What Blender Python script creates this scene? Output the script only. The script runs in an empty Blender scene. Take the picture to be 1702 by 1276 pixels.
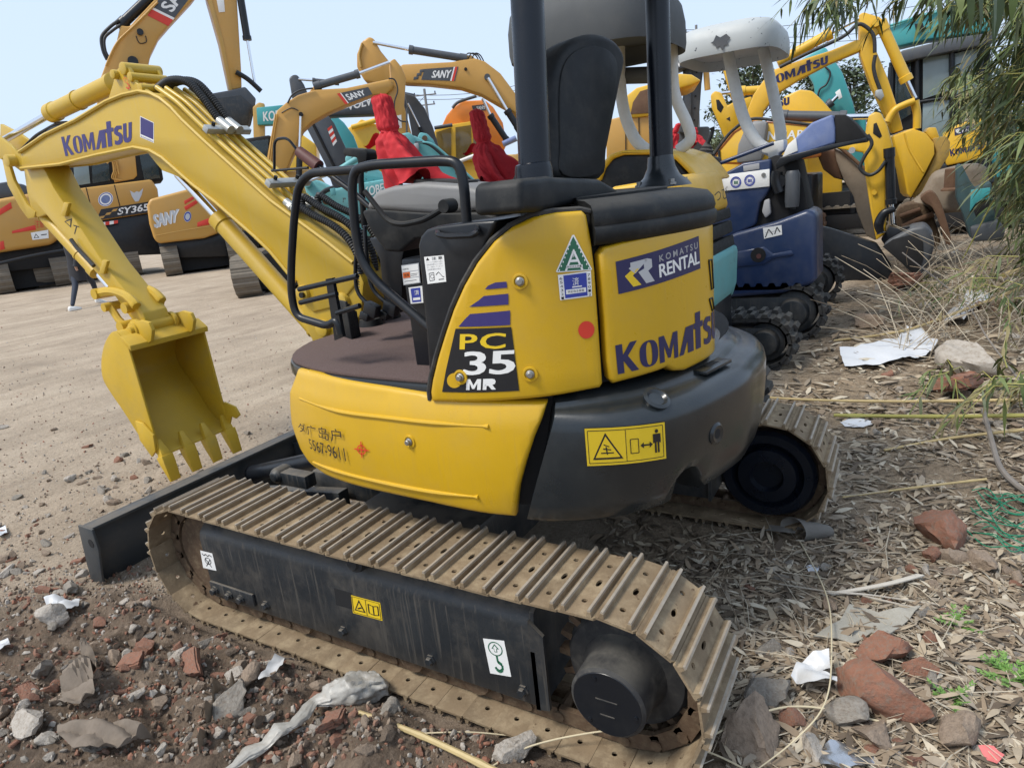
import bpy, bmesh, math, random
from mathutils import Vector, Matrix, Euler, noise
R = math.radians
scn = bpy.context.scene
COL = scn.collection
# ---------------------------------------------------------------- camera
W, H, F = 1702, 1276, 1104.5
cd = bpy.data.cameras.new("camera"); cam = bpy.data.objects.new("camera", cd); COL.objects.link(cam)
cam.location = (-2.1644, -1.5177, 1.5544); cam.rotation_euler = (1.2866, .1011, -1.0473)
cd.sensor_fit = 'HORIZONTAL'; cd.sensor_width = 36; cd.lens = F / W * 36
cd.clip_start = .05; cd.clip_end = 3000
scn.camera = cam
# ---------------------------------------------------------------- sky, sun, exposure
SUN_EL, SUN_AZ = R(56), R(305)          # azimuth: direction the light comes from, clockwise from +y
wd = bpy.data.worlds.new("World"); scn.world = wd; wd.use_nodes = True
wt = wd.node_tree; bg = wt.nodes['Background']
sky = wt.nodes.new('ShaderNodeTexSky'); sky.sky_type = 'NISHITA'; sky.sun_disc = False
sky.sun_elevation = SUN_EL; sky.sun_rotation = SUN_AZ; sky.air_density = 1.0; sky.dust_density = 3.5; sky.ozone_density = 1.2
hz = wt.nodes.new('ShaderNodeMix'); hz.data_type = 'RGBA'; hz.inputs[0].default_value = .72
hz.inputs[7].default_value = (7.6, 9.2, 11.6, 1)       # thin bright overcast veil over the clear sky
wt.links.new(sky.outputs[0], hz.inputs[6]); wt.links.new(hz.outputs[2], bg.inputs[0])
bg.inputs[1].default_value = .085
sl = bpy.data.lights.new("sun", 'SUN'); sl.energy = 2.5; sl.angle = R(16); sl.color = (1, .95, .87)
so = bpy.data.objects.new("sun", sl); COL.objects.link(so)
sd = Vector((math.sin(SUN_AZ) * math.cos(SUN_EL), math.cos(SUN_AZ) * math.cos(SUN_EL), math.sin(SUN_EL)))
so.rotation_euler = sd.to_track_quat('Z', 'Y').to_euler()
vs = scn.view_settings; vs.view_transform = 'Standard'; vs.look = 'None'; vs.gamma = 1; vs.exposure = .46
# ---------------------------------------------------------------- helpers
CM = Matrix.LocRotScale(cam.location, cam.rotation_euler, None); CP = Vector(cam.location); CR = CM.to_3x3()
FWD = -(CR @ Vector((0, 0, 1)))
def ray(x, y): return CR @ Vector(((x - W / 2) / F, -(y - H / 2) / F, -1))
def depth(P): return (Vector(P) - CP).dot(FWD)
def rp(P, px): return px * depth(P) / F                  # metres that px photo pixels span at P
def Z(x, y, z): d = ray(x, y); return CP + d * ((z - CP.z) / d.z)

class Pl:
    "an upright or tilted plane with its own u, v, w axes; w is the outward normal"
    def __init__(s, P0, n, up=(0, 0, 1)):
        s.P = Vector(P0); s.N = Vector(n).normalized()
        if s.N.dot(CP - s.P) < 0: s.N = -s.N
        s.U = Vector(up).cross(s.N).normalized(); s.V = s.N.cross(s.U)
    def at(s, u, v, w=0): return s.P + s.U * u + s.V * v + s.N * w
    def __call__(s, x, y, w=0):
        d = ray(x, y); P = s.P + s.N * w
        return CP + d * ((P - CP).dot(s.N) / d.dot(s.N))
    def inv(s, x, y, w=0):
        p = s(x, y, w) - s.P; return Vector((p.dot(s.U), p.dot(s.V)))
    curved = False
    def cuts(s, a, b): return []
def XP(x): return Pl((x, 0, 0), (-1, 0, 0))
def YP(y): return Pl((0, y, 0), (0, -1, 0))

def catmull(p, n=8):
    p = [Vector(a) for a in p]; out = []
    for i in range(len(p) - 1):
        a, b, c, d = p[max(i - 1, 0)], p[i], p[i + 1], p[min(i + 2, len(p) - 1)]
        for k in range(n):
            t = k / n
            out.append(.5 * ((2 * b) + (c - a) * t + (2 * a - 5 * b + 4 * c - d) * t * t + (3 * b - a - 3 * c + d) * t ** 3))
    return out + [p[-1]]

class Cv:
    "upright wall over a plan curve: u runs along the curve, v is height, w is outward"
    curved = True
    def __init__(s, pts, out=1):
        s.p = [Vector((a[0], a[1])) for a in catmull([(x, y, 0) for x, y in pts], 6)]
        s.L = [0]
        for a, b in zip(s.p, s.p[1:]): s.L.append(s.L[-1] + (b - a).length)
        s.n = []
        for i in range(len(s.p)):
            t = (s.p[min(i + 1, len(s.p) - 1)] - s.p[max(i - 1, 0)]).normalized(); s.n.append(Vector((t.y, -t.x)) * out)
    def at(s, u, v, w=0):
        import bisect
        i = max(0, min(bisect.bisect(s.L, u) - 1, len(s.L) - 2)); t = (u - s.L[i]) / (s.L[i + 1] - s.L[i])
        a = s.p[i].lerp(s.p[i + 1], t); n = s.n[i].lerp(s.n[i + 1], max(0, min(1, t))).normalized()
        a = a + n * w; return Vector((a.x, a.y, v))
    def inv(s, x, y, w=0):
        d = ray(x, y); o = Vector((CP.x, CP.y)); e = Vector((d.x, d.y)); best = None
        for i in range(len(s.p) - 1):
            a = s.p[i] + s.n[i] * w; b = s.p[i + 1] + s.n[i + 1] * w; ab = b - a
            den = e.x * -ab.y + ab.x * e.y
            if abs(den) < 1e-9: continue
            q = a - o; t = (q.x * -ab.y + ab.x * q.y) / den; k = (e.x * q.y - e.y * q.x) / den
            if t > 0 and -.001 <= k <= 1.001 and (best is None or t < best[0]): best = (t, s.L[i] + k * (s.L[i + 1] - s.L[i]))
        if best is None:                     # the ray passes beside the wall: take its nearest point
            k = min(range(len(s.p)), key=lambda i: abs((s.p[i] + s.n[i] * w - o).normalized().cross(e.normalized())) if (s.p[i] - o).dot(e) > 0 else 9)
            best = ((s.p[k] + s.n[k] * w - o).length / e.length, s.L[k])
        return Vector((best[1], CP.z + d.z * best[0]))
    def __call__(s, x, y, w=0): a = s.inv(x, y, w); return s.at(a.x, a.y, w)
    def cuts(s, a, b):
        n = max(1, int((b - a) / .03)); return [a + (b - a) * i / n for i in range(1, n)]
    def su(s, y, side=-1):
        "u where the curve reaches that y on the left (-1) or right side"
        h = s.L[-1] / 2
        for i in range(len(s.p) - 1):
            if (s.L[i] < h) == (side < 0) and (s.p[i].y - y) * (s.p[i + 1].y - y) <= 0:
                return s.L[i] + (s.p[i].y - y) / ((s.p[i].y - s.p[i + 1].y) or 1e-9) * (s.L[i + 1] - s.L[i])

def tag(o, label=None, cat=None, group=None, kind=None):
    if label: o['label'] = label
    if cat: o['category'] = cat
    if group: o['group'] = group
    if kind: o['kind'] = kind
    return o
def thing(name, label, cat, loc=(0, 0, 0), group=None):
    o = bpy.data.objects.new(name, None); COL.objects.link(o); o.location = loc; o.empty_display_size = .2
    return tag(o, label, cat, group)
def adopt(o, parent):
    if parent is not None:
        o.parent = parent; o.matrix_parent_inverse = Matrix.Translation(-Vector(parent.location))
    return o

class MB:
    def __init__(s, m=None): s.bm = bmesh.new(); s.ms = []; s.m = m
    def k(s, m=None):
        m = m or s.m
        if m not in s.ms: s.ms.append(m)
        return s.ms.index(m)
    def face(s, vs, m=None):
        try: f = s.bm.faces.new(vs)
        except ValueError: return None
        f.material_index = s.k(m); return f
    def vs(s, pts): return [s.bm.verts.new(p) for p in pts]
    def poly(s, pts, m=None): return s.face(s.vs(pts), m)
    def prism(s, pts, vec, m=None):
        pts = [Vector(p) for p in pts]; vec = Vector(vec)
        a = s.vs(pts); b = s.vs([p + vec for p in pts]); n = len(a)
        s.face(a, m); s.face(b[::-1], m)
        for i in range(n): s.face([a[i], b[i], b[(i + 1) % n], a[(i + 1) % n]], m)
        return s
    def plate(s, S, px, t, w=0, m=None, uv=False):
        "outline traced on surface S (photo pixels, or u,v), real thickness t going back from w"
        if uv: a = [S.at(x, y, w) for x, y in px]; b = [S.at(x, y, w - t) for x, y in px]
        else:
            q = [S.inv(x, y, w) for x, y in px]; a = [S.at(p.x, p.y, w) for p in q]; b = [S.at(p.x, p.y, w - t) for p in q]
        A = s.vs(a); B = s.vs(b); n = len(A)
        s.face(A, m); s.face(B[::-1], m)
        for i in range(n): s.face([A[i], B[i], B[(i + 1) % n], A[(i + 1) % n]], m)
        return s
    def box(s, c, d, rot=None, m=None):
        c = Vector(c); x, y, z = [v / 2 for v in d]; M = rot.to_matrix() if isinstance(rot, Euler) else (rot or Matrix.Identity(3))
        v = s.vs([c + M @ Vector((sx * x, sy * y, sz * z)) for sx, sy, sz in ((-1,-1,-1),(1,-1,-1),(1,1,-1),(-1,1,-1),(-1,-1,1),(1,-1,1),(1,1,1),(-1,1,1))])
        for q in ((3,2,1,0),(4,5,6,7),(0,1,5,4),(1,2,6,5),(2,3,7,6),(3,0,4,7)): s.face([v[i] for i in q], m)
        return s
    def loft(s, rings, m=None, close=True, caps=True):
        V = [s.vs(r) for r in rings]; n = len(V[0])
        for a, b in zip(V, V[1:]):
            for i in range(n if close else n - 1): s.face([a[i], a[(i + 1) % n], b[(i + 1) % n], b[i]], m)
        if caps and close: s.face(V[0][::-1], m); s.face(V[-1], m)
        return V
    def tube(s, pts, r, n=10, fil=0, m=None, caps=True, smooth=False):
        P = [Vector(p) for p in pts]; rr = list(r) if isinstance(r, (list, tuple)) else None
        if smooth:
            q = catmull(P, 6)
            if rr: rr = [rr[min(i // 6, len(rr) - 2)] * (1 - (i % 6) / 6) + rr[min(i // 6 + 1, len(rr) - 1)] * ((i % 6) / 6) for i in range(len(q))]
            P = q
        if fil:
            Q = [P[0]]
            for a, b, c in zip(P, P[1:], P[2:]):
                f = min(fil, (a - b).length * .48, (c - b).length * .48); u = b + (a - b).normalized() * f; v = b + (c - b).normalized() * f
                for k in range(6): t = k / 5; Q.append(u * (1 - t) ** 2 + b * 2 * t * (1 - t) + v * t * t)
            P = Q + [P[-1]]
        t0 = (P[1] - P[0]).normalized(); up = Vector((0, 0, 1)) if abs(t0.z) < .9 else Vector((1, 0, 0)); nx = t0.cross(up).normalized()
        rings = []
        for i, p in enumerate(P):
            t = (P[min(i + 1, len(P) - 1)] - P[max(i - 1, 0)]).normalized()
            nx = (nx - t * nx.dot(t)).normalized(); ny = t.cross(nx); rad = rr[i] if rr else r
            rings.append([p + (nx * math.cos(a) + ny * math.sin(a)) * rad for a in [2 * math.pi * k / n for k in range(n)]])
        s.loft(rings, m, True, caps); return s
    def cyl(s, a, b, r, n=20, m=None, r2=None): return s.tube([a, b], [r, r if r2 is None else r2], n, m=m)
    def lathe(s, prof, o, ax, n=24, m=None):
        o = Vector(o); ax = Vector(ax).normalized(); up = Vector((0, 0, 1)) if abs(ax.z) < .9 else Vector((1, 0, 0)); u = ax.cross(up).normalized(); v = ax.cross(u)
        s.loft([[o + ax * h + (u * math.cos(2 * math.pi * k / n) + v * math.sin(2 * math.pi * k / n)) * max(r, 1e-4) for k in range(n)] for r, h in prof], m); return s
    def grid(s, fn, nu, nv, m=None, thick=0):
        V = [[s.bm.verts.new(fn(i / nu, j / nv)) for j in range(nv + 1)] for i in range(nu + 1)]
        fs = [s.face([V[i][j], V[i + 1][j], V[i + 1][j + 1], V[i][j + 1]], m) for i in range(nu) for j in range(nv)]
        if thick: bmesh.ops.solidify(s.bm, geom=[f for f in fs if f], thickness=thick)
        return s
    def merge(s, o, M=None):
        "take in another MB's geometry"
        mp = {}
        for v in o.bm.verts: mp[v] = s.bm.verts.new(M @ v.co if M else v.co)
        for f in o.bm.faces: s.face([mp[v] for v in f.verts], o.ms[f.material_index] if o.ms else None)
        return s
    def bevel(s, w, seg=2, ang=32, sel=None):
        s.bm.normal_update(); bmesh.ops.recalc_face_normals(s.bm, faces=s.bm.faces[:])
        es = [e for e in s.bm.edges if len(e.link_faces) == 2 and e.calc_face_angle(0) > R(ang) and (sel is None or sel(e))]
        if es: bmesh.ops.bevel(s.bm, geom=es, offset=w, segments=seg, profile=.5, affect='EDGES', clamp_overlap=True)
        return s
    def wrap(s, S, off=None, vcut=0):
        "take geometry modelled flat as (u, v, w) onto surface S"
        bm = s.bm
        us = [v.co.x for v in bm.verts]; a, b = min(us), max(us)
        for c in S.cuts(a, b): bmesh.ops.bisect_plane(bm, geom=bm.verts[:] + bm.edges[:] + bm.faces[:], plane_co=(c, 0, 0), plane_no=(1, 0, 0))
        if vcut:
            zs = [v.co.y for v in bm.verts]; a, b = min(zs), max(zs); n = int((b - a) / vcut)
            for i in range(1, n): bmesh.ops.bisect_plane(bm, geom=bm.verts[:] + bm.edges[:] + bm.faces[:], plane_co=(0, a + (b - a) * i / n, 0), plane_no=(0, 1, 0))
        for v in bm.verts:
            u, h, w = v.co; v.co = S.at(u, h, w + (off(u, h) if off else 0))
        return s
    def build(s, name, parent=None, bevel=0, seg=2, smooth=40, recalc=True, label=None, ang=32):
        bm = s.bm
        if bevel: s.bevel(bevel, seg, ang)
        if recalc: bmesh.ops.recalc_face_normals(bm, faces=bm.faces[:])
        me = bpy.data.meshes.new(name); bm.to_mesh(me); bm.free()
        for m in s.ms or ([s.m] if s.m else []): me.materials.append(m)
        if smooth: me.shade_smooth(); me.set_sharp_from_angle(angle=R(smooth))
        o = bpy.data.objects.new(name, me); COL.objects.link(o); adopt(o, parent)
        if label: o['label'] = label
        return o

_fonts = {}
def text_mesh(string, bold=0, spacing=1.0):
    key = (string, bold, spacing)
    if key not in _fonts:
        cu = bpy.data.curves.new('t', 'FONT'); cu.body = string; cu.size = 1; cu.offset = bold; cu.space_character = spacing; cu.resolution_u = 3
        o = bpy.data.objects.new('t', cu); me = o.to_mesh()
        vs = [(v.co.x, v.co.y) for v in me.vertices]; fs = [list(p.vertices) for p in me.polygons]
        o.to_mesh_clear(); bpy.data.objects.remove(o); bpy.data.curves.remove(cu)
        xs = [v[0] for v in vs] or [0]; ys = [v[1] for v in vs] or [0]
        a, b, c, d = min(xs), max(xs), min(ys), max(ys)
        _fonts[key] = ([((x - a) / (b - a + 1e-9), (y - c) / (d - c + 1e-9)) for x, y in vs], fs)
    return _fonts[key]

class Dec:
    "flat printed marks in unit coordinates, layered 0.4 mm apart, then laid on a surface between four corner pixels TL TR BR BL"
    def __init__(s, base=.0008): s.mb = MB(); s.w = base
    def up(s): s.w += .0005; return s
    def poly(s, pts, m): s.mb.poly([(x, y, s.w) for x, y in pts], m); return s
    def rect(s, x0, y0, x1, y1, m): return s.poly([(x0, y0), (x1, y0), (x1, y1), (x0, y1)], m)
    def disc(s, x, y, rx, ry, m, n=24): return s.poly([(x + rx * math.cos(2 * math.pi * k / n), y + ry * math.sin(2 * math.pi * k / n)) for k in range(n)], m)
    def ring(s, x, y, rx, ry, t, m, n=28):
        for k in range(n):
            a, b = 2 * math.pi * k / n, 2 * math.pi * (k + 1) / n
            s.poly([(x + rx * math.cos(a), y + ry * math.sin(a)), (x + rx * math.cos(b), y + ry * math.sin(b)), (x + rx * (1 - t) * math.cos(b), y + ry * (1 - t) * math.sin(b)), (x + rx * (1 - t) * math.cos(a), y + ry * (1 - t) * math.sin(a))], m)
        return s
    def line(s, pts, t, m, asp=1):
        for (x0, y0), (x1, y1) in zip(pts, pts[1:]):
            dx, dy = (x1 - x0) * asp, y1 - y0; l = math.hypot(dx, dy) or 1; nx, ny = -dy / l * t / 2 / asp, dx / l * t / 2
            s.poly([(x0 + nx, y0 + ny), (x1 + nx, y1 + ny), (x1 - nx, y1 - ny), (x0 - nx, y0 - ny)], m)
        return s
    def text(s, t, x0, y0, x1, y1, m, bold=0, sp=1.0):
        vs, fs = text_mesh(t, min(bold, .012), sp)
        e = bold * .5 * (x1 - x0) / max(1, len(t) * .7)
        for k, dx in enumerate((-e, 0, e) if bold > .012 else (0,)):
            V = s.mb.vs([(x0 + dx + x * (x1 - x0), y0 + y * (y1 - y0), s.w + k * .00008) for x, y in vs])
            for f in fs: s.mb.face([V[i] for i in f], m)
        return s
    def lay(s, name, S, cor, parent, off=0, uv=False, label=None):
        c = [Vector(a) if uv else S.inv(a[0], a[1], off) for a in cor]
        tl, tr, br, bl = c
        for v in s.mb.bm.verts:
            x, y, w = v.co
            p = (bl * (1 - x) + br * x) * (1 - y) + (tl * (1 - x) + tr * x) * y
            v.co = (p.x, p.y, w + off)
        s.mb.wrap(S)
        N = (CP - S.at(c[0].x, c[0].y)).normalized(); s.mb.bm.normal_update()
        for f in s.mb.bm.faces:
            if f.normal.dot(N) < 0: f.normal_flip()
        return s.mb.build(name, parent, smooth=0, recalc=False, label=label)

# ---------------------------------------------------------------- materials
def mat(name, col, rough=.5, metal=0, dirt=0, dirtcol=(.23, .185, .12), scale=6, var=.15, bump=0, bscale=60, top=0, spec=.5, coat=0, chips=0, chipcol=(.03, .03, .03), streak=0, alpha=1, inst=False):
    m = bpy.data.materials.new(name); m.use_nodes = True; nt = m.node_tree; N = nt.nodes.new; Lk = nt.links.new
    b = nt.nodes['Principled BSDF']; b.inputs['Roughness'].default_value = rough; b.inputs['Metallic'].default_value = metal
    b.inputs['Specular IOR Level'].default_value = spec; b.inputs['Coat Weight'].default_value = coat; b.inputs['Coat Roughness'].default_value = .15
    tc = N('ShaderNodeTexCoord'); OC = tc.outputs['Object']
    if inst:                                # every copy gets its own patch of the pattern
        oi = N('ShaderNodeObjectInfo'); ml = N('ShaderNodeVectorMath'); ml.operation = 'SCALE'; ml.inputs[0].default_value = (31, 17, 23); Lk(oi.outputs['Random'], ml.inputs['Scale'])
        ad = N('ShaderNodeVectorMath'); Lk(OC, ad.inputs[0]); Lk(ml.outputs[0], ad.inputs[1]); OC = ad.outputs[0]
    def nz(sc, det=5, r=.6, st=None):
        n = N('ShaderNodeTexNoise'); n.inputs['Scale'].default_value = sc; n.inputs['Detail'].default_value = det; n.inputs['Roughness'].default_value = r
        if st:
            mp = N('ShaderNodeMapping'); mp.inputs['Scale'].default_value = st; Lk(OC, mp.inputs[0]); Lk(mp.outputs[0], n.inputs[0])
        else: Lk(OC, n.inputs[0])
        return n.outputs[0]
    def ramp(x, a, c):
        r = N('ShaderNodeMapRange'); r.inputs[1].default_value = a; r.inputs[2].default_value = c; r.interpolation_type = 'SMOOTHSTEP'; Lk(x, r.inputs[0]); return r.outputs[0]
    def math_(op, x, y):
        n = N('ShaderNodeMath'); n.operation = op; n.use_clamp = True
        for i, v in enumerate((x, y)):
            if isinstance(v, (int, float)): n.inputs[i].default_value = v
            else: Lk(v, n.inputs[i])
        return n.outputs[0]
    def mix(f, a, c):
        n = N('ShaderNodeMix'); n.data_type = 'RGBA'
        if isinstance(f, (int, float)): n.inputs[0].default_value = f
        else: Lk(f, n.inputs[0])
        for i, v in ((6, a), (7, c)):
            if isinstance(v, tuple): n.inputs[i].default_value = v + (1,)
            else: Lk(v, n.inputs[i])
        return n.outputs[2]
    c = mix(nz(scale), tuple(x * (1 - var) for x in col), tuple(min(1, x * (1 + var)) for x in col))
    d = None
    if dirt: d = math_('MULTIPLY', ramp(nz(scale * 1.7, 8, .7), .42, .75), dirt)
    if top:
        g = N('ShaderNodeNewGeometry'); sp = N('ShaderNodeSeparateXYZ'); Lk(g.outputs['Normal'], sp.inputs[0])
        t = math_('MULTIPLY', math_('MULTIPLY', ramp(sp.outputs[2], .35, .95), ramp(nz(9, 8, .7), .25, .6)), top); d = math_('MAXIMUM', d, t) if d else t
    if streak:
        t = math_('MULTIPLY', ramp(nz(5, 5, .6, (13, 13, .5)), .52, .68), streak); d = math_('MAXIMUM', d, t) if d else t
    if d: c = mix(d, c, dirtcol)
    if chips: c = mix(ramp(nz(22, 4, .55), .66, .70 - .04 * (chips > .5)), c, chipcol)
    Lk(c, b.inputs['Base Color'])
    rr = N('ShaderNodeMapRange'); rr.inputs[3].default_value = max(.03, rough - .1); rr.inputs[4].default_value = min(1, rough + .14); Lk(nz(scale * 2.3, 6), rr.inputs[0])
    ro = rr.outputs[0]
    if d: ro = math_('ADD', ro, math_('MULTIPLY', d, .35))
    Lk(ro, b.inputs['Roughness'])
    if bump:
        bn = N('ShaderNodeBump'); bn.inputs['Strength'].default_value = 1; bn.inputs['Distance'].default_value = bump; Lk(nz(bscale, 6, .65), bn.inputs['Height']); Lk(bn.outputs[0], b.inputs['Normal'])
    if alpha < 1: b.inputs['Alpha'].default_value = alpha
    return m
def glassm(name, col=(.03, .05, .055), a=.55):
    m = mat(name, col, .06, 0, var=.05, spec=.8); m.node_tree.nodes['Principled BSDF'].inputs['Alpha'].default_value = a; return m
M = dict(
    yellow=mat('komatsu_yellow', (.585, .35, .010), .28, dirt=.22, dirtcol=(.40, .27, .08), scale=3.5, var=.09, coat=.2, streak=.12, bump=.0004, bscale=220),
    boomy=mat('boom_yellow', (.52, .34, .022), .40, dirt=.22, dirtcol=(.45, .36, .16), scale=3, var=.08, coat=.15, top=.25, bump=.0006, bscale=160, streak=.18),
    bucky=mat('bucket_yellow', (.53, .34, .02), .5, dirt=.35, dirtcol=(.36, .28, .11), scale=4, var=.1, top=.2, bump=.0008, bscale=90, chips=.6, chipcol=(.28, .17, .035)),
    cw=mat('charcoal_paint', (.0095, .0135, .0165), .26, spec=.42, dirt=.25, dirtcol=(.05, .05, .045), scale=2.6, var=.15, coat=.35, top=.2, bump=.0004, bscale=150),
    black=mat('black_steel_paint', (.008, .010, .0135), .34, spec=.35, dirt=.15, dirtcol=(.07, .065, .055), scale=5, var=.15, coat=.08),
    post=mat('navy_black_post', (.004, .0065, .012), .27, spec=.35, dirt=.1, dirtcol=(.04, .04, .04), var=.1, coat=.08),
    plast=mat('black_plastic', (.009, .0105, .012), .5, spec=.28, dirt=.3, dirtcol=(.09, .085, .075), scale=7, var=.15, top=.5, bump=.0003, bscale=400),
    gplast=mat('grey_plastic', (.20, .20, .198), .5, dirt=.2, dirtcol=(.22, .2, .17), scale=7, var=.08, bump=.0003, bscale=400),
    frame=mat('track_frame_paint', (.017, .021, .025), .42, dirt=.45, dirtcol=(.125, .108, .086), scale=4, var=.2, streak=.45, top=.95, bump=.0006, bscale=80),
    blade=mat('dozer_blade_paint', (.034, .041, .047), .42, dirt=.35, dirtcol=(.13, .11, .085), scale=4, var=.2, top=.7, bump=.0006, bscale=70),
    shoe=mat('dusty_track_steel', (.205, .148, .088), .75, .1, dirt=.8, dirtcol=(.40, .315, .20), scale=7, var=.5, bump=.002, bscale=60, chips=.3, chipcol=(.10, .06, .034), inst=True),
    worn=mat('worn_grouser_edge', (.38, .33, .265), .55, .35, dirt=.6, dirtcol=(.27, .2, .13), scale=18, var=.3, inst=True),
    chain=mat('rusty_chain', (.10, .062, .036), .8, .2, dirt=.6, dirtcol=(.24, .18, .11), scale=16, var=.3, bump=.002),
    dark=mat('dark_gap', (.008, .008, .009), .8),
    rubber=mat('black_rubber', (.02, .02, .021), .7, dirt=.5, dirtcol=(.13, .12, .10), scale=9, var=.2, top=.6),
    hose=mat('ribbed_hose', (.018, .02, .022), .5, dirt=.2, dirtcol=(.1, .1, .09), scale=20),
    chrome=mat('chrome_rod', (.75, .76, .78), .1, 1, var=.05),
    steel=mat('bare_steel', (.33, .33, .32), .4, .8, dirt=.4, dirtcol=(.25, .22, .17), scale=25),
    galv=mat('pale_clamp_steel', (.42, .43, .41), .4, .5, dirt=.2, scale=25),
    mat_=mat('coil_floor_mat', (.105, .068, .062), .95, dirt=.5, dirtcol=(.20, .155, .13), scale=130, var=.5, bump=.006, bscale=260),
    red=mat('red_cloth', (.50, .018, .026), .8, var=.25, scale=8, dirt=.2, dirtcol=(.30, .02, .03), bump=.0006, bscale=300),
    white=mat('white_print', (.78, .78, .76), .5, var=.03), blackp=mat('black_print', (.012, .012, .014), .45, var=.05),
    navy=mat('navy_print', (.020, .020, .085), .4, var=.06), purple=mat('violet_blue_print', (.040, .030, .15), .4, var=.05), redp=mat('red_print', (.62, .04, .02), .45, var=.08),
    green=mat('green_print', (.02, .13, .07), .45, var=.05), bluep=mat('blue_print', (.03, .05, .32), .45, var=.05), yprint=mat('yellow_print', (.75, .52, .02), .4, var=.04),
    orangep=mat('orange_print', (.7, .15, .03), .45, var=.05), greyp=mat('grey_print', (.35, .35, .36), .45, var=.05), silver=mat('silver_print', (.5, .52, .55), .35, .3, var=.05),
    maroon=mat('maroon_grip', (.10, .035, .03), .6, var=.1),
    sany=mat('ochre_paint', (.50, .27, .055), .42, dirt=.2, dirtcol=(.4, .28, .12), scale=1.2, var=.08, coat=.1, top=.2),
    sanyd=mat('ochre_paint_dusty', (.50, .30, .075), .5, dirt=.4, dirtcol=(.36, .26, .13), scale=1.5, var=.1),
    orange=mat('orange_paint', (.72, .22, .025), .42, var=.1, dirt=.2, scale=2),
    teal=mat('teal_paint', (.055, .33, .345), .42, dirt=.25, dirtcol=(.16, .33, .33), scale=2, var=.12, coat=.1, top=.3),
    tealp=mat('faded_teal_paint', (.12, .36, .37), .5, dirt=.4, dirtcol=(.22, .33, .31), scale=4, var=.12, chips=.2, chipcol=(.08, .1, .1)),
    volvo=mat('dark_grey_paint', (.055, .062, .072), .45, dirt=.3, dirtcol=(.14, .13, .12), scale=2, var=.12, top=.3),
    blue=mat('deep_blue_paint', (.013, .030, .088), .38, dirt=.35, dirtcol=(.07, .08, .11), scale=4, var=.2, coat=.2, top=.3),
    blued=mat('sun_bleached_blue', (.13, .18, .36), .55, dirt=.35, dirtcol=(.3, .34, .46), scale=5, var=.2),
    canw=mat('peeling_white_paint', (.42, .44, .435), .5, dirt=.25, dirtcol=(.42, .43, .41), scale=5, var=.06, chips=.3, chipcol=(.05, .055, .07)),
    postw=mat('chipped_white_post', (.58, .58, .55), .5, dirt=.3, dirtcol=(.38, .35, .29), scale=10, var=.08, chips=.8, chipcol=(.12, .06, .035)),
    cang=mat('faded_grey_canopy', (.075, .08, .083), .65, spec=.3, dirt=.35, dirtcol=(.115, .115, .11), scale=4, var=.12),
    rust=mat('brown_rust', (.13, .07, .04), .85, .1, dirt=.6, dirtcol=(.20, .13, .08), scale=7, var=.3, bump=.003),
    tanst=mat('dusty_tan_steel', (.24, .195, .145), .7, .1, dirt=.5, dirtcol=(.17, .12, .08), scale=4, var=.2, bump=.001),
    minyel=mat('mini_yellow', (.68, .40, .02), .4, dirt=.3, dirtcol=(.45, .30, .08), scale=3, var=.1, coat=.15, streak=.2),
    dirtyy=mat('muddy_yellow', (.36, .225, .045), .6, dirt=.7, dirtcol=(.20, .135, .06), scale=6, var=.2),
    dusttrack=mat('dusty_far_track', (.15, .128, .10), .85, dirt=.5, dirtcol=(.24, .2, .15), scale=5, var=.2),
    darkteal=mat('scorched_teal', (.035, .075, .08), .65, dirt=.5, dirtcol=(.05, .05, .045), scale=5, var=.3),
    glass=glassm('cab_glass'), glassl=glassm('pale_cab_glass', (.25, .32, .33), .7),
)

def FP(px, py, dist, turn=0):
    "upright plane through that pixel at that depth, facing the camera, turned by some degrees"
    P = CP + ray(px, py) * dist; n = Vector((CP.x - P.x, CP.y - P.y, 0)).normalized()
    return Pl(P, Matrix.Rotation(R(turn), 3, 'Z') @ n)
def pt(name, parent, S, px, t, m, w=0, bev=.012, seg=2, ang=32):
    return MB(M[m] if isinstance(m, str) else m).plate(S, px, t, w).build(name, parent, bev, seg, ang=ang)
def rod(name, parent, S, pts, rpx, m, w=0, n=10, smooth=True, fil=0):
    P = [S(x, y, w) for x, y in pts]; r = [rp(p, rpx) for p in P] if not isinstance(rpx, (list, tuple)) else [rp(p, a) for p, a in zip(P, rpx)]
    mb = MB(M[m] if isinstance(m, str) else m)
    if len(P) == 2 or not smooth: mb.tube(P, r[0], n, fil)
    else: mb.tube(P, r, n, smooth=True)
    return mb.build(name, parent)
def jack(parent, S, pts, rpx, m='black', w=0, name='hydraulic_cylinder', rodpx=None):
    "barrel from pts[0] to pts[1] and chrome rod on to pts[2]"
    A, B, C_ = [S(x, y, w) for x, y in pts]; r = rp(A, rpx)
    mb = MB(M[m]); ax = (B - A).normalized(); mb.cyl(A, B, r, 14); mb.lathe([(r, -r), (r * 1.2, -r * .9), (r * 1.2, r * .2), (r * .8, r * .25)], B, ax, 14); mb.lathe([(r * 1.15, -r), (r * 1.15, r)], A, ax, 14)
    o = mb.build(name, parent); mb = MB(M['chrome']); mb.cyl(B, C_, r * .55 if rodpx is None else rp(B, rodpx), 10); mb.build('piston_rod', o); return o
def disc(name, parent, S, px, rpx, m, w=0, t=.02, n=20):
    P = S(px[0], px[1], w); r = rp(P, rpx); return MB(M[m]).cyl(P, P - S.N * t, r, n).build(name, parent, smooth=30)
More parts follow.
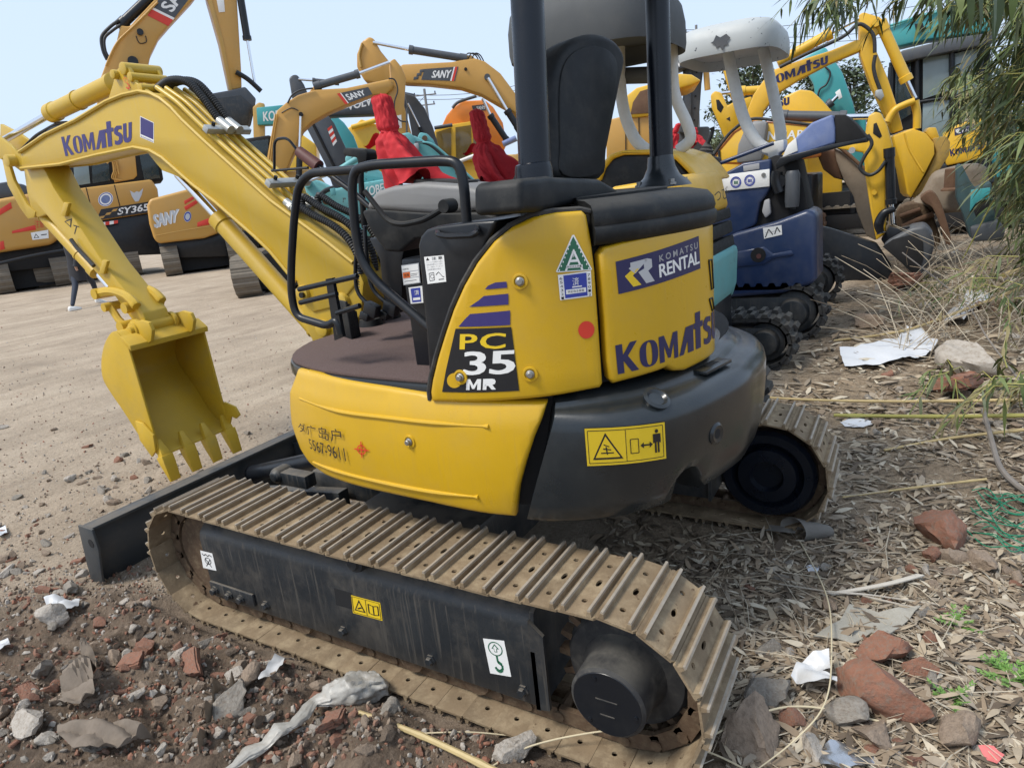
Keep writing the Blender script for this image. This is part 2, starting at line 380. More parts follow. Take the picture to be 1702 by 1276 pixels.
def crawler(parent, o, ax, L, wd_, h, lug=.0, n=40, m='rubber', inner='black', lat=None):
    "a crawler track along unit vector ax, lugs across it, with frame, idler and sprocket"
    o = Vector(o); ax = Vector(ax).normalized(); lt = Vector((ax.y, -ax.x, 0)); up = Vector((0, 0, 1)); r = h / 2; a = L / 2 - r
    def path(s):
        tot = 4 * a + 2 * math.pi * r; s = s % tot
        if s < 2 * a: return (a - s, h), (-1, 0), (0, 1)
        s -= 2 * a
        if s < math.pi * r: q = s / r; return (-a - r * math.sin(q), r + r * math.cos(q)), (-math.cos(q), -math.sin(q)), (-math.sin(q), math.cos(q))
        s -= math.pi * r
        if s < 2 * a: return (-a + s, 0), (1, 0), (0, -1)
        q = (s - 2 * a) / r; return (a + r * math.sin(q), r - r * math.cos(q)), (math.cos(q), math.sin(q)), (math.sin(q), -math.cos(q))
    tot = 4 * a + 2 * math.pi * r; mb = MB(M[m]); w2 = wd_ / 2
    def rad(t): return (t * 7919 % 13) / 13
    for i in range(n):
        (x, z), t, nn = path(tot * i / n); st = tot / n
        P = o + ax * x + up * z; T = ax * t[0] + up * t[1]; Nn = ax * nn[0] + up * nn[1]
        Mx = Matrix((lt, T, Nn)).transposed(); mb.box(P - Nn * .02, (wd_, st * 1.06, .03), Mx)
        mb.loft([[P + lt * sx * w2 + T * st * ty + Nn * hh for ty, hh in ((-.36, -.01), (-.18, .022 + lug), (.18, .022 + lug), (.36, -.01))] for sx in (-1, -.1 * (1 if lug else -10))])
        if lug: mb.loft([[P + lt * sx * w2 + T * st * (ty + .5) + Nn * hh for ty, hh in ((-.36, -.01), (-.18, .022 + lug), (.18, .022 + lug), (.36, -.01))] for sx in (.1, 1)])
    c = mb.build('crawler_track', parent, smooth=30)
    mb = MB(M[inner]); mb.prism([o + lt * (-w2 * .75) + ax * x + up * z for x, z in ((-a, h * .28), (a, h * .28), (a, h * .72), (-a, h * .78))], lt * wd_ * .75)
    mb.cyl(o + lt * -w2 * .8 + ax * a + up * r, o + lt * w2 * .8 + ax * a + up * r, r - .07, 22)
    mb.lathe([(0, 0), (r * .45, 0), (r * .5, -.03), (r * .55, -.05), (r - .06, -.06), (r - .06, -wd_ * .8)], o - lt * 0 + lt * (w2 * .98) - ax * a + up * r, lt, 26)
    mb.lathe([(0, 0), (r * .45, 0), (r * .5, -.03), (r * .55, -.05), (r - .06, -.06), (r - .06, -wd_ * .8)], o + lt * (-w2 * .98) - ax * a + up * r, -lt, 26)
    mb.build('track_frame', parent, .004)
    return c

def closed(px, n=5):
    "round off a traced outline"
    L = len(px); out = []
    P = [Vector((x, y, 0)) for x, y in px]
    for i in range(L):
        a, b, c, d = P[i - 1], P[i], P[(i + 1) % L], P[(i + 2) % L]
        for k in range(n):
            t = k / n; v = .5 * ((2 * b) + (c - a) * t + (2 * a - 5 * b + 4 * c - d) * t * t + (3 * b - a - 3 * c + d) * t ** 3); out.append((v.x, v.y))
    return out
def canopy(parent, x0, x1, y0, y1, z0, z1, m, hang=.05):
    "moulded roof: domed top, rounded corners, short skirt, hollow underneath"
    mb = MB(m); cx, cy, hx, hy = (x0 + x1) / 2, (y0 + y1) / 2, (x1 - x0) / 2, (y1 - y0) / 2
    def ring(k, z, n=48):
        q = []
        for i in range(n):
            a = 2 * math.pi * i / n; c, s_ = math.cos(a), math.sin(a); e = .5
            q.append(Vector((cx + hx * k * math.copysign(abs(c) ** e, c), cy + hy * k * math.copysign(abs(s_) ** e, s_), z)))
        return q
    h = z1 - z0
    mb.loft([ring(.90, z0 + h * .30), ring(.95, z0 + .02), ring(.985, z0), ring(1, z0 + h * .12), ring(.995, z0 + h * .45), ring(.96, z0 + h * .70), ring(.88, z0 + h * .87), ring(.7, z0 + h * .96), ring(.35, z1), ring(.02, z1)])
    return mb.build('canopy_roof', parent, smooth=60)
# ================================================================ the nearest mini excavator
rnd = random.Random(7)
EX = thing('mini_excavator', 'nearest yellow mini excavator with steel tracks and charcoal counterweight, bucket lowered beyond its blade', 'mini excavator', (.12, 0, 0))
# ---- tracks
TR, Y0, Y1, TZ = .236, -.91, .87, .262
TL = 2 * (Y1 - Y0) + 2 * math.pi * TR; NS = 48
def tpath(s, r=TR):
    s %= TL; L = Y1 - Y0
    if s < L: return Vector((0, Y1 - s, TZ + r - .012 * math.sin(math.pi * s / L))), Vector((0, -1, 0))
    s -= L
    if s < math.pi * TR: a = s / TR; return Vector((0, Y0 - r * math.sin(a), TZ + r * math.cos(a))), Vector((0, -math.cos(a), -math.sin(a)))
    s -= math.pi * TR
    if s < L: return Vector((0, Y0 + s, TZ - r)), Vector((0, 1, 0))
    a = (s - L) / TR; return Vector((0, Y1 + r * math.sin(a), TZ - r * math.cos(a))), Vector((0, math.cos(a), math.sin(a)))
def shoe_bm():
    mb = MB(M['shoe']); bm = mb.bm; P = .0525; T = .007
    outl = [(-.15, -P), (-.143, -P - .004), (.143, -P - .004), (.15, -P), (.15, P - .006), (.143, P), (-.143, P), (-.15, P - .006)]
    holes = [[(cx + rx * math.cos(-2 * math.pi * k / 10), cy + ry * math.sin(-2 * math.pi * k / 10)) for k in range(10)] for cx, cy, rx, ry in ((-.088, -.004, .0085, .0085), (.088, -.004, .0085, .0085), (0, .0, .017, .0075))]
    es = []; loops = [outl] + holes
    for lp in loops:
        v = mb.vs([(x, y, 0) for x, y in lp]); es += [bm.edges.new((v[i], v[(i + 1) % len(v)])) for i in range(len(v))]
    g = bmesh.ops.triangle_fill(bm, use_beauty=True, use_dissolve=False, edges=es)
    fs = [f for f in bm.faces]
    ex = bmesh.ops.extrude_face_region(bm, geom=fs)
    for v in ex['geom']:
        if isinstance(v, bmesh.types.BMVert): v.co.z -= T
    for f in bm.faces: f.material_index = mb.k()
    for y in (-.0385, .0345):
        mb.loft([[(x, y - .008, -.002), (x, y + .008, -.002), (x, y + .0052, .014), (x, y - .0042, .014)] for x in (-.15, -.146, .146, .15)], M['shoe']); mb.loft([[(x, y - .0045, .0138), (x, y + .0055, .0138), (x, y + .004, .020), (x, y - .003, .020)] for x in (-.149, -.146, .146, .149)], M['worn'])
    return mb
SHOE = shoe_bm().build('track_shoe', None, smooth=30).data
bpy.data.objects.remove(bpy.data.objects['track_shoe'])
def track(xc, side, yo=0):
    n0 = set(EX.children)
    tr = MB(M['chain'])
    for i in range(NS):
        p, t = tpath((i + .5) * TL / NS, TR - .03); n = Vector((0, -t.z, t.y)); n = Vector((1, 0, 0)).cross(t); n = n if n.dot(p - Vector((0, (Y0 + Y1) / 2 if Y0 < p.y < Y1 else p.y * 0, TZ))) > 0 else -n
        Mx = Matrix((Vector((1, 0, 0)), t, n)).transposed()
        for dx in (-.045, .045): tr.box(Vector((xc + dx, 0, 0)) + p + n * -.002, (.018, .11, .05), Mx)
        tr.cyl(Vector((xc - .06, 0, 0)) + p + t * .05, Vector((xc + .06, 0, 0)) + p + t * .05, .017, 8)
    tr = tr.build('crawler_track', EX, smooth=40)
    for i in range(NS):
        p, t = tpath((i + .25) * TL / NS); n = t.cross(Vector((1, 0, 0)))
        # outward normal
        c = Vector((0, max(Y0, min(Y1, p.y)), TZ)); n = n if n.dot(p - c) > 0 else -n
        x = t.cross(n)
        Mx = Matrix((x, t, n)).transposed().to_4x4()
        jit = Euler((rnd.uniform(-.025, .025), rnd.uniform(-.01, .01), 0)).to_matrix().to_4x4()
        o = bpy.data.objects.new('track_shoe', SHOE); COL.objects.link(o); o.parent = tr; o.matrix_parent_inverse = Matrix.Identity(4)
        o.matrix_world = Matrix.Translation(Vector((xc, 0, 0)) + p + n * .008) @ Mx @ jit
    xo, xi = xc - side * -.085, xc + side * -.10
    # frame beam, lofted along y:   side = -1 is the near track
    def sec(y, top): return [(xc + side * .09, y, .10), (xc + side * .09, y, top - .07), (xc + side * .083, y, top - .045), (xc + side * .06, y, top - .022), (xc - side * .09, y, top + .02), (xc - side * .10, y, .10)]
    fr = MB(M['frame']); fr.loft([sec(y, .435) for y in (.84, .80, .4, 0, -.4, -.66)]); fr.bevel(.006)
    fr.prism([(xc + side * .10, -.655, .10), (xc + side * .10, -.655, .30), (xc + side * .085, -.655, .42), (xc, -.655, .46), (xc - side * .12, -.655, .46), (xc - side * .12, -.655, .10)], (0, -.014, 0))
    fr.prism([(xc + side * .10, -.655, .10), (xc + side * .10, -.655, .40), (xc + side * .10, -.70, .36), (xc + side * .10, -.70, .11)], (-side * .012, 0, 0))
    fr = fr.build('track_frame', EX, smooth=35)
    bl = MB(M['frame']); bl.box((xc + side * .096, .70, .152), (.012, .26, .055)); bl.bevel(.004); bl.build('guide_plate', fr)
    for y in (.80, .71, .64, .51, .11, -.27, -.61):
        mb = MB(M['frame']); mb.lathe([(0, .016), (.012, .016), (.014, .012), (.014, .004), (.019, .003), (.019, -.004)], (xc + side * (.105 if y > .6 else .093), y, .145), (side, 0, 0), 6 if y < .6 else 12); mb.build('frame_bolt', fr, smooth=20)
    for y in (.62, .36, .10, -.16, -.42):
        mb = MB(M['chain']); mb.lathe([(0, -.07), (.05, -.07), (.056, -.05), (.05, -.04), (.05, .04), (.056, .05), (.05, .07), (0, .07)], (xc, y, .095), (1, 0, 0), 14); mb.build('lower_roller', EX)
    mb = MB(M['rubber']); mb.lathe([(0, .118), (.02, .118), (.024, .11), (.036, .108), (.04, .095), (.04, 0), (.03, -.01)], (xc - side * .0, -.02, .452), (side, 0, 0), 20); mb.build('carrier_roller', EX)
    mb = MB(M['chain']); mb.lathe([(0, -.05), (.17, -.05), (.185, -.03), (.185, .03), (.17, .05), (.06, .06), (0, .06)], (xc, Y1, TZ), (1, 0, 0), 32); mb.build('front_idler', EX)
    sp = MB(M['chain']); pts = []
    for k in range(19):
        a = 2 * math.pi * k / 19
        for da, r in ((-.07, .165), (-.04, .205), (.04, .205), (.07, .165)): pts.append((xc - .02, Y0 + r * math.cos(a + da), TZ + r * math.sin(a + da)))
    sp.prism(pts, (.04, 0, 0)); sp.build('sprocket', EX, smooth=30)
    mo = MB(M['black'])
    if side < 0:
        mo.lathe([(.06, -.02), (.175, -.02), (.178, .0), (.165, .02), (.12, .025), (.105, .05), (.104, .145), (.096, .152)], (xc - .01, Y0, TZ), (side, 0, 0), 40, M['rubber'])
        mo.lathe([(.0965, .135), (.0965, .150), (.0935, .1535), (0, .1535)], (xc - .01, Y0, TZ), (side, 0, 0), 40, M['black'])
        mo.bevel(.003, 1, 60)
    else:
        mo.lathe([(.15, .05), (.20, .05), (.20, .10), (.185, .12), (.15, .12), (.14, .10), (.125, .09), (.12, .13), (.07, .135), (.06, .11), (.0, .11)], (xc, Y0, TZ), (-1, 0, 0), 40, M['post'])
    mo = mo.build('travel_motor', EX, smooth=35)
    if side < 0:
        mb = MB(M['black'])
        for a in (1.2, 3.3, 5.4): mb.cyl((xc - .160, Y0 + .08 * math.cos(a), TZ + .08 * math.sin(a)), (xc - .167, Y0 + .08 * math.cos(a), TZ + .08 * math.sin(a)), .006, 8)
        for dz, l in ((.012, .03), (-.035, .02)): mb.box((xc - .1645, Y0 + .0, TZ + dz), (.002, l * 2, .003), m=M['frame'])
        mb.build('drain_plug', mo)
    for o in set(EX.children) - n0: o.location.y += yo
    return fr
FRAME = track(-.72, -1); track(.74, 1, -.13)
FS = XP(-.8105)
Dec().rect(0, 0, 1, 1, M['white']).up().ring(.5, .74, .34, .20, .14, M['green']).line([(.5, .56), (.5, .36)], .09, M['green']).line([(.5, .38), (.68, .30), (.66, .16), (.5, .10), (.36, .16), (.34, .22)], .10, M['green']).poly([(.5, .88), (.68, .74), (.57, .74), (.57, .65), (.43, .65), (.43, .74), (.32, .74)], M['green']).up().poly([(.5, .84), (.6, .755), (.545, .755), (.545, .67), (.455, .67), (.455, .755), (.4, .755)], M['white']).lay('lifting_point_label', FS, [(803, 1060), (838, 1064), (850, 1124), (815, 1118)], FRAME)
Dec().rect(0, 0, 1, 1, M['yprint']).up().line([(.04, .06), (.96, .06), (.96, .94), (.04, .94), (.04, .06)], .02, M['blackp']).line([(.5, .06), (.5, .94)], .02, M['blackp']).poly([(.08, .2), (.27, .85), (.46, .2)], M['blackp']).line([(.58, .25), (.58, .75), (.74, .68), (.9, .75), (.9, .25), (.74, .2), (.58, .25)], .04, M['blackp']).line([(.74, .2), (.74, .68)], .04, M['blackp']).up().poly([(.14, .26), (.27, .7), (.40, .26)], M['yprint']).up().line([(.2, .34), (.34, .45)], .06, M['blackp']).lay('grease_warning_label', FS, [(583, 988), (632, 1001), (636, 1031), (587, 1018)], FRAME)
Dec().rect(0, 0, 1, 1, M['white']).up().line([(.1, .85), (.25, .75), (.4, .85), (.55, .75), (.7, .85), (.9, .78)], .05, M['blackp']).ring(.5, .48, .25, .2, .2, M['blackp']).line([(.3, .15), (.7, .6)], .05, M['blackp']).line([(.7, .15), (.3, .6)], .05, M['blackp']).lay('tie_down_label', FS, [(333, 914), (353, 919), (360, 948), (338, 943)], FRAME)
mb = MB(M['dark']); mb.plate(FS, [(555, 977), (583, 985), (586, 1012), (559, 1005)], .0015, .001); mb.build('grease_port', FRAME)
# ---- car body and slew ring
mb = MB(M['frame']); mb.box((0, -.02, .36), (1.06, .55, .2)); mb.box((0, .5, .36), (.5, .6, .12)); mb.bevel(.02)
mb.build('car_body', EX)
mb = MB(M['black']); mb.cyl((.1, 0, .44), (.1, 0, .64), .38, 40); mb.build('slew_ring', EX)
# ---- dozer blade
mb = MB(M['blade'])
def bsec(x): return [(x, 1.632, .300), (x, 1.612, .288), (x, 1.60, .20), (x, 1.615, .10), (x, 1.66, -.03), (x, 1.685, -.03), (x, 1.655, .10), (x, 1.64, .2), (x, 1.648, .3)]
mb.loft([bsec(-.86), bsec(.86)])
for x in (-.87, .858): mb.prism([(x, 1.545, .300), (x, 1.66, .303), (x, 1.69, .1), (x, 1.70, -.05), (x, 1.60, -.05), (x, 1.585, .06), (x, 1.54, .20)], (.012, 0, 0))
mb.box((0, 1.60, .292), (1.72, .07, .014))
bl = mb.build('dozer_blade', EX, .003, 2)
for x in (-.33, .33): mb = MB(M['blade']); mb.prism([(x, 1.6, .06), (x, 1.6, .24), (x, .9, .34), (x, .55, .38), (x, .55, .24)], (.06, 0, 0)); mb.build('push_arm', bl, .004)
mb = MB(M['dark']); mb.cyl((-.8705, 1.585, .225), (-.872, 1.585, .225), .021, 16); mb.build('shackle_hole', bl)
mb = MB(M['black']); mb.cyl((-.02, 1.55, .2), (-.02, .75, .42), .045, 16); mb.build('blade_cylinder', bl)
mb = MB(M['frame']); mb.lathe([(0, .05), (.02, .05), (.035, .03), (.035, -.03), (.02, -.05), (0, -.05)], (-.40, .80, .47), (1, 0, 0), 16); mb.box((-.40, .72, .46), (.06, .2, .06)); mb.build('arm_pin', bl, .006)
# ================================================================ upper structure
LP = [(-.26, .665), (-.40, .60), (-.53, .48), (-.61, .30), (-.655, .10), (-.672, -.15), (-.675, -.33), (-.663, -.49), (-.618, -.64), (-.552, -.74), (-.46, -.84), (-.33, -.92), (-.12, -.985), (.12, -1.0)]
C = Cv(LP + [(.24 - x, y) for x, y in LP[-2::-1]])
SM = C.L[-1] / 2
CC = Cv(LP[:-1] + [(.0, -.992), (.17, -.988), (.33, -.94), (.45, -.835), (.53, -.66), (.58, -.45), (.61, -.2), (.62, .1)])
CH = Cv(LP[:-1] + [(.0, -.965), (.12, -.918), (.25, -.84), (.38, -.72), (.48, -.55), (.55, -.35), (.58, -.1), (.59, .2)])    # the engine hood is narrower on the right
def mir(pts): return list(pts) + [(2 * SM - u, v) for u, v in list(pts)[::-1]]
def plan(w, z, a=0, b=1, n=60): return [C.at(C.L[-1] * (a + (b - a) * i / n), z, w) for i in range(n + 1)]
# chassis plate and inner dark hull
mb = MB(M['dark']); mb.prism(plan(-.04, .64), (0, 0, .34))
q = [CH.at(u, 1.0, -.035) for u in [C.su(-.60) + i * (CH.L[-1] - C.su(-.60)) / 40 for i in range(41)]]
mb.prism(q, (0, 0, .47)); mb.build('chassis', EX)
# lower yellow skirt
SKP = [(489, 614), (520, 622), (560, 632), (640, 645), (715, 657), (800, 664), (911, 668), (902, 693), (890, 722), (876, 765), (865, 805), (857, 858), (800, 852), (715, 834), (640, 818), (580, 803), (545, 790), (522, 772), (507, 745), (494, 700), (488, 650)]
def skoff(u, v): t = (v - .62) / .36; return .012 + .012 * math.sin(math.pi * max(0, min(1, t))) - .05 * max(0, .12 - t) ** .5 * .4 - .09 * max(0, t - .86)
mb = MB(M['yellow']); o = [C.inv(x, y) for x, y in SKP]
mb.prism([(p.x, p.y, 0) for p in o], (0, 0, -.035)); mb.bevel(.014, 3, 50, lambda e: all(v.co.z > -.001 for v in e.verts)); mb.wrap(C, skoff, .03)
SK = mb.build('skirt_panel', EX, smooth=60)
mb = MB(M['yellow'])
for L in ([(497, 662), (560, 683), (640, 694), (720, 703), (812, 709)], [(520, 768), (560, 783), (640, 803), (720, 818), (795, 826)]):
    P = []
    for x, y in L: a = C.inv(x, y, .02); P.append(C.at(a.x, a.y, skoff(*a) + .0005))
    mb.tube(P, [.004] + [.0075] * (len(P) - 2) + [.003], 8, smooth=True)
mb.build('pressed_rib', SK)
def bolt(S, px, w, parent, r=.0085):
    P = S(px[0], px[1], w); n = (S(px[0], px[1], w + .01) - P); a = S.inv(px[0], px[1], w); n = S.at(a.x, a.y, w + .01) - S.at(a.x, a.y, w); n.normalize()
    mb = MB(M['steel']); mb.lathe([(r * 1.4, -.002), (r * 1.4, .002), (r, .004), (r, .012), (r * .8, .014), (0, .014)], P, n, 12); mb.lathe([(r * 2.6, -.003), (r * 2.5, .0015), (r * 1.9, .002), (r * 1.6, -.002)], P, n, 24, M['yellow'])
    return mb.build('panel_bolt', parent, smooth=30)
bolt(C, (680, 734), .026, SK)
Dec().text('ダ广岛户', -.28, .56, 1, 1, M['blackp']).text('5567-9611', .04, 0, 1.02, .42, M['blackp']).lay('phone_marking', C, [(506, 704), (566, 713), (574, 766), (514, 744)], SK, .031)
Dec().ring(.5, .5, .3, .3, .22, M['redp']).line([(.5, 0), (.5, 1)], .07, M['redp']).line([(0, .5), (1, .5)], .07, M['redp']).lay('red_target_mark', C, [(588, 732), (612, 735), (614, 762), (590, 759)], SK, .027)
# counterweight
a = C.inv(920, 672); b = C.inv(868, 858); e = C.su(-.60, 1)
prof = [(-.08, .628), (.02, .624), (.07, .628), (.094, .645), (.106, .69), (.116, .76), (.122, .84), (.122, .90), (.117, .922), (.103, .940), (.082, .951), (.05, .955), (.02, .962), (.012, .972), (-.06, .985), (-.12, .99)]
NU = 90; rings = []
un = CC.inv(1145, 840, .1).x
for i in range(NU + 1):
    t = i / NU; ring = []
    for w, z in prof:
        zz = (z - .62) / .35; g_ = .006 + .012 * (1 - max(0, min(1, zz))); u0 = b.x + (a.x - b.x) * max(0, min(1, zz)) + g_; u1 = CC.L[-1]; u = u0 + (u1 - u0) * t
        k = min(1, .42 + max(0, (u - u0) / .40)); k = k * k * (3 - 2 * k)
        ww = w * k if w > 0 else w
        nt = max(0, 1 - (abs(u - un) / .055) ** 3); z2 = z + (max(0, .735 - z) * nt if z < .735 else 0)
        zt = z2
        ring.append(CC.at(u, zt, ww))
    rings.append(ring)
mb = MB(M['cw']); mb.loft(rings); CWT = mb.build('counterweight', EX, smooth=50)
def cwo(u, v): return 0
mb = MB(M['dark']); aa = [CC.at(a.x + .02 + (CC.L[-1] - a.x - .04) * i / 60, .63, -.02) for i in range(61)]; mb.prism(aa, (0, 0, .34)); mb.build('counterweight_core', CWT)
# flat raised pad carrying the warning label
WS = Pl(C(1040, 738, .105), C.at(C.inv(1040, 738, .1).x, .8, .2) - C.at(C.inv(1040, 738, .1).x, .8, .1))
_lp = [(970, 711), (1105, 700), (1108, 762), (975, 775)]
Y_, K_ = M['yprint'], M['blackp']
d = Dec().rect(0, 0, 1, 1, K_).up().rect(.008, .015, .992, .985, Y_).up().line([(.04, .08), (.96, .08), (.96, .92), (.04, .92), (.04, .08)], .018, K_, 2.2).line([(.51, .08), (.51, .92)], .015, K_, 2.2).poly([(.09, .17), (.27, .86), (.47, .17)], K_)
d.up().poly([(.125, .22), (.27, .77), (.435, .22)], Y_).up()
d.line([(.2, .34), (.36, .34)], .03, K_, 2.2).line([(.28, .3), (.27, .5)], .035, K_, 2.2).line([(.23, .45), (.33, .42)], .03, K_, 2.2).line([(.24, .56), (.31, .5)], .025, K_, 2.2)
d.line([(.56, .28), (.56, .65), (.65, .65), (.65, .28), (.56, .28)], .02, K_, 2.2).line([(.69, .46), (.80, .46)], .04, K_, 2.2).poly([(.67, .46), (.71, .54), (.71, .38)], K_).poly([(.82, .46), (.78, .54), (.78, .38)], K_).disc(.875, .79, .022, .05, K_).rect(.84, .5, .91, .72, K_).rect(.845, .22, .868, .5, K_).rect(.882, .22, .905, .5, K_).rect(.825, .48, .84, .72, K_).rect(.91, .48, .925, .72, K_)
d.lay('swing_warning_label', CC, _lp, CWT, .124)
mb = MB(M['cw']); P = CC.inv(1190, 720, .12); mb.lathe([(.012, .004), (.026, .008), (.034, .002), (.034, -.01)], CC.at(P.x, P.y, .12), CC.at(P.x, P.y, .2) - CC.at(P.x, P.y, .1), 24); mb.lathe([(0, .005), (.026, .005), (.026, -.01)], CC.at(P.x, P.y, .12), CC.at(P.x, P.y, .2) - CC.at(P.x, P.y, .1), 24, M['dark']); mb.build('lifting_hole', CWT)
mb = MB(M['cw']); P = Z(1090, 664, .957); mb.lathe([(.035, -.01), (.04, .008), (.03, .012), (.022, .004), (0, .003)], P, (-.3, -.6, 1), 20); mb.build('recess_cup', CWT)
mb = MB(M['cw']); P = CC.at(CC.inv(1170, 645, .0).x, .968, .03); mb.box(P, (.16, .05, .012), Euler((0, 0, -.25))); mb.box(P + Vector((.0, 0, .006)), (.06, .03, .006), Euler((0, 0, -.25)), M['dark']); mb.build('hood_hinge', CWT, .003)
GL = dict(K=[[(0, 0), (.3, 0), (.3, 1), (0, 1)], [(.3, .42), (.3, .62), (.66, 1), (1, 1), (.52, .56), (1, 0), (.64, 0)]],
          M=[[(0, 0), (.24, 0), (.24, .62), (.43, .1), (.57, .1), (.76, .62), (.76, 0), (1, 0), (1, 1), (.74, 1), (.5, .42), (.26, 1), (0, 1)]],
          N=[[(0, 0), (.28, 0), (.28, .55), (.7, 0), (1, 0), (1, 1), (.72, 1), (.72, .45), (.3, 1), (0, 1)]],
          A=[[(0, 0), (.3, 0), (.5, .62), (.7, 0), (1, 0), (.66, 1), (.34, 1)], [(.36, .18), (.64, .18), (.58, .36), (.42, .36)]],
          R=[[(0, 0), (.28, 0), (.28, .36), (.42, .36), (.68, 0), (1, 0), (.72, .42), (.9, .52), (.95, .74), (.86, .93), (.66, 1), (0, 1), (0, .3), (.28, .55), (.28, .8), (.58, .8), (.66, .68), (.58, .55), (.28, .55), (0, .3)]],
          T=[[(.34, 0), (.66, 0), (.66, .8), (1, .8), (1, 1), (0, 1), (0, .8), (.34, .8)]])
def glyph(d, ch, x0, y0, x1, y1, m):
    for P in GL[ch]: d.poly([(x0 + x * (x1 - x0), y0 + y * (y1 - y0)) for x, y in P], m)
def oval(d, x0, y0, x1, y1, m, t=.34, a0=0, a1=360):
    cx, cy, rx, ry = (x0 + x1) / 2, (y0 + y1) / 2, (x1 - x0) / 2, (y1 - y0) / 2; n = 26
    for k in range(n):
        a, b = R(a0 + (a1 - a0) * k / n), R(a0 + (a1 - a0) * (k + 1) / n)
        q = lambda g, e: (cx + rx * (1 - e) * math.copysign(abs(math.cos(g)) ** .8, math.cos(g)), cy + ry * (1 - e * rx / ry * 1.1) * math.copysign(abs(math.sin(g)) ** .8, math.sin(g)))
        d.poly([q(a, 0), q(b, 0), q(b, 2 * t), q(a, 2 * t)], m)
def komatsu(name, S, cor, parent, off, m):
    d = Dec(); g = .012
    glyph(d, 'K', 0, 0, .145, .94, m); oval(d, .155, .0, .295, .84, m)
    glyph(d, 'M', .305, 0, .475, .84, m)
    d.poly([(.485, 0), (.53, 0), (.575, .40), (.575, 0), (.64, 0), (.64, .84), (.56, .84)], m)
    d.poly([(.665, 0), (.725, 0), (.725, 1.16), (.665, 1.16)], m).rect(.645, .66, .665, .84, m).rect(.725, .66, .755, .84, m)
    d.poly([(.765, .05), (.80, 0), (.84, 0), (.875, .1), (.875, .4), (.85, .52), (.815, .6), (.815, .68), (.835, .7), (.865, .66), (.865, .84), (.80, .88), (.765, .78), (.762, .56), (.785, .46), (.825, .36), (.825, .22), (.80, .18), (.765, .24)], m)
    d.poly([(.885, .9), (.93, .9), (.93, .28), (.945, .2), (.958, .28), (.958, .9), (1.0, .9), (1.0, .2), (.985, .05), (.945, 0), (.905, .05), (.885, .2)], m)
    return d.lay(name, S, cor, parent, off)
# yellow side panel
SPP = [(716, 668), (714, 652), (717, 632), (726, 595), (738, 556), (752, 515), (770, 475), (792, 437), (820, 402), (850, 378), (885, 361), (925, 353), (968, 350), (976, 357), (984, 400), (990, 450), (1003, 638), (998, 645), (940, 656), (865, 665), (790, 669)]
mb = MB(M['yellow']); o = [CH.inv(x, y, .014) for x, y in SPP]
mb.prism([(p.x, p.y, 0) for p in o], (0, 0, -.04)); mb.bevel(.013, 3, 50, lambda e: all(v.co.z > -.001 for v in e.verts)); mb.wrap(CH, lambda u, v: .014, .08)
SP = mb.build('side_panel', EX, smooth=60)
mb = MB(M['rubber']); o = [CH.inv(x, y, .006) for x, y in [(p[0] - 4, p[1] - 2) for p in SPP[:13]] + [(983, 352)]]; mb.tube([CH.at(p.x, p.y, -.004) for p in o], .0085, 8); mb.build('panel_seal', SP)
SW = .0148
d = Dec(); d.poly([(.17, 1), (.86, 1), (1, 0), (0, 0), (.05, .35)], K_); d.up()
d.text('PC', .24, .68, .80, .92, M['yprint'], .03, 1.12).text('35', .30, .28, .93, .65, M['white'], .035, .95).disc(.175, .19, .105, .12, M['yellow'])
glyph(d, 'M', .34, .04, .53, .215, M['white']); glyph(d, 'R', .555, .04, .72, .215, M['white'])
d.lay('model_badge', CH, [(737, 546), (870, 542), (863, 649), (735, 651)], SP, SW)
for cor, sh in (([(808, 470), (842, 468), (843, 478), (806, 481)], .55), ([(795, 492), (845, 488), (845, 506), (780, 510)], .85), ([(766, 522), (848, 516), (848, 540), (762, 543)], 1)):
    Dec().poly([(0, 0), (1, 0), (1, 1), (.45 if sh < .6 else .2, .97), (.12 if sh < .9 else .1, .55)], M['purple']).lay('purple_stripe', CH, cor, SP, SW)
for p in ((864, 468), (881, 622), (765, 627)): bolt(CH, p, SW + .003, SP)
d = Dec().poly([(0, .03), (.04, 0), (.97, 0), (1, .03), (.53, 1), (.47, 1)], M['white']).up().poly([(.04, .03), (.96, .03), (.5, .96)], M['green']).up().poly([(.24, .03), (.30, .03), (.52, .55), (.49, .62)], M['white']).poly([(.76, .03), (.70, .03), (.48, .55), (.51, .62)], M['white']).rect(.28, .10, .74, .18, M['white']).rect(.38, .26, .64, .33, M['white']).text('済', .43, .38, .57, .56, M['white'])
for k in range(7): d.disc(.09 + .05 * k, .06 + .115 * k, .018, .03, M['white'], 8).disc(.91 - .05 * k, .06 + .115 * k, .018, .03, M['white'], 8)
d.up().text('特定自主検査', .31, .115, .71, .165, M['blackp']).lay('inspection_triangle', CH, [(926, 394), (979, 387), (984, 449), (924, 453)], SP, SW)
d = Dec().rect(0, 0, 1, 1, M['white']).up().rect(.16, .05, .86, .95, M['bluep']).up().text('済', .42, .5, .62, .82, M['white']).rect(.2, .2, .82, .38, M['white']).rect(.40, .43, .70, .48, M['white'])
for k in range(6): d.text('654321'[k], .04, .8 - .155 * k, .12, .9 - .155 * k, K_).text('789012'[k], .89, .8 - .155 * k, .97, .9 - .155 * k, K_)
d.up().text('特定自主検査', .25, .24, .76, .34, K_).lay('inspection_square', CH, [(927, 457), (982, 450), (984, 492), (931, 499)], SP, SW)
Dec().disc(.5, .5, .5, .5, M['redp'], 32).lay('red_dot', CH, [(961, 534), (988, 533), (988, 562), (961, 563)], SP, SW)
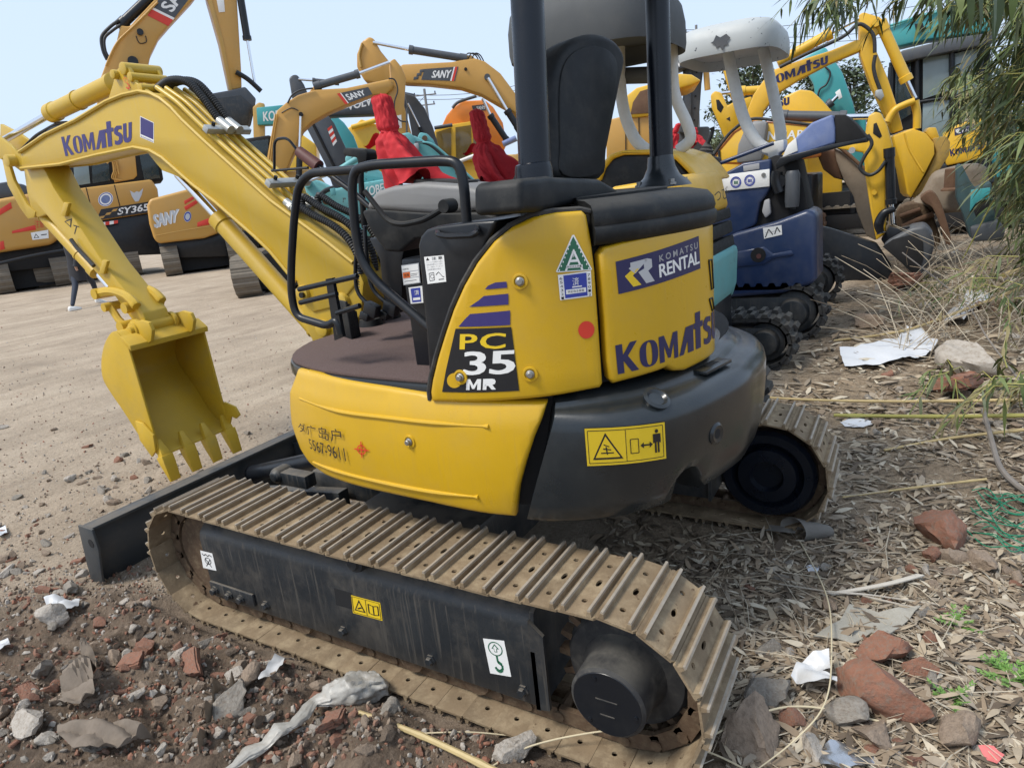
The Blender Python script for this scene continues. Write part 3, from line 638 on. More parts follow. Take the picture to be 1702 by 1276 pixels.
# rear engine cover with lettering
RPL = [(1020, 638), (1013, 630), (1009, 600), (1005, 530), (996, 425), (1005, 411), (1035, 402), (1100, 386)]
o = [CH.inv(x, y, .012) for x, y in RPL]; zt = 1.388; ub = o[0].x
bot = [CH.inv(x, y, .012) for x, y in ((1040, 633), (1098, 616), (1110, 611), (1122, 617), (1140, 616))]
ou = [(p.x, p.y) for p in bot[::-1]] + [(p.x, p.y) for p in o] + [(CH.L[-1] - .5, zt), (CH.L[-1] - .5, 1.02)]
mb = MB(M['yellow']); mb.prism([(u, v, 0) for u, v in ou], (0, 0, -.04)); mb.bevel(.013, 3, 50, lambda e: all(v.co.z > -.001 for v in e.verts)); mb.wrap(CH, lambda u, v: .012, .08)
RPN = mb.build('engine_cover', EX, smooth=60)
d = Dec().rect(0, 0, 1, 1, M['navy']).up()
d.poly([(.11, .70), (.20, .86), (.27, .86), (.30, .82), (.17, .50)], M['silver']).poly([(.13, .86), (.30, .86), (.345, .80), (.345, .56), (.30, .48), (.36, .12), (.27, .12), (.20, .52), (.26, .58), (.26, .72), (.13, .72)], M['silver']).poly([(.07, .50), (.15, .66), (.21, .62), (.145, .46), (.22, .12), (.14, .12)], M['yprint'])
d.text('KOMATSU', .43, .64, .97, .84, M['greyp'], .015, 1.5).text('RENTAL', .42, .17, .985, .57, M['white'], .03, .95).lay('rental_label', CH, [(1023, 435), (1161, 392), (1164, 446), (1028, 489)], RPN, .0125)
komatsu('maker_lettering', CH, [(1022, 571), (1224, 506), (1224, 558), (1027, 622)], RPN, .0125, M['navy'])
mb = MB(M['black'])
for (x0, y0), (x1, y1) in (((1180, 432), (1184, 480)), ((1181, 496), (1185, 515))):
    p, q_ = CH.inv(x0, y0, .012), CH.inv(x1, y1, .012)
    mb.tube([CH.at(p.x - .012, p.y, .013), CH.at(p.x + .012, p.y, .013), CH.at(q_.x + .012, q_.y, .013), CH.at(q_.x - .012, q_.y, .013), CH.at(p.x - .012, p.y, .013)], .003, 6)
mb.build('cover_latch', RPN)
# black top cover
o = CH.inv(986, 372, .0); u0 = CH.inv(988, 400, .012).x; u1 = CH.L[-1]
prof = [(-.05, 1.385), (.012, 1.392), (.024, 1.408), (.026, 1.432), (.018, 1.440), (.022, 1.452), (.016, 1.476), (.0, 1.494), (-.05, 1.505), (-.20, 1.512)]
mb = MB(M['plast']); N_ = 60
mb.loft([[CH.at(u0 + (u1 - u0) * i / N_, z, w) for w, z in prof] for i in range(N_ + 1)]); TOPC = mb.build('hood_top_cover', EX, smooth=55)
mb = MB(M['plast']); mb.prism([CH.at(u0 + (u1 - u0) * i / 40, 1.495, -.12) for i in range(41)], (0, 0, .02)); mb.build('hood_top_plate', TOPC)
# slanted non-slip cleats
mb = MB(M['plast'])
for k in range(7):
    P = Z(1040 + k * 19, 300 - k * 4.2, 1.52); mb.box(P, (.05, .17, .008), Euler((0, 0, -.5)))
mb.build('step_cleats', TOPC, .002)
# ---- tank panel, deck, cab furniture
TS = XP(-.637)
mb = MB(M['black']); mb.plate(TS, [(714, 645), (708, 560), (697, 440), (694, 408), (698, 393), (708, 382), (724, 376), (790, 368), (826, 366), (806, 410), (776, 500), (750, 590), (735, 645)], .42); TANK = mb.build('tank_panel', EX, .01, 3)
mb = MB(M['black']); mb.tube([TS(x, y, w) for x, y, w in ((727, 384, -.01), (728, 390, .03), (742, 393, .032), (785, 391, .032), (793, 386, .03), (793, 376, -.01))], .008, 8, .02); mb.build('grab_handle', TANK)
Dec().rect(0, 0, 1, 1, M['white']).up().poly([(.08, .86), (.17, .97), (.26, .86)], K_).text('注 意', .38, .86, .92, .97, K_, .01).text('エンジンを始動する前に', .08, .76, .92, .82, M['greyp']).text('取扱説明書をよく読み', .08, .67, .9, .73, M['greyp']).text('正しく操作してください', .08, .58, .92, .64, M['greyp']).text('点検整備時は停止', .08, .49, .8, .55, M['greyp']).line([(.15, .1), (.15, .38), (.4, .4), (.4, .12), (.15, .1)], .02, K_).ring(.3, .26, .1, .08, .2, K_).line([(.5, .3), (.65, .4), (.85, .2), (.92, .2)], .025, K_).rect(.62, .1, .9, .13, K_).lay('caution_label', TS, [(705, 427), (738, 424), (742, 468), (711, 472)], TANK)
mb = MB(M['steel']); P = Z(861, 356, 1.478); mb.lathe([(.031, -.03), (.033, .004), (.031, .016), (.025, .021), (.010, .023), (.0105, .034), (.007, .037), (0, .037)], P, (0, 0, 1), 28); mb.build('fuel_cap', TANK)
deck = [C.at(C.L[-1] * i / 60, 0, -.022) for i in range(61)]
dk = [p for p in deck if p.y > -.45]
for nm, z0, z1, ins, m in (('floor_deck', .968, 1.018, 0, M['cw']), ('floor_mat', 1.018, 1.03, .012, M['mat_'])):
    mb = MB(m); pts = [(p.x * (1 - ins) + ins * .12, p.y * (1 - ins) + ins * .1, z0) for p in dk]
    mb.prism(pts, (0, 0, z1 - z0)); DECK = mb.build(nm, EX if nm == 'floor_deck' else DECK, .008 if ins == 0 else .004, 2)
mb = MB(M['plast']); P = Z(583, 560, 1.03)
for k in range(5): mb.box(P + Vector((.03 - k * .011, -.0, .055 + k * .006)), (.012, .10, .11 + k * .012), Euler((0, 0, -.45)))
mb.build('foot_rest', EX, .004)
mb = MB(M['plast'])
for px in ((617, 540), (648, 528)): P = Z(*px, 1.03); mb.lathe([(.055, 0), (.05, .03), (.02, .04), (0, .04)], P, (0, 0, 1), 16)
mb.build('lever_boot', EX)
for i, L in enumerate(([(598, 385), (590, 440), (592, 487), (618, 512)], [(606, 375), (610, 440), (617, 482), (650, 510)])):
    S = XP(-.22 + .05 * i); mb = MB(M['black']); mb.tube([S(*p) for p in L], .0085, 8, .05); a_ = S(*L[-1]); mb.box(a_ + Vector((0, 0, -.005)), (.035, .06, .05), Euler((.4, 0, 0))); mb.box(a_ + Vector((0, .03, -.03)), (.05, .04, .03), Euler((.4, 0, 0))); mb.build('travel_lever', EX, .003)
PB = XP(-.50)
mb = MB(M['black']); mb.box((-.1, -.27, 1.20), (.79, .30, .36)); PED = mb.build('seat_pedestal', EX, .01)
Dec().rect(0, 0, 1, 1, M['silver']).up().rect(.04, .04, .96, .3, M['white']).rect(.04, .34, .45, .62, M['orangep']).rect(.48, .34, .96, .62, M['white']).rect(.04, .66, .96, .96, M['white']).up().text('KOMATSU', .08, .74, .42, .82, K_).line([(.5, .5), (.9, .5)], .02, K_).line([(.5, .42), (.85, .42)], .02, K_).line([(.1, .18), (.8, .18)], .02, K_).text('危険', .12, .40, .40, .56, K_).lay('serial_plate', PB, [(667, 441), (696, 437), (699, 470), (671, 474)], PED, .006)
Dec().rect(0, 0, 1, 1, M['white']).up().rect(.15, .08, .85, .92, M['bluep']).up().text('済', .4, .5, .75, .8, M['white']).rect(.25, .2, .8, .35, M['white']).lay('small_inspection_label', PB, [(679, 478), (702, 475), (704, 503), (683, 505)], PED, .006)
mb = MB(M['black']); mb.plate(XP(-.12), [(612, 396), (676, 392), (668, 432), (668, 520), (640, 520), (630, 430)], .12); mb.build('steering_column', EX, .008)
CS = XP(-.36)
mb = MB(M['plast']); mb.plate(CS, [(600, 352), (612, 346), (700, 352), (800, 352), (830, 362), (828, 374), (760, 392), (690, 398), (664, 420), (640, 418), (618, 390)], .2); CON = mb.build('left_console', EX, .014, 3)
mb = MB(M['gplast']); mb.plate(CS, [(606, 348), (612, 332), (624, 318), (652, 309), (700, 303), (765, 307), (814, 319), (828, 342), (830, 360), (800, 349), (740, 358), (660, 352)], .2, .003); mb.build('console_cover', CON, .022, 3)
mb = MB(M['plast']); P = CS(742, 312, -.1); mb.box(P + Vector((0, 0, .012)), (.12, .19, .03), Euler((.12, 0, 0))); mb.build('console_pocket', CON, .01)
mb = MB(M['plast']); mb.tube([XP(-.42)(*p) for p in ((606, 318), (645, 368), (668, 374), (705, 366), (742, 344))], .009, 8, .03); mb.lathe([(0, .03), (.02, .03), (.022, .02), (.022, -.02)], XP(-.42)(746, 342), (-1, 0, 0), 14); mb.build('safety_lock_lever', CON)
CS2 = XP(.42)
mb = MB(M['plast']); mb.plate(CS2, [(700, 320), (760, 300), (835, 302), (870, 330), (868, 370), (700, 372)], .2); mb.build('right_console', EX, .02, 3)
mb = MB(M['plast']); mb.tube([XP(.1)(600, 262), XP(.1)(600, 300), XP(.1)(606, 380)], .014, 8); mb.plate(XP(.06), [(569, 251), (575, 246), (604, 248), (610, 254), (608, 272), (596, 273), (592, 262), (571, 259)], .07); mb.build('hand_grip', EX, .006)
mb = MB(M['black']); mb.tube([XP(-.24)(520, 270), XP(-.24)(585, 318), XP(-.24)(668, 392)], .011, 10); mb.tube([XP(-.24)(497, 252), XP(-.24)(530, 277)], [.021, .024], 12, m=M['maroon']); mb.build('blade_lever', EX)
mb = MB(M['black']); S = XP(-.1); mb.tube([S(*p) for p in ((456, 285), (456, 232), (478, 229), (500, 258))], .006, 6, .03); mb.tube([S(*p) for p in ((452, 284), (512, 279))], .006, 6); mb.build('mirror_stay', EX)
# seat
mb = MB(M['plast']); S = Pl((.2, -.42, 1.8), (-.18, -1, .06), (0, .10, 1))
mb.plate(S, closed([(926, 296), (919, 240), (917, 150), (924, 104), (945, 70), (985, 54), (1022, 64), (1041, 96), (1034, 140), (1022, 200), (1012, 250), (1002, 296)], 4), .13); SEAT = mb.build('seat_back', EX, .03, 4, ang=50)
mb = MB(M['plast']); mb.plate(S, closed([(936, 290), (932, 240), (931, 150), (940, 104), (966, 80), (1000, 78), (1024, 98), (1026, 134), (1014, 200), (1005, 250), (994, 290)], 4), .02, .006); mb.build('seat_back_shell', SEAT, .005, 2, ang=50)
mb = MB(M['plast']); mb.box((.15, -.15, 1.47), (.50, .50, .12)); mb.build('seat_cushion', SEAT, .04, 3)
mb = MB(M['plast']); mb.plate(XP(-.2), [(815, 318), (828, 308), (850, 300), (870, 250), (878, 250), (880, 330), (840, 350), (822, 345)], .12); mb.build('arm_rest', SEAT, .012)
# rails
RS = XP(-.60)
mb = MB(M['black']); mb.tube([RS(*p) for p in ((776, 372), (771, 305), (762, 270), (735, 267), (620, 274), (590, 282), (585, 310), (590, 380), (599, 432), (625, 468), (714, 545))], .0145, 12, .06)
HR = mb.build('hand_rail', EX)
mb = MB(M['black']); RS2 = XP(-.57)
mb.tube([RS2(*p) for p in ((592, 282), (515, 288), (496, 308), (489, 360), (484, 440), (484, 490), (492, 526), (545, 542), (560, 530), (566, 555))], .0135, 12, .07)
for a_, b_ in (((497, 481), (594, 459)), ((499, 503), (560, 488)), ((560, 520), (598, 508))): mb.tube([RS2(*a_), RS2(*b_)], .009, 8)
mb.plate(RS2, [(541, 464), (552, 462), (570, 560), (556, 566)], .014, .004)
mb.build('front_guard', EX)
# canopy posts and roof
PS = YP(-.62)
mb = MB(M['post']); P = PS(890, 300); P.z = 1.50
mb.lathe([(.044, .0), (.044, .9)], P + Vector((0, 0, .08)), PS(878, -10) - P, 24); mb.lathe([(.050, -.06), (.052, .10), (.049, .115), (.044, .118)], P, (0, .03, 1), 24); PL = mb.build('canopy_post', EX)
mb = MB(M['plast']); mb.plate(YP(-.70), [(866, 352), (866, 300), (872, 296), (916, 292), (926, 294), (998, 297), (1034, 318), (1012, 330), (960, 338), (900, 352)], .14); mb.build('post_base', PL, .016, 3)
mb = MB(M['post']); Q = PS(1100, 290); Q.z = 1.50
mb.lathe([(.047, .1), (.047, .98)], Q, PS(1092, -10) - Q, 24); PR = mb.build('canopy_post', EX)
mb = MB(M['cw']); mb.lathe([(.12, .0), (.105, .02), (.075, .045), (.058, .08), (.052, .12), (.050, .125)], Q, (0, .03, 1), 28); mb.build('post_foot', PR)
for k in range(4):
    a_ = .7 + k * 1.57; mb = MB(M['steel']); mb.lathe([(.018, 0), (.018, .008), (.011, .01), (.011, .022), (0, .022)], Q + Vector((.10 * math.cos(a_), .10 * math.sin(a_), .01)), (0, 0, 1), 8); mb.build('foot_bolt', PR)
mb = MB(M['plast']); mb.box((.13, -.05, 2.52), (1.2, 1.5, .07)); mb.build('canopy_roof', EX, .03, 3)
# ================================================================ boom, arm, bucket
BS = XP(.02); BW = .2
def bx(px, x, S=BS): p = S(*px); return Vector((x, p.y, p.z))
mb = MB(M['boomy'])
BO = [(33, 253), (76, 224), (127, 200), (178, 169), (205, 158), (232, 152), (250, 155), (268, 164), (286, 179), (304, 199), (341, 234), (450, 332), (545, 402), (588, 436), (594, 470), (560, 510), (520, 520), (505, 505), (492, 468), (450, 417), (423, 391), (360, 336), (322, 307), (296, 284), (271, 262), (250, 250), (224, 245), (161, 258), (102, 273), (36, 280)]
mb.plate(BS, BO, BW); mb.bevel(.010, 2)
# welded flanges standing 10 mm proud along both edges
for L in (BO[:14], BO[18:]):
    for x in (.012, .213): mb.tube([bx(p, x + .004) for p in L], .010, 6)
BOOM = mb.build('boom', EX, smooth=40)
komatsu('maker_lettering', BS, [(101, 226), (219, 199), (219, 236), (109, 260)], BOOM, .0005, M['purple'])
Dec().rect(0, 0, 1, 1, M['white']).up().rect(.04, .16, .96, .97, M['purple']).text('komatsu', .06, .02, .94, .13, M['purple']).lay('blue_label', BS, [(233, 193), (256, 204), (256, 238), (233, 228)], BOOM)
BK = [(174, 172), (184, 140), (189, 118), (197, 108), (206, 107), (212, 117), (221, 136), (240, 150), (258, 160), (230, 175)]
mb = MB(M['boomy']);
for x in (.03, .185): mb.prism([bx(p, x) for p in BK], (.022, 0, 0))
for px, r_ in (((203, 114), .03), ((215, 128), .022), ((232, 146), .02)): mb.cyl(bx(px, .02), bx(px, .22), r_, 16)
mb.cyl(bx((191, 124), .005), bx((191, 124), .235), .022, 14); mb.build('cylinder_bracket', BOOM, .004)
Dec().ring(.4, .7, .22, .2, .2, M['orangep']).line([(.55, .5), (.75, .3), (.6, .1), (.4, .2)], .1, M['redp']).lay('hook_mark', XP(.028), [(202, 124), (218, 130), (220, 152), (204, 148)], BOOM, .002)
def ram(name, S, a_, b_, c_, rb, rr_, parent, m=None, x=None, rings=()):
    "hydraulic cylinder: rod from a to b, barrel from b to c"
    A, B, C_ = [S(*p) for p in (a_, b_, c_)]
    mb = MB(m or M['boomy']); ax = (C_ - B).normalized()
    mb.cyl(B, C_, rb, 20); mb.lathe([(rb * .9, -.01), (rb * 1.12, -.008), (rb * 1.12, rb), (rb, rb * 1.1)], B, ax, 20); mb.lathe([(rb * 1.1, -rb * .6), (rb * 1.1, 0), (rb * .9, .005)], C_, ax, 20)
    for t in rings: mb.lathe([(rb, -.008), (rb * 1.1, -.008), (rb * 1.1, .008), (rb, .008)], B.lerp(C_, t), ax, 20)
    o = mb.build(name, parent, smooth=40)
    mb = MB(M['chrome']); mb.cyl(A, B, rr_, 14); mb.build('piston_rod', o, smooth=40); return o
AC = XP(.12)
ram('arm_cylinder', AC, (2, 236), (86, 188), (190, 138), .048, .021, EX, rings=(.45,))
mb = MB(M['black']); mb.tube([AC(*p) for p in ((60, 243), (85, 215), (120, 205), (170, 185), (205, 165))], .012, 8, .06); mb.tube([AC(*p) for p in ((30, 255), (60, 225), (95, 205), (112, 204))], .009, 8, .06); mb.build('arm_hose', EX)
ram('boom_cylinder', AC, (296, 290), (364, 364), (540, 562), .048, .022, EX, rings=(.92,))
mb = MB(M['boomy']); 
for x in (.045, .175): mb.prism([bx(p, x) for p in ((230, 245), (250, 247), (272, 258), (300, 285), (312, 300), (296, 298), (278, 290), (262, 284), (250, 270))], (.02, 0, 0))
mb.cyl(bx((288, 278), .03), bx((288, 278), .21), .028, 14); mb.build('cylinder_ear', BOOM, .003)
# arm
AS = XP(.045); AW = .155
mb = MB(M['boomy'])
mb.plate(AS, [(36, 262), (60, 262), (75, 285), (89, 313), (131, 376), (173, 440), (237, 520), (246, 545), (232, 548), (214, 525), (178, 475), (120, 408), (76, 357), (62, 362), (52, 352), (44, 318)], AW); mb.bevel(.009)
ARM = mb.build('arm', EX, smooth=40)
for x in (.04, .18):
    mb = MB(M['boomy']); mb.prism([bx(p, x, AS) for p in ((-40, 205), (-8, 222), (16, 240), (34, 258), (40, 268), (36, 285), (24, 276), (12, 268), (-6, 262), (-40, 250))], (.02, 0, 0))
    mb.prism([bx(p, x, AS) for p in ((4, 262), (14, 268), (24, 300), (46, 340), (60, 352), (58, 362), (48, 364), (34, 345), (14, 308))], (.02, 0, 0)); mb.build('arm_fork', ARM, .003)
mb = MB(M['boomy']); mb.cyl(bx((27, 267), -.01, AS), bx((27, 267), .25, AS), .035, 16)
mb.build('arm_boss', ARM, .003)
for px in ((112, 352), (176, 448)): mb = MB(M['boomy']); mb.plate(AS, [(px[0] - 6, px[1] - 16), (px[0] + 2, px[1] - 14), (px[0] - 4, px[1] + 8), (px[0] - 12, px[1] + 6)], .02, .02); mb.build('hose_guide', ARM, .003)
Dec().poly([(0, .5), (.5, 1), (.45, .35)], K_).line([(.6, .6), (.95, .7)], .06, K_).line([(.8, .62), (.72, .1)], .06, K_).up().poly([(.1, .53), (.42, .85), (.40, .44)], M['boomy']).lay('pinch_label', AS, [(106, 356), (134, 370), (130, 396), (108, 380)], ARM)
BC = XP(.12)
ram('bucket_cylinder', XP(.10), (182, 478), (160, 452), (72, 356), .040, .018, EX, rings=(.3,))
mb = MB(M['hose']); mb.tube([XP(.02)(*p) for p in ((118, 398), (128, 412), (143, 428), (156, 442))], .012, 8); mb.build('bucket_hose', ARM)
# bucket linkage
mb = MB(M['bucky'])
for x in (.02, .18):
    mb.tube([bx(p, x + .015, AS) for p in ((168, 487), (190, 484), (214, 492), (230, 508))], [.03, .026, .026, .03], 8, smooth=True)
    mb.tube([bx(p, x + .02, AS) for p in ((184, 508), (198, 530), (212, 544))], .022, 8)
for px, r_ in (((168, 487), .032), ((218, 510), .032), ((184, 509), .026), ((211, 542), .036)): mb.cyl(bx(px, 0, AS), bx(px, .235, AS), r_, 16)
mb.build('bucket_link', EX)
GS = XP(-.12); GW = .49
mb = MB(M['bucky']); PR_ = [(211, 571), (200, 560), (188, 551), (178, 562), (171, 580), (168, 604), (171, 630), (186, 656), (204, 682), (237, 732), (267, 760)]
prof = catmull([GS(*p) for p in PR_], 4)
cen = GS(215, 650)
for x in (-.12, .358): mb.prism([Vector((x, p.y, p.z)) for p in prof], (.012, 0, 0))
inn = [p + (cen - p).normalized() * .014 for p in prof]
ring_ = [[Vector((x, p.y, p.z)) for p in prof + inn[::-1]] for x in (-.108, .358)]
mb.loft(ring_)
BUC = mb.build('bucket', EX, .003, 2)
mb = MB(M['bucky'])
a_, b_ = GS(205, 563), GS(216, 578); mb.prism([(-.125, a_.y + .02, a_.z + .015), (-.125, b_.y - .015, b_.z + .012), (-.125, b_.y - .01, b_.z - .02), (-.125, a_.y + .02, a_.z - .01)], (.50, 0, 0))
mb.build('lip_plate', BUC, .004)
for x in (-.135, .372):
  mb = MB(M['bucky']); mb.prism([Vector((x, GS(*p).y, GS(*p).z)) for p in ((228, 698), (240, 702), (258, 722), (262, 748), (256, 758), (236, 730))], (.014, 0, 0)); mb.build('side_plate', BUC, .003)
mb = MB(M['bucky']); mb.plate(XP(.36), [(372, 668), (390, 676), (398, 690), (392, 696), (384, 692), (380, 712), (368, 690)], .014)
mb.build('side_cutter', BUC, .004)
mb = MB(M['bucky'])
for x in (-.02, .245): mb.prism([Vector((x, XP(0)(*p).y, XP(0)(*p).z)) for p in ((212, 566), (214, 548), (224, 536), (238, 531), (252, 535), (258, 548), (256, 566), (240, 576))], (.022, 0, 0))
P = AS(240, 544); mb.cyl((-.03, P.y, P.z), (.27, P.y, P.z), .045, 20); mb.cyl((-.05, P.y, P.z), (.30, P.y, P.z), .026, 16)
for x in (.0, .22): mb.lathe([(.058, -.012), (.058, .012)], (x, P.y, P.z), (1, 0, 0), 20)
mb.build('bucket_ear', BUC, .003)
TP = GS(267, 759); TD = GS(287, 803); TD.x = TP.x; ax = (TD - TP).normalized()
for i in range(4):
    x = -.095 + i * .147; o = Vector((x, TP.y, TP.z)); nrm = Vector((1, 0, 0)).cross(ax)
    mb = MB(M['bucky'])
    def sec(t, w, h): c_ = o + ax * t; return [c_ + Vector((w, 0, 0)) + nrm * h, c_ + Vector((-w, 0, 0)) + nrm * h, c_ + Vector((-w, 0, 0)) - nrm * h, c_ + Vector((w, 0, 0)) - nrm * h]
    mb.loft([sec(-.10, .012, .010), sec(-.02, .026, .024), sec(.02, .030, .026)]); mb.loft([sec(.0, .036, .032), sec(.05, .036, .026), sec(.16, .032, .008)])
    mb.build('bucket_tooth', BUC, .003)
# swing post
mb = MB(M['boomy']); mb.plate(XP(.03), [(497, 478), (515, 458), (545, 445), (592, 440), (604, 470), (600, 520), (580, 556), (545, 566), (522, 572), (508, 548), (500, 510)], .18)
for px in ((508, 487), (572, 500), (540, 545)): P = XP(.03)(*px); mb.cyl(P + Vector((-.03, 0, 0)), P + Vector((.24, 0, 0)), .04, 18)
mb.build('swing_post', EX, .012, 2)
mb = MB(M['black']); P = XP(.03)(512, 488); mb.cyl(P + Vector((-.032, 0, 0)), P + Vector((-.045, 0, 0)), .014, 10); mb.build('pin_bolt', EX)
# pipes and hoses
def hose(mb, pts, r, rib=.012):
    P = catmull(pts, 14); L = [0]
    for a_, b_ in zip(P, P[1:]): L.append(L[-1] + (b_ - a_).length)
    n = max(4, int(L[-1] / rib)) * 2; Q = []; j = 0
    for i in range(n + 1):
        s_ = L[-1] * i / n
        while j < len(L) - 2 and L[j + 1] < s_: j += 1
        Q.append(P[j].lerp(P[j + 1], (s_ - L[j]) / (L[j + 1] - L[j] + 1e-9)))
    mb.tube(Q, [r * (1.12 if i % 2 else .88) for i in range(n + 1)], 8); return mb
for i, x in enumerate((.035, .085, .135, .185)):
    mb = MB(M['boomy']); up_ = Vector((0, -.012, .03)); pts = [bx(p, x) + up_ for p in ((256, 157), (290, 181), (310, 201), (341, 231), (400, 284), (455, 334), (470, 347))]
    mb.tube(pts, .0125, 10, .06); pp = mb.build('hydraulic_pipe', BOOM)
    a_ = pts[-1]; mb = MB(M['galv']); ax = (pts[-1] - pts[-2]).normalized(); mb.cyl(a_, a_ + ax * .07, .0185, 10); mb.cyl(a_ + ax * .025, a_ + ax * .045, .022, 6); mb.build('pipe_fitting', pp)
    mb = MB(M['hose']); end = [bx(p, x + .01) + up_ for p in ((484, 352), (512, 370), (546, 388), (572, 412), (588, 446), (592, 500))]
    end = [e_ + Vector((0, 0, .03 if i % 2 else .0)) for e_ in end]
    hose(mb, [a_ + ax * .06] + end, .016); mb.build('ribbed_hose', pp)
for i, x in enumerate((.10, .15)):
    mb = MB(M['hose']); hose(mb, [bx(p, x) for p in ((236, 146), (256, 132), (285, 134), (310, 158), (338, 196), (356, 214))], .018); hh = mb.build('ribbed_hose', BOOM)
    mb = MB(M['galv']); mb.cyl(bx((340, 200), x), bx((360, 216), x), .022, 10); mb.build('pipe_fitting', hh)
for px in ((352, 232), (455, 322)):
    mb = MB(M['galv']); P = bx(px, .11); mb.box(P + Vector((.01, .0, .045)), (.25, .035, .03), Euler((.75, 0, 0)))
    mb.build('pipe_clamp', BOOM, .004)
    mb = MB(M['plast'])
    for dx in (-.07, .06): mb.cyl(P + Vector((dx, -.0, .055)), P + Vector((dx, -.014, .075)), .009, 6)
    mb.build('clamp_bolt', BOOM)
# red cloths tied over the two control levers
def cloth(name, base, top, h, lab, seed, flare, lean, nh=46):
    r_ = random.Random(seed); ph = [r_.uniform(0, 6.3) for _ in range(6)]
    def fn(i, j):
        a = 2 * math.pi * i; t = j
        if t < .42: q_ = t / .42; rad = (.031 + .007 * q_) * min(1, (q_ * 9) ** .5, ((1.14 - q_) * 4) ** .6)
        else: rad = .026 + .02 * min(1, (t - .42) / .08) + flare * max(0, (t - .42) / .58) ** .9
        g = max(0, (t - .40) / .60)
        fold = 1 + (.06 + .60 * g) * (.55 * math.sin(3 * a + ph[0] + 2.2 * t) + .35 * math.sin(5 * a + ph[1] - 3 * t) + .28 * math.sin(9 * a + ph[2] + 2 * t))
        rad *= fold; c = top.lerp(base, t) + lean * g * g
        hem = .06 * g * (math.sin(2 * a + ph[3]) + .5 * math.sin(5 * a + ph[4]))
        cr = .010 * g * noise.noise(Vector((math.cos(a) * 2, math.sin(a) * 2, t * 9 + seed))) + .006 * noise.noise(Vector((math.cos(a) * 5, math.sin(a) * 5, t * 16 + seed)))
        return c + Vector((math.cos(a) * (rad + cr), math.sin(a) * (rad + cr), -hem * .6 + cr))
    mb = MB(M['red']); mb.grid(fn, 84, nh, thick=.002)
    bmesh.ops.remove_doubles(mb.bm, verts=mb.bm.verts[:], dist=.0003)
    rt = top.lerp(base, .42); mb.tube([rt + Vector((.028 * math.cos(q_), .028 * math.sin(q_), .004 * math.sin(3 * q_))) for q_ in [k * .7 for k in range(10)]], .005, 6)
    a0 = rt + Vector((-.02, .03, 0)); mb.grid(lambda u, v: a0 + Vector((-.02 * v + .015 * u, .06 * v + .01 * u, -.03 * v - .05 * u * (1 - v) + .01 * math.sin(6 * v))), 4, 6, thick=.002)
    o = mb.build(name, None, smooth=75); tag(o, lab, 'cloth', 'red cloths tied over control levers'); return o
S = XP(-.28); cloth('red_cloth', S(668, 305), S(632, 157), .3, 'larger red cloth tied over the control lever above the grey console', 3, .052, Vector((.05, -.05, -.01)))
S = XP(.45); cloth('red_cloth', S(822, 312), S(790, 182), .3, 'narrower red cloth tied over the lever just left of the seat', 5, .048, Vector((.03, -.06, 0)))
for S, a_, b_ in ((XP(-.28), (668, 325), (632, 162)), (XP(.45), (824, 325), (790, 187))):
    mb = MB(M['plast']); mb.cyl(S(*a_), S(*b_), .012, 8); mb.build('control_lever', EX)
# ================================================================ the row of small machines to the right
E2 = thing('mini_excavator', 'yellow mini excavator with domed grey canopy and teal counterweight, next in the row', 'mini excavator', (2.7, 0, 0))
S = XP(3.2)
_f, _b, _t = XP(2.05)(815, 56), S(1160, 84), S(1080, 4)
canopy(E2, 2.05, 3.2, _b.y, _f.y, _b.z - .02, _t.z, M['cang'])
rod('canopy_post', E2, S, [(1117, 75), (1121, 154), (1142, 206), (1147, 232), (1128, 250)], 9.5, 'postw', .15)
rod('canopy_post', E2, S, [(1029, 75), (1031, 141), (1039, 192), (1056, 232), (1078, 252)], 10, 'postw', .15)
rod('far_canopy', E2, S, [(1020, 127), (1080, 125)], 13, 'cang', .1)  # bar standing in for another machine's canopy further back, not a brace
pt('hood_rim', E2, S, [(985, 300), (1000, 272), (1012, 257), (1035, 250), (1095, 248), (1128, 258), (1150, 280), (1166, 302), (1158, 306), (1140, 284), (1122, 266), (1092, 257), (1036, 258), (1018, 264), (1006, 280), (998, 302)], .9, 'minyel', .5, .02, 3)
pt('seat_base', E2, S, [(990, 304), (1010, 268), (1036, 258), (1092, 257), (1122, 266), (1150, 300), (1150, 330), (990, 330)], .8, 'plast', .48, .02)
B2 = pt('hood', E2, S, [(1100, 300), (1160, 290), (1193, 283), (1200, 292), (1212, 342), (1205, 348), (1178, 356), (1100, 360)], -1.1, 'minyel', 0, .03, 3)
Dec().text('せつび', 0, 0, 1.35, 1, K_).lay('painted_writing', YP(-.80), [(1172, 322), (1200, 312), (1203, 332), (1176, 342)], B2, .003)
for k, (y0, y1) in enumerate(((352, 371), (373, 395), (397, 420))):
    pt('air_grille', E2, S, [(1150, y0 + 8), (1178, y0 + 2), (1213 + 3 * k, y0 - 8), (1216 + 3 * k, y1 - 10), (1182, y1), (1150, y1 + 4)], -1.1, 'plast', .0, .012)
pt('counterweight', E2, S, [(1140, 440), (1184, 428), (1222, 405), (1227, 412), (1225, 468), (1219, 488), (1192, 512), (1150, 520)], -1.15, 'tealp', .02, .035, 3)
crawler(E2, (3.28, .26, .0), (0, 1, 0), 2.1, .32, .42, .002, 50, inner='frame'); crawler(E2, (1.95, .26, 0), (0, 1, 0), 2.1, .32, .42, .002, 50, inner='frame')
MB(M['black']).box((2.55, .25, .45), (1.1, 1.2, .4)).build('chassis', E2, .03)
MB(M['plast']).box((2.6, .6, .72), (1.1, 1.2, .12)).build('floor_deck', E2, .03)
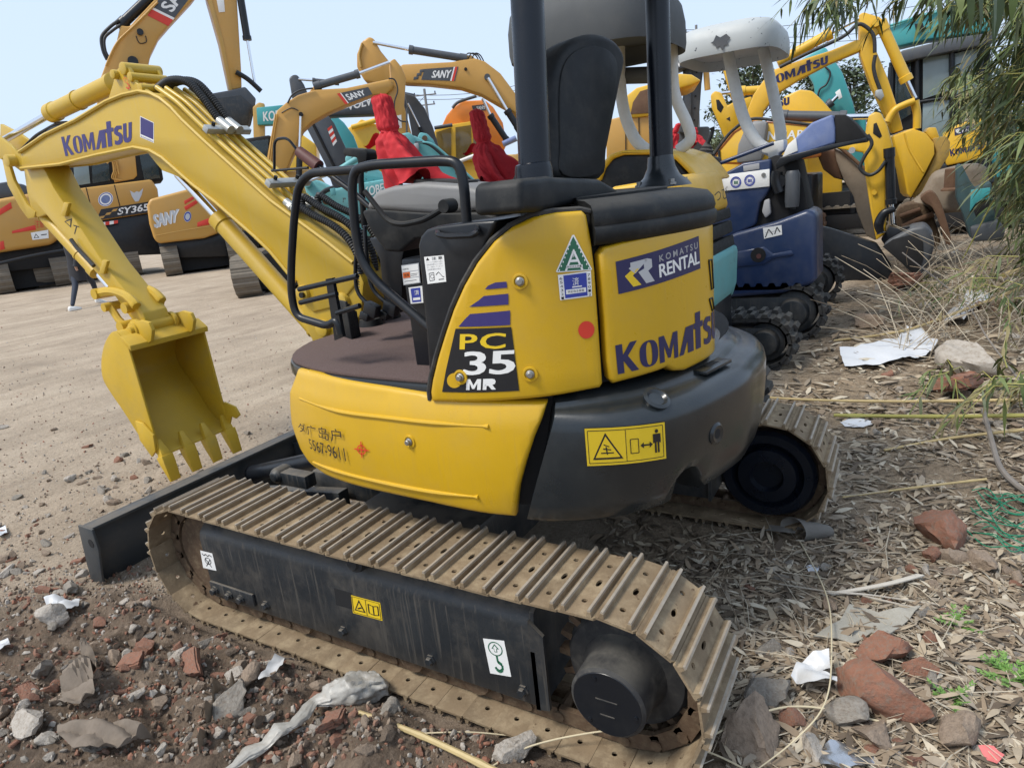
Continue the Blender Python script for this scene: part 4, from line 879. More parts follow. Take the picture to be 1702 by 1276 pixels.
# ---- blue machine
E3 = thing('mini_excavator', 'blue mini excavator with peeling white canopy and its engine lid propped open', 'mini excavator', (5.4, 0, 0))
S = XP(4.15)
_f, _b, _t = XP(4.3)(1112, 80), XP(5.5)(1322, 92), XP(4.9)(1240, 43)
RF3 = canopy(E3, 4.3, 5.5, _b.y, _f.y, _b.z - .03, _t.z, M['canw'])
Dec().poly([(0, .5), (.15, .6), (.3, .95), (.5, .8), (.8, 1), (1, .75), (.85, .55), (.9, .35), (.7, .3), (.6, .0), (.45, .3), (.3, .15), (.2, .4)], M['volvo']).lay('bare_patch', XP(4.297), [(1180, 58), (1214, 56), (1214, 84), (1182, 86)], RF3, .004)
rod('canopy_post', E3, S, [(1210, 88), (1221, 140), (1236, 196), (1258, 236), (1284, 252)], 9.5, 'postw', -.6)
rod('canopy_post', E3, S, [(1268, 80), (1284, 150), (1297, 215), (1298, 248)], 9, 'postw', -.9)
pt('post_foot', E3, S, [(1268, 240), (1303, 232), (1303, 250), (1294, 255), (1292, 270), (1278, 270), (1276, 256), (1266, 254)], .2, 'postw', -.1)
rod('guard_bar', E3, S, [(1164, 284), (1286, 238)], 3.2, 'blue', -.05)
HD = pt('hood_side', E3, S, [(1199, 319), (1193, 298), (1204, 288), (1235, 271), (1281, 264), (1281, 311), (1275, 322), (1263, 337), (1257, 369), (1254, 375), (1218, 391), (1208, 398), (1180, 398), (1180, 330)], .4, 'blue', 0, .02, 3)
pt('white_band', HD, S, [(1194, 299), (1203, 291), (1279, 281), (1279, 310), (1200, 318)], .012, 'white', .012, .003)
for (cx, cy), c1, c2 in (((1223, 303), 'bluep', 'green'), ((1246, 300), 'bluep', 'bluep')):
    d = Dec().ring(.5, .5, .5, .5, .2, M[c1]).ring(.5, .5, .36, .36, .12, M[c1])
    for k in range(3): d.rect(.33 + .13 * k, .34, .42 + .13 * k, .62, M[c2])
    d.lay('round_emblem', S, [(cx - 9, cy - 9), (cx + 9, cy - 10), (cx + 9, cy + 9), (cx - 9, cy + 10)], HD, .014)
disc('lid_lock', HD, S, (1269, 291), 3.5, 'steel', .02, .015)
pt('name_plate', HD, S, [(1235, 276), (1262, 271), (1262, 281), (1236, 285)], .008, 'greyp', .008, .002)
pt('engine_bay', E3, S, [(1275, 264), (1290, 258), (1326, 266), (1337, 318), (1344, 352), (1300, 366), (1252, 380), (1262, 330)], .4, 'dark', -.05, .01)
P = S(1317, 310, .0); MB(M['volvo']).lathe([(.0, -.17), (.055, -.17), (.06, -.12), (.06, .10), (.045, .13), (.0, .13)], P, (0, 0, 1), 18).build('expansion_tank', E3)
rod('engine_pipe', E3, S, [(1292, 285), (1290, 300), (1296, 320)], 9, 'black', .0); rod('engine_pipe', E3, S, [(1318, 332), (1318, 348)], 4, 'plast', .02)
disc('engine_pulley', E3, S, (1294, 302), 11, 'black', .03, .05); pt('engine_shield', E3, S, [(1270, 333), (1279, 330), (1281, 355), (1272, 363), (1266, 352)], .05, 'greyp', .0)
CW3 = pt('counterweight', E3, S, [(1180, 400), (1207, 394), (1222, 387), (1290, 368), (1342, 348), (1357, 355), (1358, 462), (1352, 472), (1300, 488), (1180, 498)], .5, 'blue', .06, .06, 4)
pt('counterweight_step', CW3, S, [(1215, 420), (1270, 410), (1285, 422), (1316, 416), (1320, 424), (1286, 430), (1270, 440), (1215, 446)], .03, 'blue', .075, .014)
disc('lifting_hole', CW3, S, (1260, 424), 12, 'dark', .082, .03); disc('lamp', CW3, S, (1261, 426), 4, 'maroon', .086, .006)
Dec().rect(0, 0, 1, 1, M['white']).up().line([(.08, .1), (.3, .8), (.5, .2)], .06, K_).line([(.6, .2), (.75, .85), (.9, .3)], .06, K_).line([(.1, .5), (.9, .5)], .04, M['greyp']).lay('worn_label', S, [(1268, 379), (1299, 374), (1300, 390), (1270, 397)], CW3, .063)
LID = pt('engine_lid', E3, S, [(1300, 262), (1309, 240), (1324, 228), (1349, 204), (1384, 190), (1388, 212), (1388, 238), (1340, 254), (1296, 270)], .55, 'blued', .02, .03, 3)
pt('lid_corner', LID, S, [(1300, 262), (1310, 240), (1323, 229), (1326, 251)], .02, 'white', .03, .004); pt('lid_inside', LID, S, [(1387, 191), (1406, 191), (1424, 208), (1441, 230), (1436, 236), (1388, 243)], .5, 'dark', .0, .01)
pt('lid_rim', LID, S, [(1290, 272), (1296, 262), (1388, 239), (1440, 229), (1440, 235), (1392, 246), (1312, 270), (1290, 282)], .03, 'black', .05, .006)
P = XP(4.1)(1172, 262); MB(M['rubber']).lathe([(.085, -.05), (.085, 0), (.07, .012), (.075, .03), (.06, .042), (.063, .06), (.048, .072), (.05, .09), (.035, .1), (.02, .13)], P, (.1, -.15, 1), 16).build('lever_boot', E3)
rod('control_lever', E3, XP(4.1), [(1176, 240), (1184, 220), (1183, 212)], [3, 3, 5], 'plast'); pt('lever_console', E3, XP(4.1), [(1140, 268), (1165, 258), (1190, 262), (1192, 274), (1160, 280)], .2, 'plast')
crawler(E3, (4.28, .40, 0), (0, 1, 0), 2.6, .38, .50, .004, 54, inner='frame'); crawler(E3, (5.95, .42, 0), (0, 1, 0), 2.6, .38, .50, .004, 54, inner='frame')
MB(M['black']).box((5.1, .4, .45), (1.3, 1.4, .4)).build('chassis', E3, .03); MB(M['blue']).box((5.1, .5, .76), (1.5, 1.7, .12)).build('floor_deck', E3, .03)
# ---- orange-yellow machine with the upright dipper
E5 = thing('mini_excavator', 'orange-yellow excavator with black-trimmed hood, its dipper hanging a small black bucket', 'excavator', (7.4, 1, 0))
S = XP(7.2)
HD = pt('hood', E5, S, [(1178, 272), (1194, 248), (1218, 219), (1250, 200), (1300, 204), (1352, 209), (1352, 262), (1260, 275)], 1.2, 'orange', 0, .03, 3)
MB(M['minyel']).plate(S, [(1184, 270), (1198, 250), (1222, 222), (1252, 204), (1300, 207), (1350, 212), (1350, 258), (1262, 270)], .03, .02).build('hood_side', HD, .006)
rod('hood_trim', HD, S, [(1176, 274), (1194, 246), (1218, 217), (1250, 198), (1300, 202), (1352, 208)], 2.6, 'rubber', .02)
rod('hood_trim', HD, S, [(1195, 250), (1196, 272)], 2, 'rubber', .03)
pt('seat', E5, S, [(1222, 272), (1226, 240), (1238, 212), (1252, 200), (1276, 202), (1270, 240), (1266, 268)], .4, 'gplast', .12, .05)
Dec().text('YANMAR', 0, 0, 1, 1, M['white'], .03, 1.1).lay('maker_lettering', S, [(1248, 220), (1338, 216), (1336, 230), (1246, 235)], HD, .024)
jack(E5, S, [(1300, 193), (1404, 195), (1450, 194)], 8.5, 'volvo', -.2)
AR = pt('arm', E5, S, [(1384, 245), (1412, 239), (1437, 231), (1440, 208), (1444, 192), (1454, 186), (1464, 188), (1474, 208), (1484, 244), (1472, 260), (1472, 388), (1456, 400), (1446, 345), (1438, 292), (1435, 254), (1408, 250)], .22, 'minyel', -.1, .02)
pt('arm_opening', AR, S, [(1452, 206), (1457, 204), (1466, 226), (1462, 230), (1451, 222)], .01, 'dark', -.095, .001)
disc('arm_pin', AR, S, (1453, 320), 4, 'minyel', -.07, .04); disc('arm_pin', AR, S, (1416, 250), 5, 'greyp', -.07, .04)
rod('hydraulic_hose', AR, S, [(1442, 224), (1449, 240), (1436, 262), (1430, 280), (1444, 291), (1460, 284), (1472, 268)], 3, 'hose', 0)
jack(E5, S, [(1478, 254), (1481, 338), (1483, 372)], 7.5, 'black', -.05)
BK5 = pt('bucket', E5, S, [(1466, 408), (1478, 398), (1496, 388), (1516, 378), (1538, 374), (1552, 390), (1553, 410), (1546, 436), (1532, 462), (1512, 452), (1488, 428)], .55, 'volvo', .1, .05, 3)
rod('bucket_link', E5, S, [(1488, 348), (1470, 354), (1461, 372), (1464, 388)], [4, 7, 8, 5], 'black', .05); pt('bucket_hanger', E5, S, [(1464, 398), (1478, 376), (1492, 380), (1512, 376), (1500, 392), (1472, 410)], .2, 'black', .04)
pt('bucket_face', BK5, S, [(1467, 410), (1484, 398), (1522, 388), (1534, 402), (1534, 430), (1524, 456), (1512, 450), (1488, 428)], .02, 'dark', .115, .004)
pt('dozer_blade', E5, S, [(1356, 374), (1380, 380), (1456, 404), (1480, 440), (1490, 478), (1356, 478)], .12, 'black', -.15, .02)
pt('floor_frame', E5, S, [(1180, 300), (1350, 290), (1350, 420), (1180, 420)], 1.2, 'black', -.3, .03)
crawler(E5, (7.9, 1.9, 0), (0, 1, 0), 2.6, .4, .6, .0, 40, 'rust'); crawler(E5, (9.2, 1.9, 0), (0, 1, 0), 2.6, .4, .6, .0, 40, 'rust')
# worn bucket plate leaning behind the dipper
S = XP(8.0)
BP = thing('worn_bucket', 'large tan digger bucket with worn rusty edges standing behind the orange-yellow dipper', 'bucket', S(1420, 400))
pt('side_plate', BP, S, [(1386, 246), (1404, 254), (1440, 290), (1456, 400), (1440, 392), (1424, 352), (1418, 326), (1402, 300), (1390, 268)], .8, 'tanst', 0, .02); pt('back_plate', BP, S, [(1358, 258), (1372, 248), (1388, 250), (1402, 300), (1386, 296), (1368, 282)], .8, 'rust', -.05, .04)
rod('cutting_edge', BP, S, [(1382, 238), (1402, 250), (1440, 284)], 3, 'rust', .04)
# ---- yellow machine with raised bucket
E4 = thing('mini_excavator', 'yellow mini excavator with raised boom, its bucket hanging above rusty scrap by the bamboo', 'mini excavator', (9.5, 2, 0))
S = FP(1450, 150, 9.4, 8)
BM = pt('boom', E4, S, [(1236, 232), (1240, 190), (1252, 158), (1280, 118), (1330, 100), (1381, 84), (1424, 66), (1436, 68), (1436, 80), (1428, 86), (1380, 106), (1330, 132), (1292, 156), (1270, 184), (1262, 232)], .22, 'minyel', -.05, .03)
komatsu('maker_lettering', S, [(1272, 128), (1376, 91), (1376, 106), (1276, 145)], BM, -.045, M['navy'])
jack(E4, S, [(1300, 100), (1380, 56), (1430, 30)], 8, 'minyel', -.1, rodpx=3)
rod('hydraulic_hose', BM, S, [(1296, 112), (1340, 90), (1400, 62), (1424, 42), (1438, 44), (1452, 60), (1454, 88)], 3, 'hose', .02)
AR = pt('arm', E4, S, [(1428, 24), (1436, 20), (1462, 28), (1472, 36), (1468, 50), (1454, 62), (1456, 82), (1476, 130), (1492, 178), (1502, 216), (1484, 222), (1472, 192), (1450, 146), (1430, 92)], .2, 'minyel', -.05, .025)
rod('hydraulic_hose', AR, S, [(1455, 92), (1452, 110), (1455, 128), (1460, 142), (1464, 154)], 3, 'hose', .03); pt('valve_block', AR, S, [(1456, 150), (1466, 148), (1470, 160), (1464, 168), (1455, 160)], .08, 'galv', .06)
disc('arm_pin', AR, S, (1456, 38), 6, 'minyel', .02, .06); disc('arm_pin', AR, S, (1476, 202), 5, 'minyel', .02, .06)
jack(E4, S, [(1466, 44), (1507, 134), (1521, 164)], 8.5, 'minyel', -.08, 'bucket_cylinder', rodpx=3.5) if False else jack(E4, S, [(1466, 44), (1507, 134), (1521, 164)], 8.5, 'minyel', -.08, rodpx=3.5)
rod('bucket_link', E4, S, [(1475, 203), (1486, 184), (1504, 174), (1520, 168)], 5.5, 'minyel', .0); rod('bucket_link', E4, S, [(1520, 168), (1524, 190), (1524, 214)], [7, 6, 6], 'minyel', -.05)
BK4 = pt('bucket', E4, S, [(1484, 226), (1500, 220), (1518, 213), (1540, 222), (1553, 238), (1554, 256), (1536, 292), (1514, 330), (1507, 322), (1500, 282), (1490, 250)], .5, 'minyel', .0, .025)
pt('bucket_back', BK4, S, [(1550, 230), (1572, 226), (1580, 236), (1578, 258), (1548, 304), (1520, 330), (1516, 326), (1540, 290), (1556, 254)], .42, 'dirtyy', -.06, .02)
rod('bucket_seam', BK4, S, [(1503, 222), (1512, 250), (1534, 286)], 1.4, 'minyel', .0); pt('bucket_ear', BK4, S, [(1538, 220), (1544, 212), (1556, 212), (1562, 228), (1552, 236)], .2, 'minyel', -.1)
for x in (1512, 1526, 1538): pt('bucket_tooth', BK4, S, [(x, 312), (x + 9, 306), (x + 9, 318), (x + 2, 334)], .05, 'rust', -.1 - (x - 1512) * .01)
MB(M['black']).box((9.6, 3.0, .75), (1.5, 2.2, .5)).build('house', E4, .05); crawler(E4, (8.9, 3.0, 0), (0, 1, 0), 2.4, .4, .6, 0, 40, 'rust'); crawler(E4, (10.3, 3.0, 0), (0, 1, 0), 2.4, .4, .6, 0, 40, 'rust')
# ---- yellow arm end with triangular opening
E6 = thing('mini_excavator', 'yellow excavator arm with a triangular opening, folded beside the chipped white post', 'excavator', (10.5, 3, 0))
S = FP(1210, 190, 11.5)
AR = pt('arm', E6, S, [(1181, 158), (1188, 151), (1199, 154), (1209, 176), (1222, 168), (1250, 160), (1250, 184), (1226, 190), (1238, 222), (1222, 236), (1204, 230), (1190, 196), (1183, 180)], .25, 'minyel', 0, .03)
pt('arm_opening', AR, S, [(1190, 166), (1195, 166), (1203, 178), (1198, 188), (1192, 182)], .01, 'dark', .004, .001); pt('warning_mark', AR, S, [(1207, 198), (1213, 194), (1214, 202)], .01, 'blackp', .004, .001)
jack(E6, S, [(1290, 148), (1232, 152), (1192, 156)], 7, 'minyel', -.1, rodpx=3); rod('hydraulic_hose', E6, S, [(1240, 210), (1256, 176), (1282, 168), (1300, 186)], 3, 'hose', .1)
pt('upright_boom', E6, S, [(1200, 110), (1216, 104), (1232, 160), (1216, 166)], .3, 'minyel', -.5, .03)
MB(M['minyel']).box(S(1240, 300, -1) * 1, (1.4, 2.0, .9)).build('house', E6, .06); q = S(1240, 300, -1); crawler(E6, (q.x - .6, q.y, 0), (0, 1, 0), 2.6, .4, .7, 0, 36, 'rust'); crawler(E6, (q.x + .8, q.y, 0), (0, 1, 0), 2.6, .4, .7, 0, 36, 'rust')
# ---- another yellow boom lying low
E8 = thing('mini_excavator', 'low curved yellow boom ending in dark letters, behind the orange-yellow hood', 'excavator', (11, 2, 0))
S = FP(1340, 180, 12.5)
BM = pt('boom', E8, S, [(1296, 176), (1304, 160), (1330, 149), (1350, 151), (1366, 166), (1386, 188), (1392, 230), (1340, 230), (1296, 232)], .35, 'minyel', 0, .04); komatsu('maker_lettering', S, [(1232, 176), (1312, 160), (1312, 174), (1234, 192)], BM, .004, M['navy'])
pt('house', E8, S, [(1296, 220), (1400, 220), (1400, 330), (1296, 330)], 1.5, 'minyel', -.4, .05)
# ---- yellow rental machine half hidden by bamboo
E7 = thing('mini_excavator', 'yellow machine rear with a small white rental label, half hidden by the bamboo', 'mini excavator', (12, -1.5, 0))
S = FP(1592, 240, 11.0)
B = pt('rear_cover', E7, S, [(1566, 222), (1580, 212), (1612, 200), (1640, 196), (1640, 262), (1572, 276), (1570, 262)], 1.2, 'minyel', 0, .04); pt('lower_cover', E7, S, [(1564, 286), (1584, 280), (1586, 296), (1566, 300)], .6, 'minyel', -.1)
Dec().rect(0, 0, 1, 1, M['navy']).up().poly([(.06, .8), (.3, .8), (.2, .5), (.3, .15), (.18, .15), (.06, .45)], M['white']).text('RENTAL', .36, .15, .98, .5, M['white'], .02).text('KOMATSU', .4, .6, .98, .85, M['greyp']).lay('rental_label', S, [(1586, 214), (1622, 204), (1622, 216), (1587, 226)], B, .003)
komatsu('maker_lettering', S, [(1578, 248), (1636, 236), (1636, 246), (1580, 260)], B, .003, M['navy'])
pt('chassis', E7, S, [(1560, 276), (1640, 264), (1640, 330), (1562, 330)], 1.2, 'black', -.15); pt('exhaust_cover', E7, S, [(1594, 200), (1610, 196), (1612, 204), (1594, 210)], .2, 'gplast', -.1)
# ---- teal excavator with dark cab behind the bamboo
E9 = thing('crawler_excavator', 'teal excavator with a dark glazed cab behind the bamboo leaves', 'excavator', (14, 0, 0))
S = FP(1560, 200, 13.0)
CB = pt('cab_frame', E9, S, [(1484, 102), (1520, 82), (1600, 64), (1646, 58), (1650, 330), (1470, 336), (1478, 200)], 1.8, 'dark', -.25, .04)
pt('cab_roof', E9, S, [(1478, 100), (1500, 84), (1580, 64), (1650, 54), (1650, 72), (1560, 90), (1484, 108)], 1.9, 'volvo', .05, .03)
for L, mm in (([(1489, 106), (1514, 100), (1514, 190), (1498, 200), (1486, 196)], 'glass'), ([(1534, 98), (1578, 90), (1580, 150), (1534, 165)], 'glassl'), ([(1586, 90), (1624, 80), (1624, 160), (1586, 165)], 'glassl'), ([(1534, 172), (1580, 160), (1580, 240), (1532, 250)], 'glassl')): pt('cab_window', CB, S, L, .01, mm, -.2, .001)
for L in (((1482, 104), (1480, 200), (1474, 330)), ((1524, 92), (1524, 320)), ((1582, 84), (1583, 260)), ((1630, 74), (1630, 300))): rod('cab_pillar', CB, S, L, 4, 'black', -.17, smooth=False)
rod('cab_rail', CB, S, [(1526, 170), (1630, 154)], 2.5, 'black', -.17)
pt('hand_rail', E9, S, [(1476, 112), (1482, 110), (1478, 188), (1472, 190)], .05, 'black', .2)
BM = pt('boom', E9, S, [(1462, 52), (1520, 26), (1580, 10), (1660, -6), (1660, 50), (1600, 58), (1540, 66), (1490, 78), (1472, 70)], .7, 'teal', -.4, .05)
rod('boom_pipe', BM, S, [(1470, 46), (1520, 30), (1570, 18)], 2, 'teal', -.36); pt('work_lamp', BM, S, [(1520, 40), (1534, 38), (1536, 48), (1522, 50)], .2, 'dark', -.2)
pt('house', E9, S, [(1640, 200), (1760, 180), (1760, 330), (1640, 336)], 2.0, 'teal', -.4, .08)
q = S(1580, 330, -1.5); crawler(E9, (q.x, q.y - .5, 0), (.3, 1, 0), 4, .6, .95, 0, 46, 'rust'); crawler(E9, (q.x + 2.2, q.y - 1, 0), (.3, 1, 0), 4, .6, .95, 0, 46, 'rust')
E10 = thing('crawler_excavator', 'bright teal boom sloping down between the yellow boom and the trees', 'excavator', (16, 3, 0))
S = FP(1390, 140, 15)
BM = pt('boom', E10, S, [(1330, 100), (1358, 84), (1372, 78), (1384, 96), (1400, 120), (1418, 170), (1424, 196), (1396, 200), (1370, 200), (1356, 176), (1352, 140)], .6, 'teal', 0, .05); pt('white_patch', BM, S, [(1388, 154), (1396, 148), (1400, 162), (1394, 166)], .01, 'white', .008, .001)
rod('hydraulic_hose', BM, S, [(1358, 172), (1362, 150), (1374, 140), (1380, 122), (1372, 112)], 1.5, 'hose', .05); jack(E10, S, [(1352, 196), (1382, 170), (1392, 160)], 6, 'volvo', .15)
pt('house', E10, S, [(1340, 195), (1440, 190), (1440, 300), (1340, 300)], 2.5, 'teal', -.2, .06)
# ---- dark grey excavator
E11 = thing('crawler_excavator', 'dark grey excavator seen past the right canopy post with white letters on its boom', 'excavator', (14, 4, 0))
S = FP(1140, 150, 13)
BM = pt('boom', E11, S, [(1090, 112), (1120, 98), (1146, 76), (1172, 96), (1172, 104), (1140, 112), (1108, 124)], .5, 'volvo', .3, .03); Dec().text('VOLVO', 0, 0, 1, 1, M['white'], .04).lay('maker_lettering', S, [(1105, 107), (1139, 96), (1140, 108), (1106, 119)], BM, .304)
pt('folded_arm', E11, S, [(1134, 98), (1172, 96), (1166, 140), (1160, 224), (1128, 220), (1136, 150)], .6, 'volvo', 0, .03); pt('arm_rib', E11, S, [(1140, 110), (1150, 108), (1148, 212), (1136, 212)], .05, 'volvo', .06)
for y in (120, 140, 160, 180, 200): disc('arm_bolt', E11, S, (1158 - (y - 120) * .05, y), 1.6, 'dark', .02, .03)
pt('house', E11, S, [(1060, 215), (1180, 210), (1180, 320), (1060, 320)], 2.0, 'volvo', -.3, .05)
rod('tan_post', E11, S, [(1172, 96), (1176, 150)], 5, 'sany', .1)
# ---- yellow compact machine with domed cover
E12 = thing('compact_machine', 'yellow machine with a rounded open cover seen between the two canopy posts', 'construction machine', (9, 2, 0))
S = FP(1060, 200, 9.5)
pt('domed_cover', E12, S, [(1032, 180), (1040, 160), (1058, 146), (1080, 140), (1110, 142), (1110, 190), (1052, 196)], 1.0, 'minyel', 0, .03); pt('cover_opening', E12, S, [(1048, 190), (1052, 170), (1064, 152), (1084, 146), (1084, 188)], .02, 'rust', .015, .003)
pt('body', E12, S, [(1008, 200), (1040, 192), (1110, 184), (1110, 262), (1008, 268)], 1.2, 'sany', -.05, .03); pt('roof_plate', E12, S, [(1126, 122), (1150, 124), (1166, 134), (1150, 142), (1126, 148)], 1.2, 'minyel', .1, .03)
for x in (1040, 1062): rod('body_seam', E12, S, [(x, 196), (x, 260)], .8, 'dark', -.04)
# red cloth and rails further back
S = XP(6.6); 
for a_, b_, lab in (((1112, 245), (1128, 205), 'small red cloth between the right canopy post and the grey post'), ((1158, 240), (1154, 212), 'small red cloth just left of the black lever boot')):
    cloth('red_cloth', S(*a_), S(*b_), .3, lab, 9 + a_[0], .05, Vector((0, 0, 0)), 26)
# ---- scrap by the bamboo
S = XP(8.2)
SC = thing('scrap_casting', 'rounded tan concrete base with a rusty pipe stub, by the yellow bucket', 'scrap', S(1570, 340))
pt('base', SC, S, [(1500, 350), (1530, 330), (1552, 288), (1600, 276), (1640, 272), (1650, 330), (1610, 352), (1560, 356)], .9, 'tanst', -.1, .08, 3); P = S(1582, 314, .05); MB(M['rust']).lathe([(0, -.02), (.12, -.02), (.12, .0), (.09, .02), (.09, .24), (.08, .25), (.0, .2)], P, (0, 0, 1), 18).build('pipe_stub', SC)
SR = thing('rusty_bucket', 'rust-brown bucket shell lying under the raised yellow bucket', 'scrap', S(1540, 400))
pt('curved_shell', SR, S, closed([(1530, 330), (1546, 318), (1560, 330), (1572, 362), (1581, 400), (1573, 408), (1562, 374), (1550, 346), (1538, 338)], 3), .6, 'rust', .25, .01, ang=50); pt('shell_side', SR, S, closed([(1490, 352), (1514, 338), (1540, 344), (1556, 374), (1562, 408), (1530, 408), (1496, 392)], 3), .5, 'chain', .0, .03, ang=50)
rod('shell_rib', SR, S, [(1500, 378), (1526, 366), (1552, 356)], 5, 'rust', .05); rod('shell_rib', SR, S, [(1496, 360), (1530, 348)], 4, 'rust', .05)
ST = thing('scorched_part', 'dark teal swing bracket with torn opening standing at the foot of the bamboo', 'scrap', XP(6.6)(1620, 390)); S = XP(6.6)
pt('main_plate', ST, S, [(1590, 276), (1598, 272), (1612, 300), (1622, 314), (1648, 302), (1652, 340), (1656, 372), (1640, 396), (1612, 396), (1602, 360), (1590, 330)], .35, 'darkteal', 0, .03); pt('torn_opening', ST, S, [(1618, 350), (1624, 338), (1640, 334), (1646, 342), (1634, 350), (1622, 360)], .01, 'dark', .006, .002)
pt('teal_face', ST, S, [(1614, 316), (1646, 312), (1648, 334), (1636, 332), (1622, 338), (1612, 352)], .03, 'teal', .02, .006); pt('lower_block', ST, S, [(1612, 378), (1660, 366), (1672, 380), (1668, 400), (1616, 402)], .4, 'volvo', .1, .03)

def ground_under(E_, S, px, g=1.6, L=2.8, m='dusttrack'):
    "crawler tracks and a dark centre section under a machine, across its plane"
    P = S(*px); u = S.U; n = Vector((S.N.x, S.N.y, 0)).normalized()
    for k in (.3, .3 + g): crawler(E_, Vector((P.x, P.y, 0)) - n * k, u, L, .4, .6, 0, 40, m, 'dark')
    MB(M['dark']).box((P.x - n.x * (.3 + g / 2), P.y - n.y * (.3 + g / 2), .62), (g, g, .5)).build('car_body', E_)
ground_under(E7, FP(1592, 240, 11.0), (1640, 330)); ground_under(E8, FP(1340, 180, 12.5), (1348, 320)); ground_under(E12, FP(1060, 200, 9.5), (1055, 300)); ground_under(E10, FP(1390, 140, 15), (1390, 300)); ground_under(E11, FP(1140, 150, 13), (1120, 320))
# ================================================================ big excavators across the yard
def decal_sany(S, cor, parent, off, flip=False):
    d = Dec().poly([(0, 0), (1, 0), (1, 1), (0, 1)], M['volvo']).up()
    d.poly([(.9, 0), (.97, 0), (.97, 1), (.9, 1)] if not flip else [(.0, 0), (.1, 0), (.1, 1), (.0, 1)], M['redp']).rect(.86 if not flip else .10, 0, .90 if not flip else .13, 1, M['white']).text('SANY', .28 if not flip else .2, .2, .82 if not flip else .8, .8, M['white'], .05)
    return d.lay('maker_label', S, cor, parent, off)
def undercarriage(E, S, px, gauge, L, h=1.0, w=.5, m='dusttrack'):
    P = S(*px); n = Vector((S.N.x, S.N.y, 0)).normalized(); u = Vector((-n.y, n.x, 0))
    for k in (-.5, .5): crawler(E, Vector((P.x, P.y, 0)) + u * gauge * k - n * (L * .5), n, L, w, h, 0, 40, m, 'dark')
    MB(M['dark']).box((P.x - n.x * L * .5, P.y - n.y * L * .5, h * .55), (gauge * 1.0, L * .7, h * .9), Matrix((u, n, Vector((0, 0, 1)))).transposed()).build('car_body', E)
# ---- machine with model number on its side, boom up
A1 = thing('crawler_excavator', 'ochre excavator with raised boom and black bucket, model number on its side, left background', 'excavator', (10, 23, 0))
S = FP(200, 330, 22.5, 0)
HB = pt('house', A1, S, [(60, 326), (100, 318), (140, 312), (252, 298), (262, 314), (266, 345), (262, 352), (150, 370), (60, 378)], 2.6, 'sany', 0, .08)
pt('lower_frame', A1, S, [(60, 380), (160, 368), (262, 352), (330, 376), (330, 420), (60, 432)], 2.2, 'black', -.1, .05)
d = Dec().rect(0, 0, 1, 1, K_).up().text('SY365H', .32, .2, .98, .85, M['white'], .03)
for k in range(3): d.poly([(.02 + .09 * k, .1 + .25 * k), (.10 + .09 * k, .1 + .25 * k), (.12 + .09 * k, .32 + .25 * k), (.04 + .09 * k, .32 + .25 * k)], M['sany'])
d.lay('model_label', S, [(168, 348), (262, 333), (264, 351), (160, 366)], HB, .01)
Dec().disc(.5, .5, .5, .5, M['white']).up().ring(.5, .5, .46, .46, .12, M['bluep']).disc(.5, .5, .3, .3, M['blued']).lay('round_emblem', S, [(163, 321), (188, 318), (188, 342), (163, 344)], HB, .01)
Dec().poly([(0, 1), (.3, .75), (.5, .85), (.7, .75), (1, 1), (.9, .5), (.65, 0), (.35, 0), (.1, .5)], M['silver']).lay('sticker', S, [(216, 317), (238, 313), (237, 334), (218, 336)], HB, .01)
d = Dec()
for k in range(4): d.rect(k / 4, 0, (k + 1) / 4, 1, M['redp' if k % 2 else 'white'])
d.lay('reflective_strip', S, [(168, 370), (196, 366), (196, 371), (168, 376)], HB, .05)
for x in (143, 190): rod('panel_seam', HB, S, [(x, 312 - (x - 143) * .1), (x + 14, 366 - (x - 143) * .12)], .7, 'dark', .0)
CBN = pt('cab', A1, S, [(100, 268), (150, 256), (190, 246), (262, 240), (272, 300), (190, 310), (104, 320)], 1.8, 'dark', -.4, .06)
for L, mm in (([(122, 272), (146, 264), (150, 305), (124, 309)], 'glassl'), ([(152, 264), (180, 258), (183, 300), (154, 305)], 'glass'), ([(230, 250), (258, 246), (266, 296), (240, 300)], 'glass')): pt('cab_window', CBN, S, L, .02, mm, -.37, .001)
pt('cab_door', CBN, S, [(184, 256), (224, 250), (228, 292), (222, 298), (190, 304)], .1, 'sany', -.36, .03)
for k in range(3): rod('coiled_hose', CBN, S, [(184 + 3 * k, 262), (190 + 3 * k, 280), (186 + 3 * k, 296), (200 + 2 * k, 300)], .9, 'sany', -.3)
rod('step_rail', CBN, S, [(178, 272), (190, 262), (198, 290)], 1, 'sany', -.25)
BM = pt('boom', A1, S, [(150, 300), (158, 200), (165, 135), (176, 105), (186, 85), (194, 68), (200, 42), (215, 44), (228, 30), (256, 0), (290, -40), (350, -40), (320, 0), (282, 41), (264, 62), (250, 91), (244, 120), (240, 200), (232, 298)], .7, 'sany', -.5, .06)
d = Dec().rect(0, 0, 1, 1, M['volvo']).up().rect(0, 0, .13, 1, M['redp']).rect(.13, 0, .17, 1, M['white']).text('SANY', .24, .2, .95, .8, M['white'], .05).lay('maker_label', S, [(245, 26), (300, -52), (340, -36), (280, 44)], BM, -.49)
jack(A1, S, [(203, 40), (262, -16), (300, -40)], 8, 'black', -.8)
rod('hydraulic_hose', BM, S, [(178, 100), (171, 84), (169, 62), (182, 46), (198, 34)], 2.6, 'hose', -.6); rod('hydraulic_hose', BM, S, [(182, 98), (175, 84), (174, 64), (186, 52), (200, 42)], 2.2, 'hose', -.55); rod('boom_pipe', BM, S, [(176, 110), (194, 72), (222, 44), (262, 4)], 1.6, 'sany', -.44)
disc('boom_pin', BM, S, (221, 102), 8, 'black', -.4, .3); disc('work_lamp', BM, S, (233, 53), 5, 'black', -.4, .2); rod('lamp_cable', BM, S, [(226, 60), (232, 72), (243, 70), (242, 60)], .7, 'black', -.48)
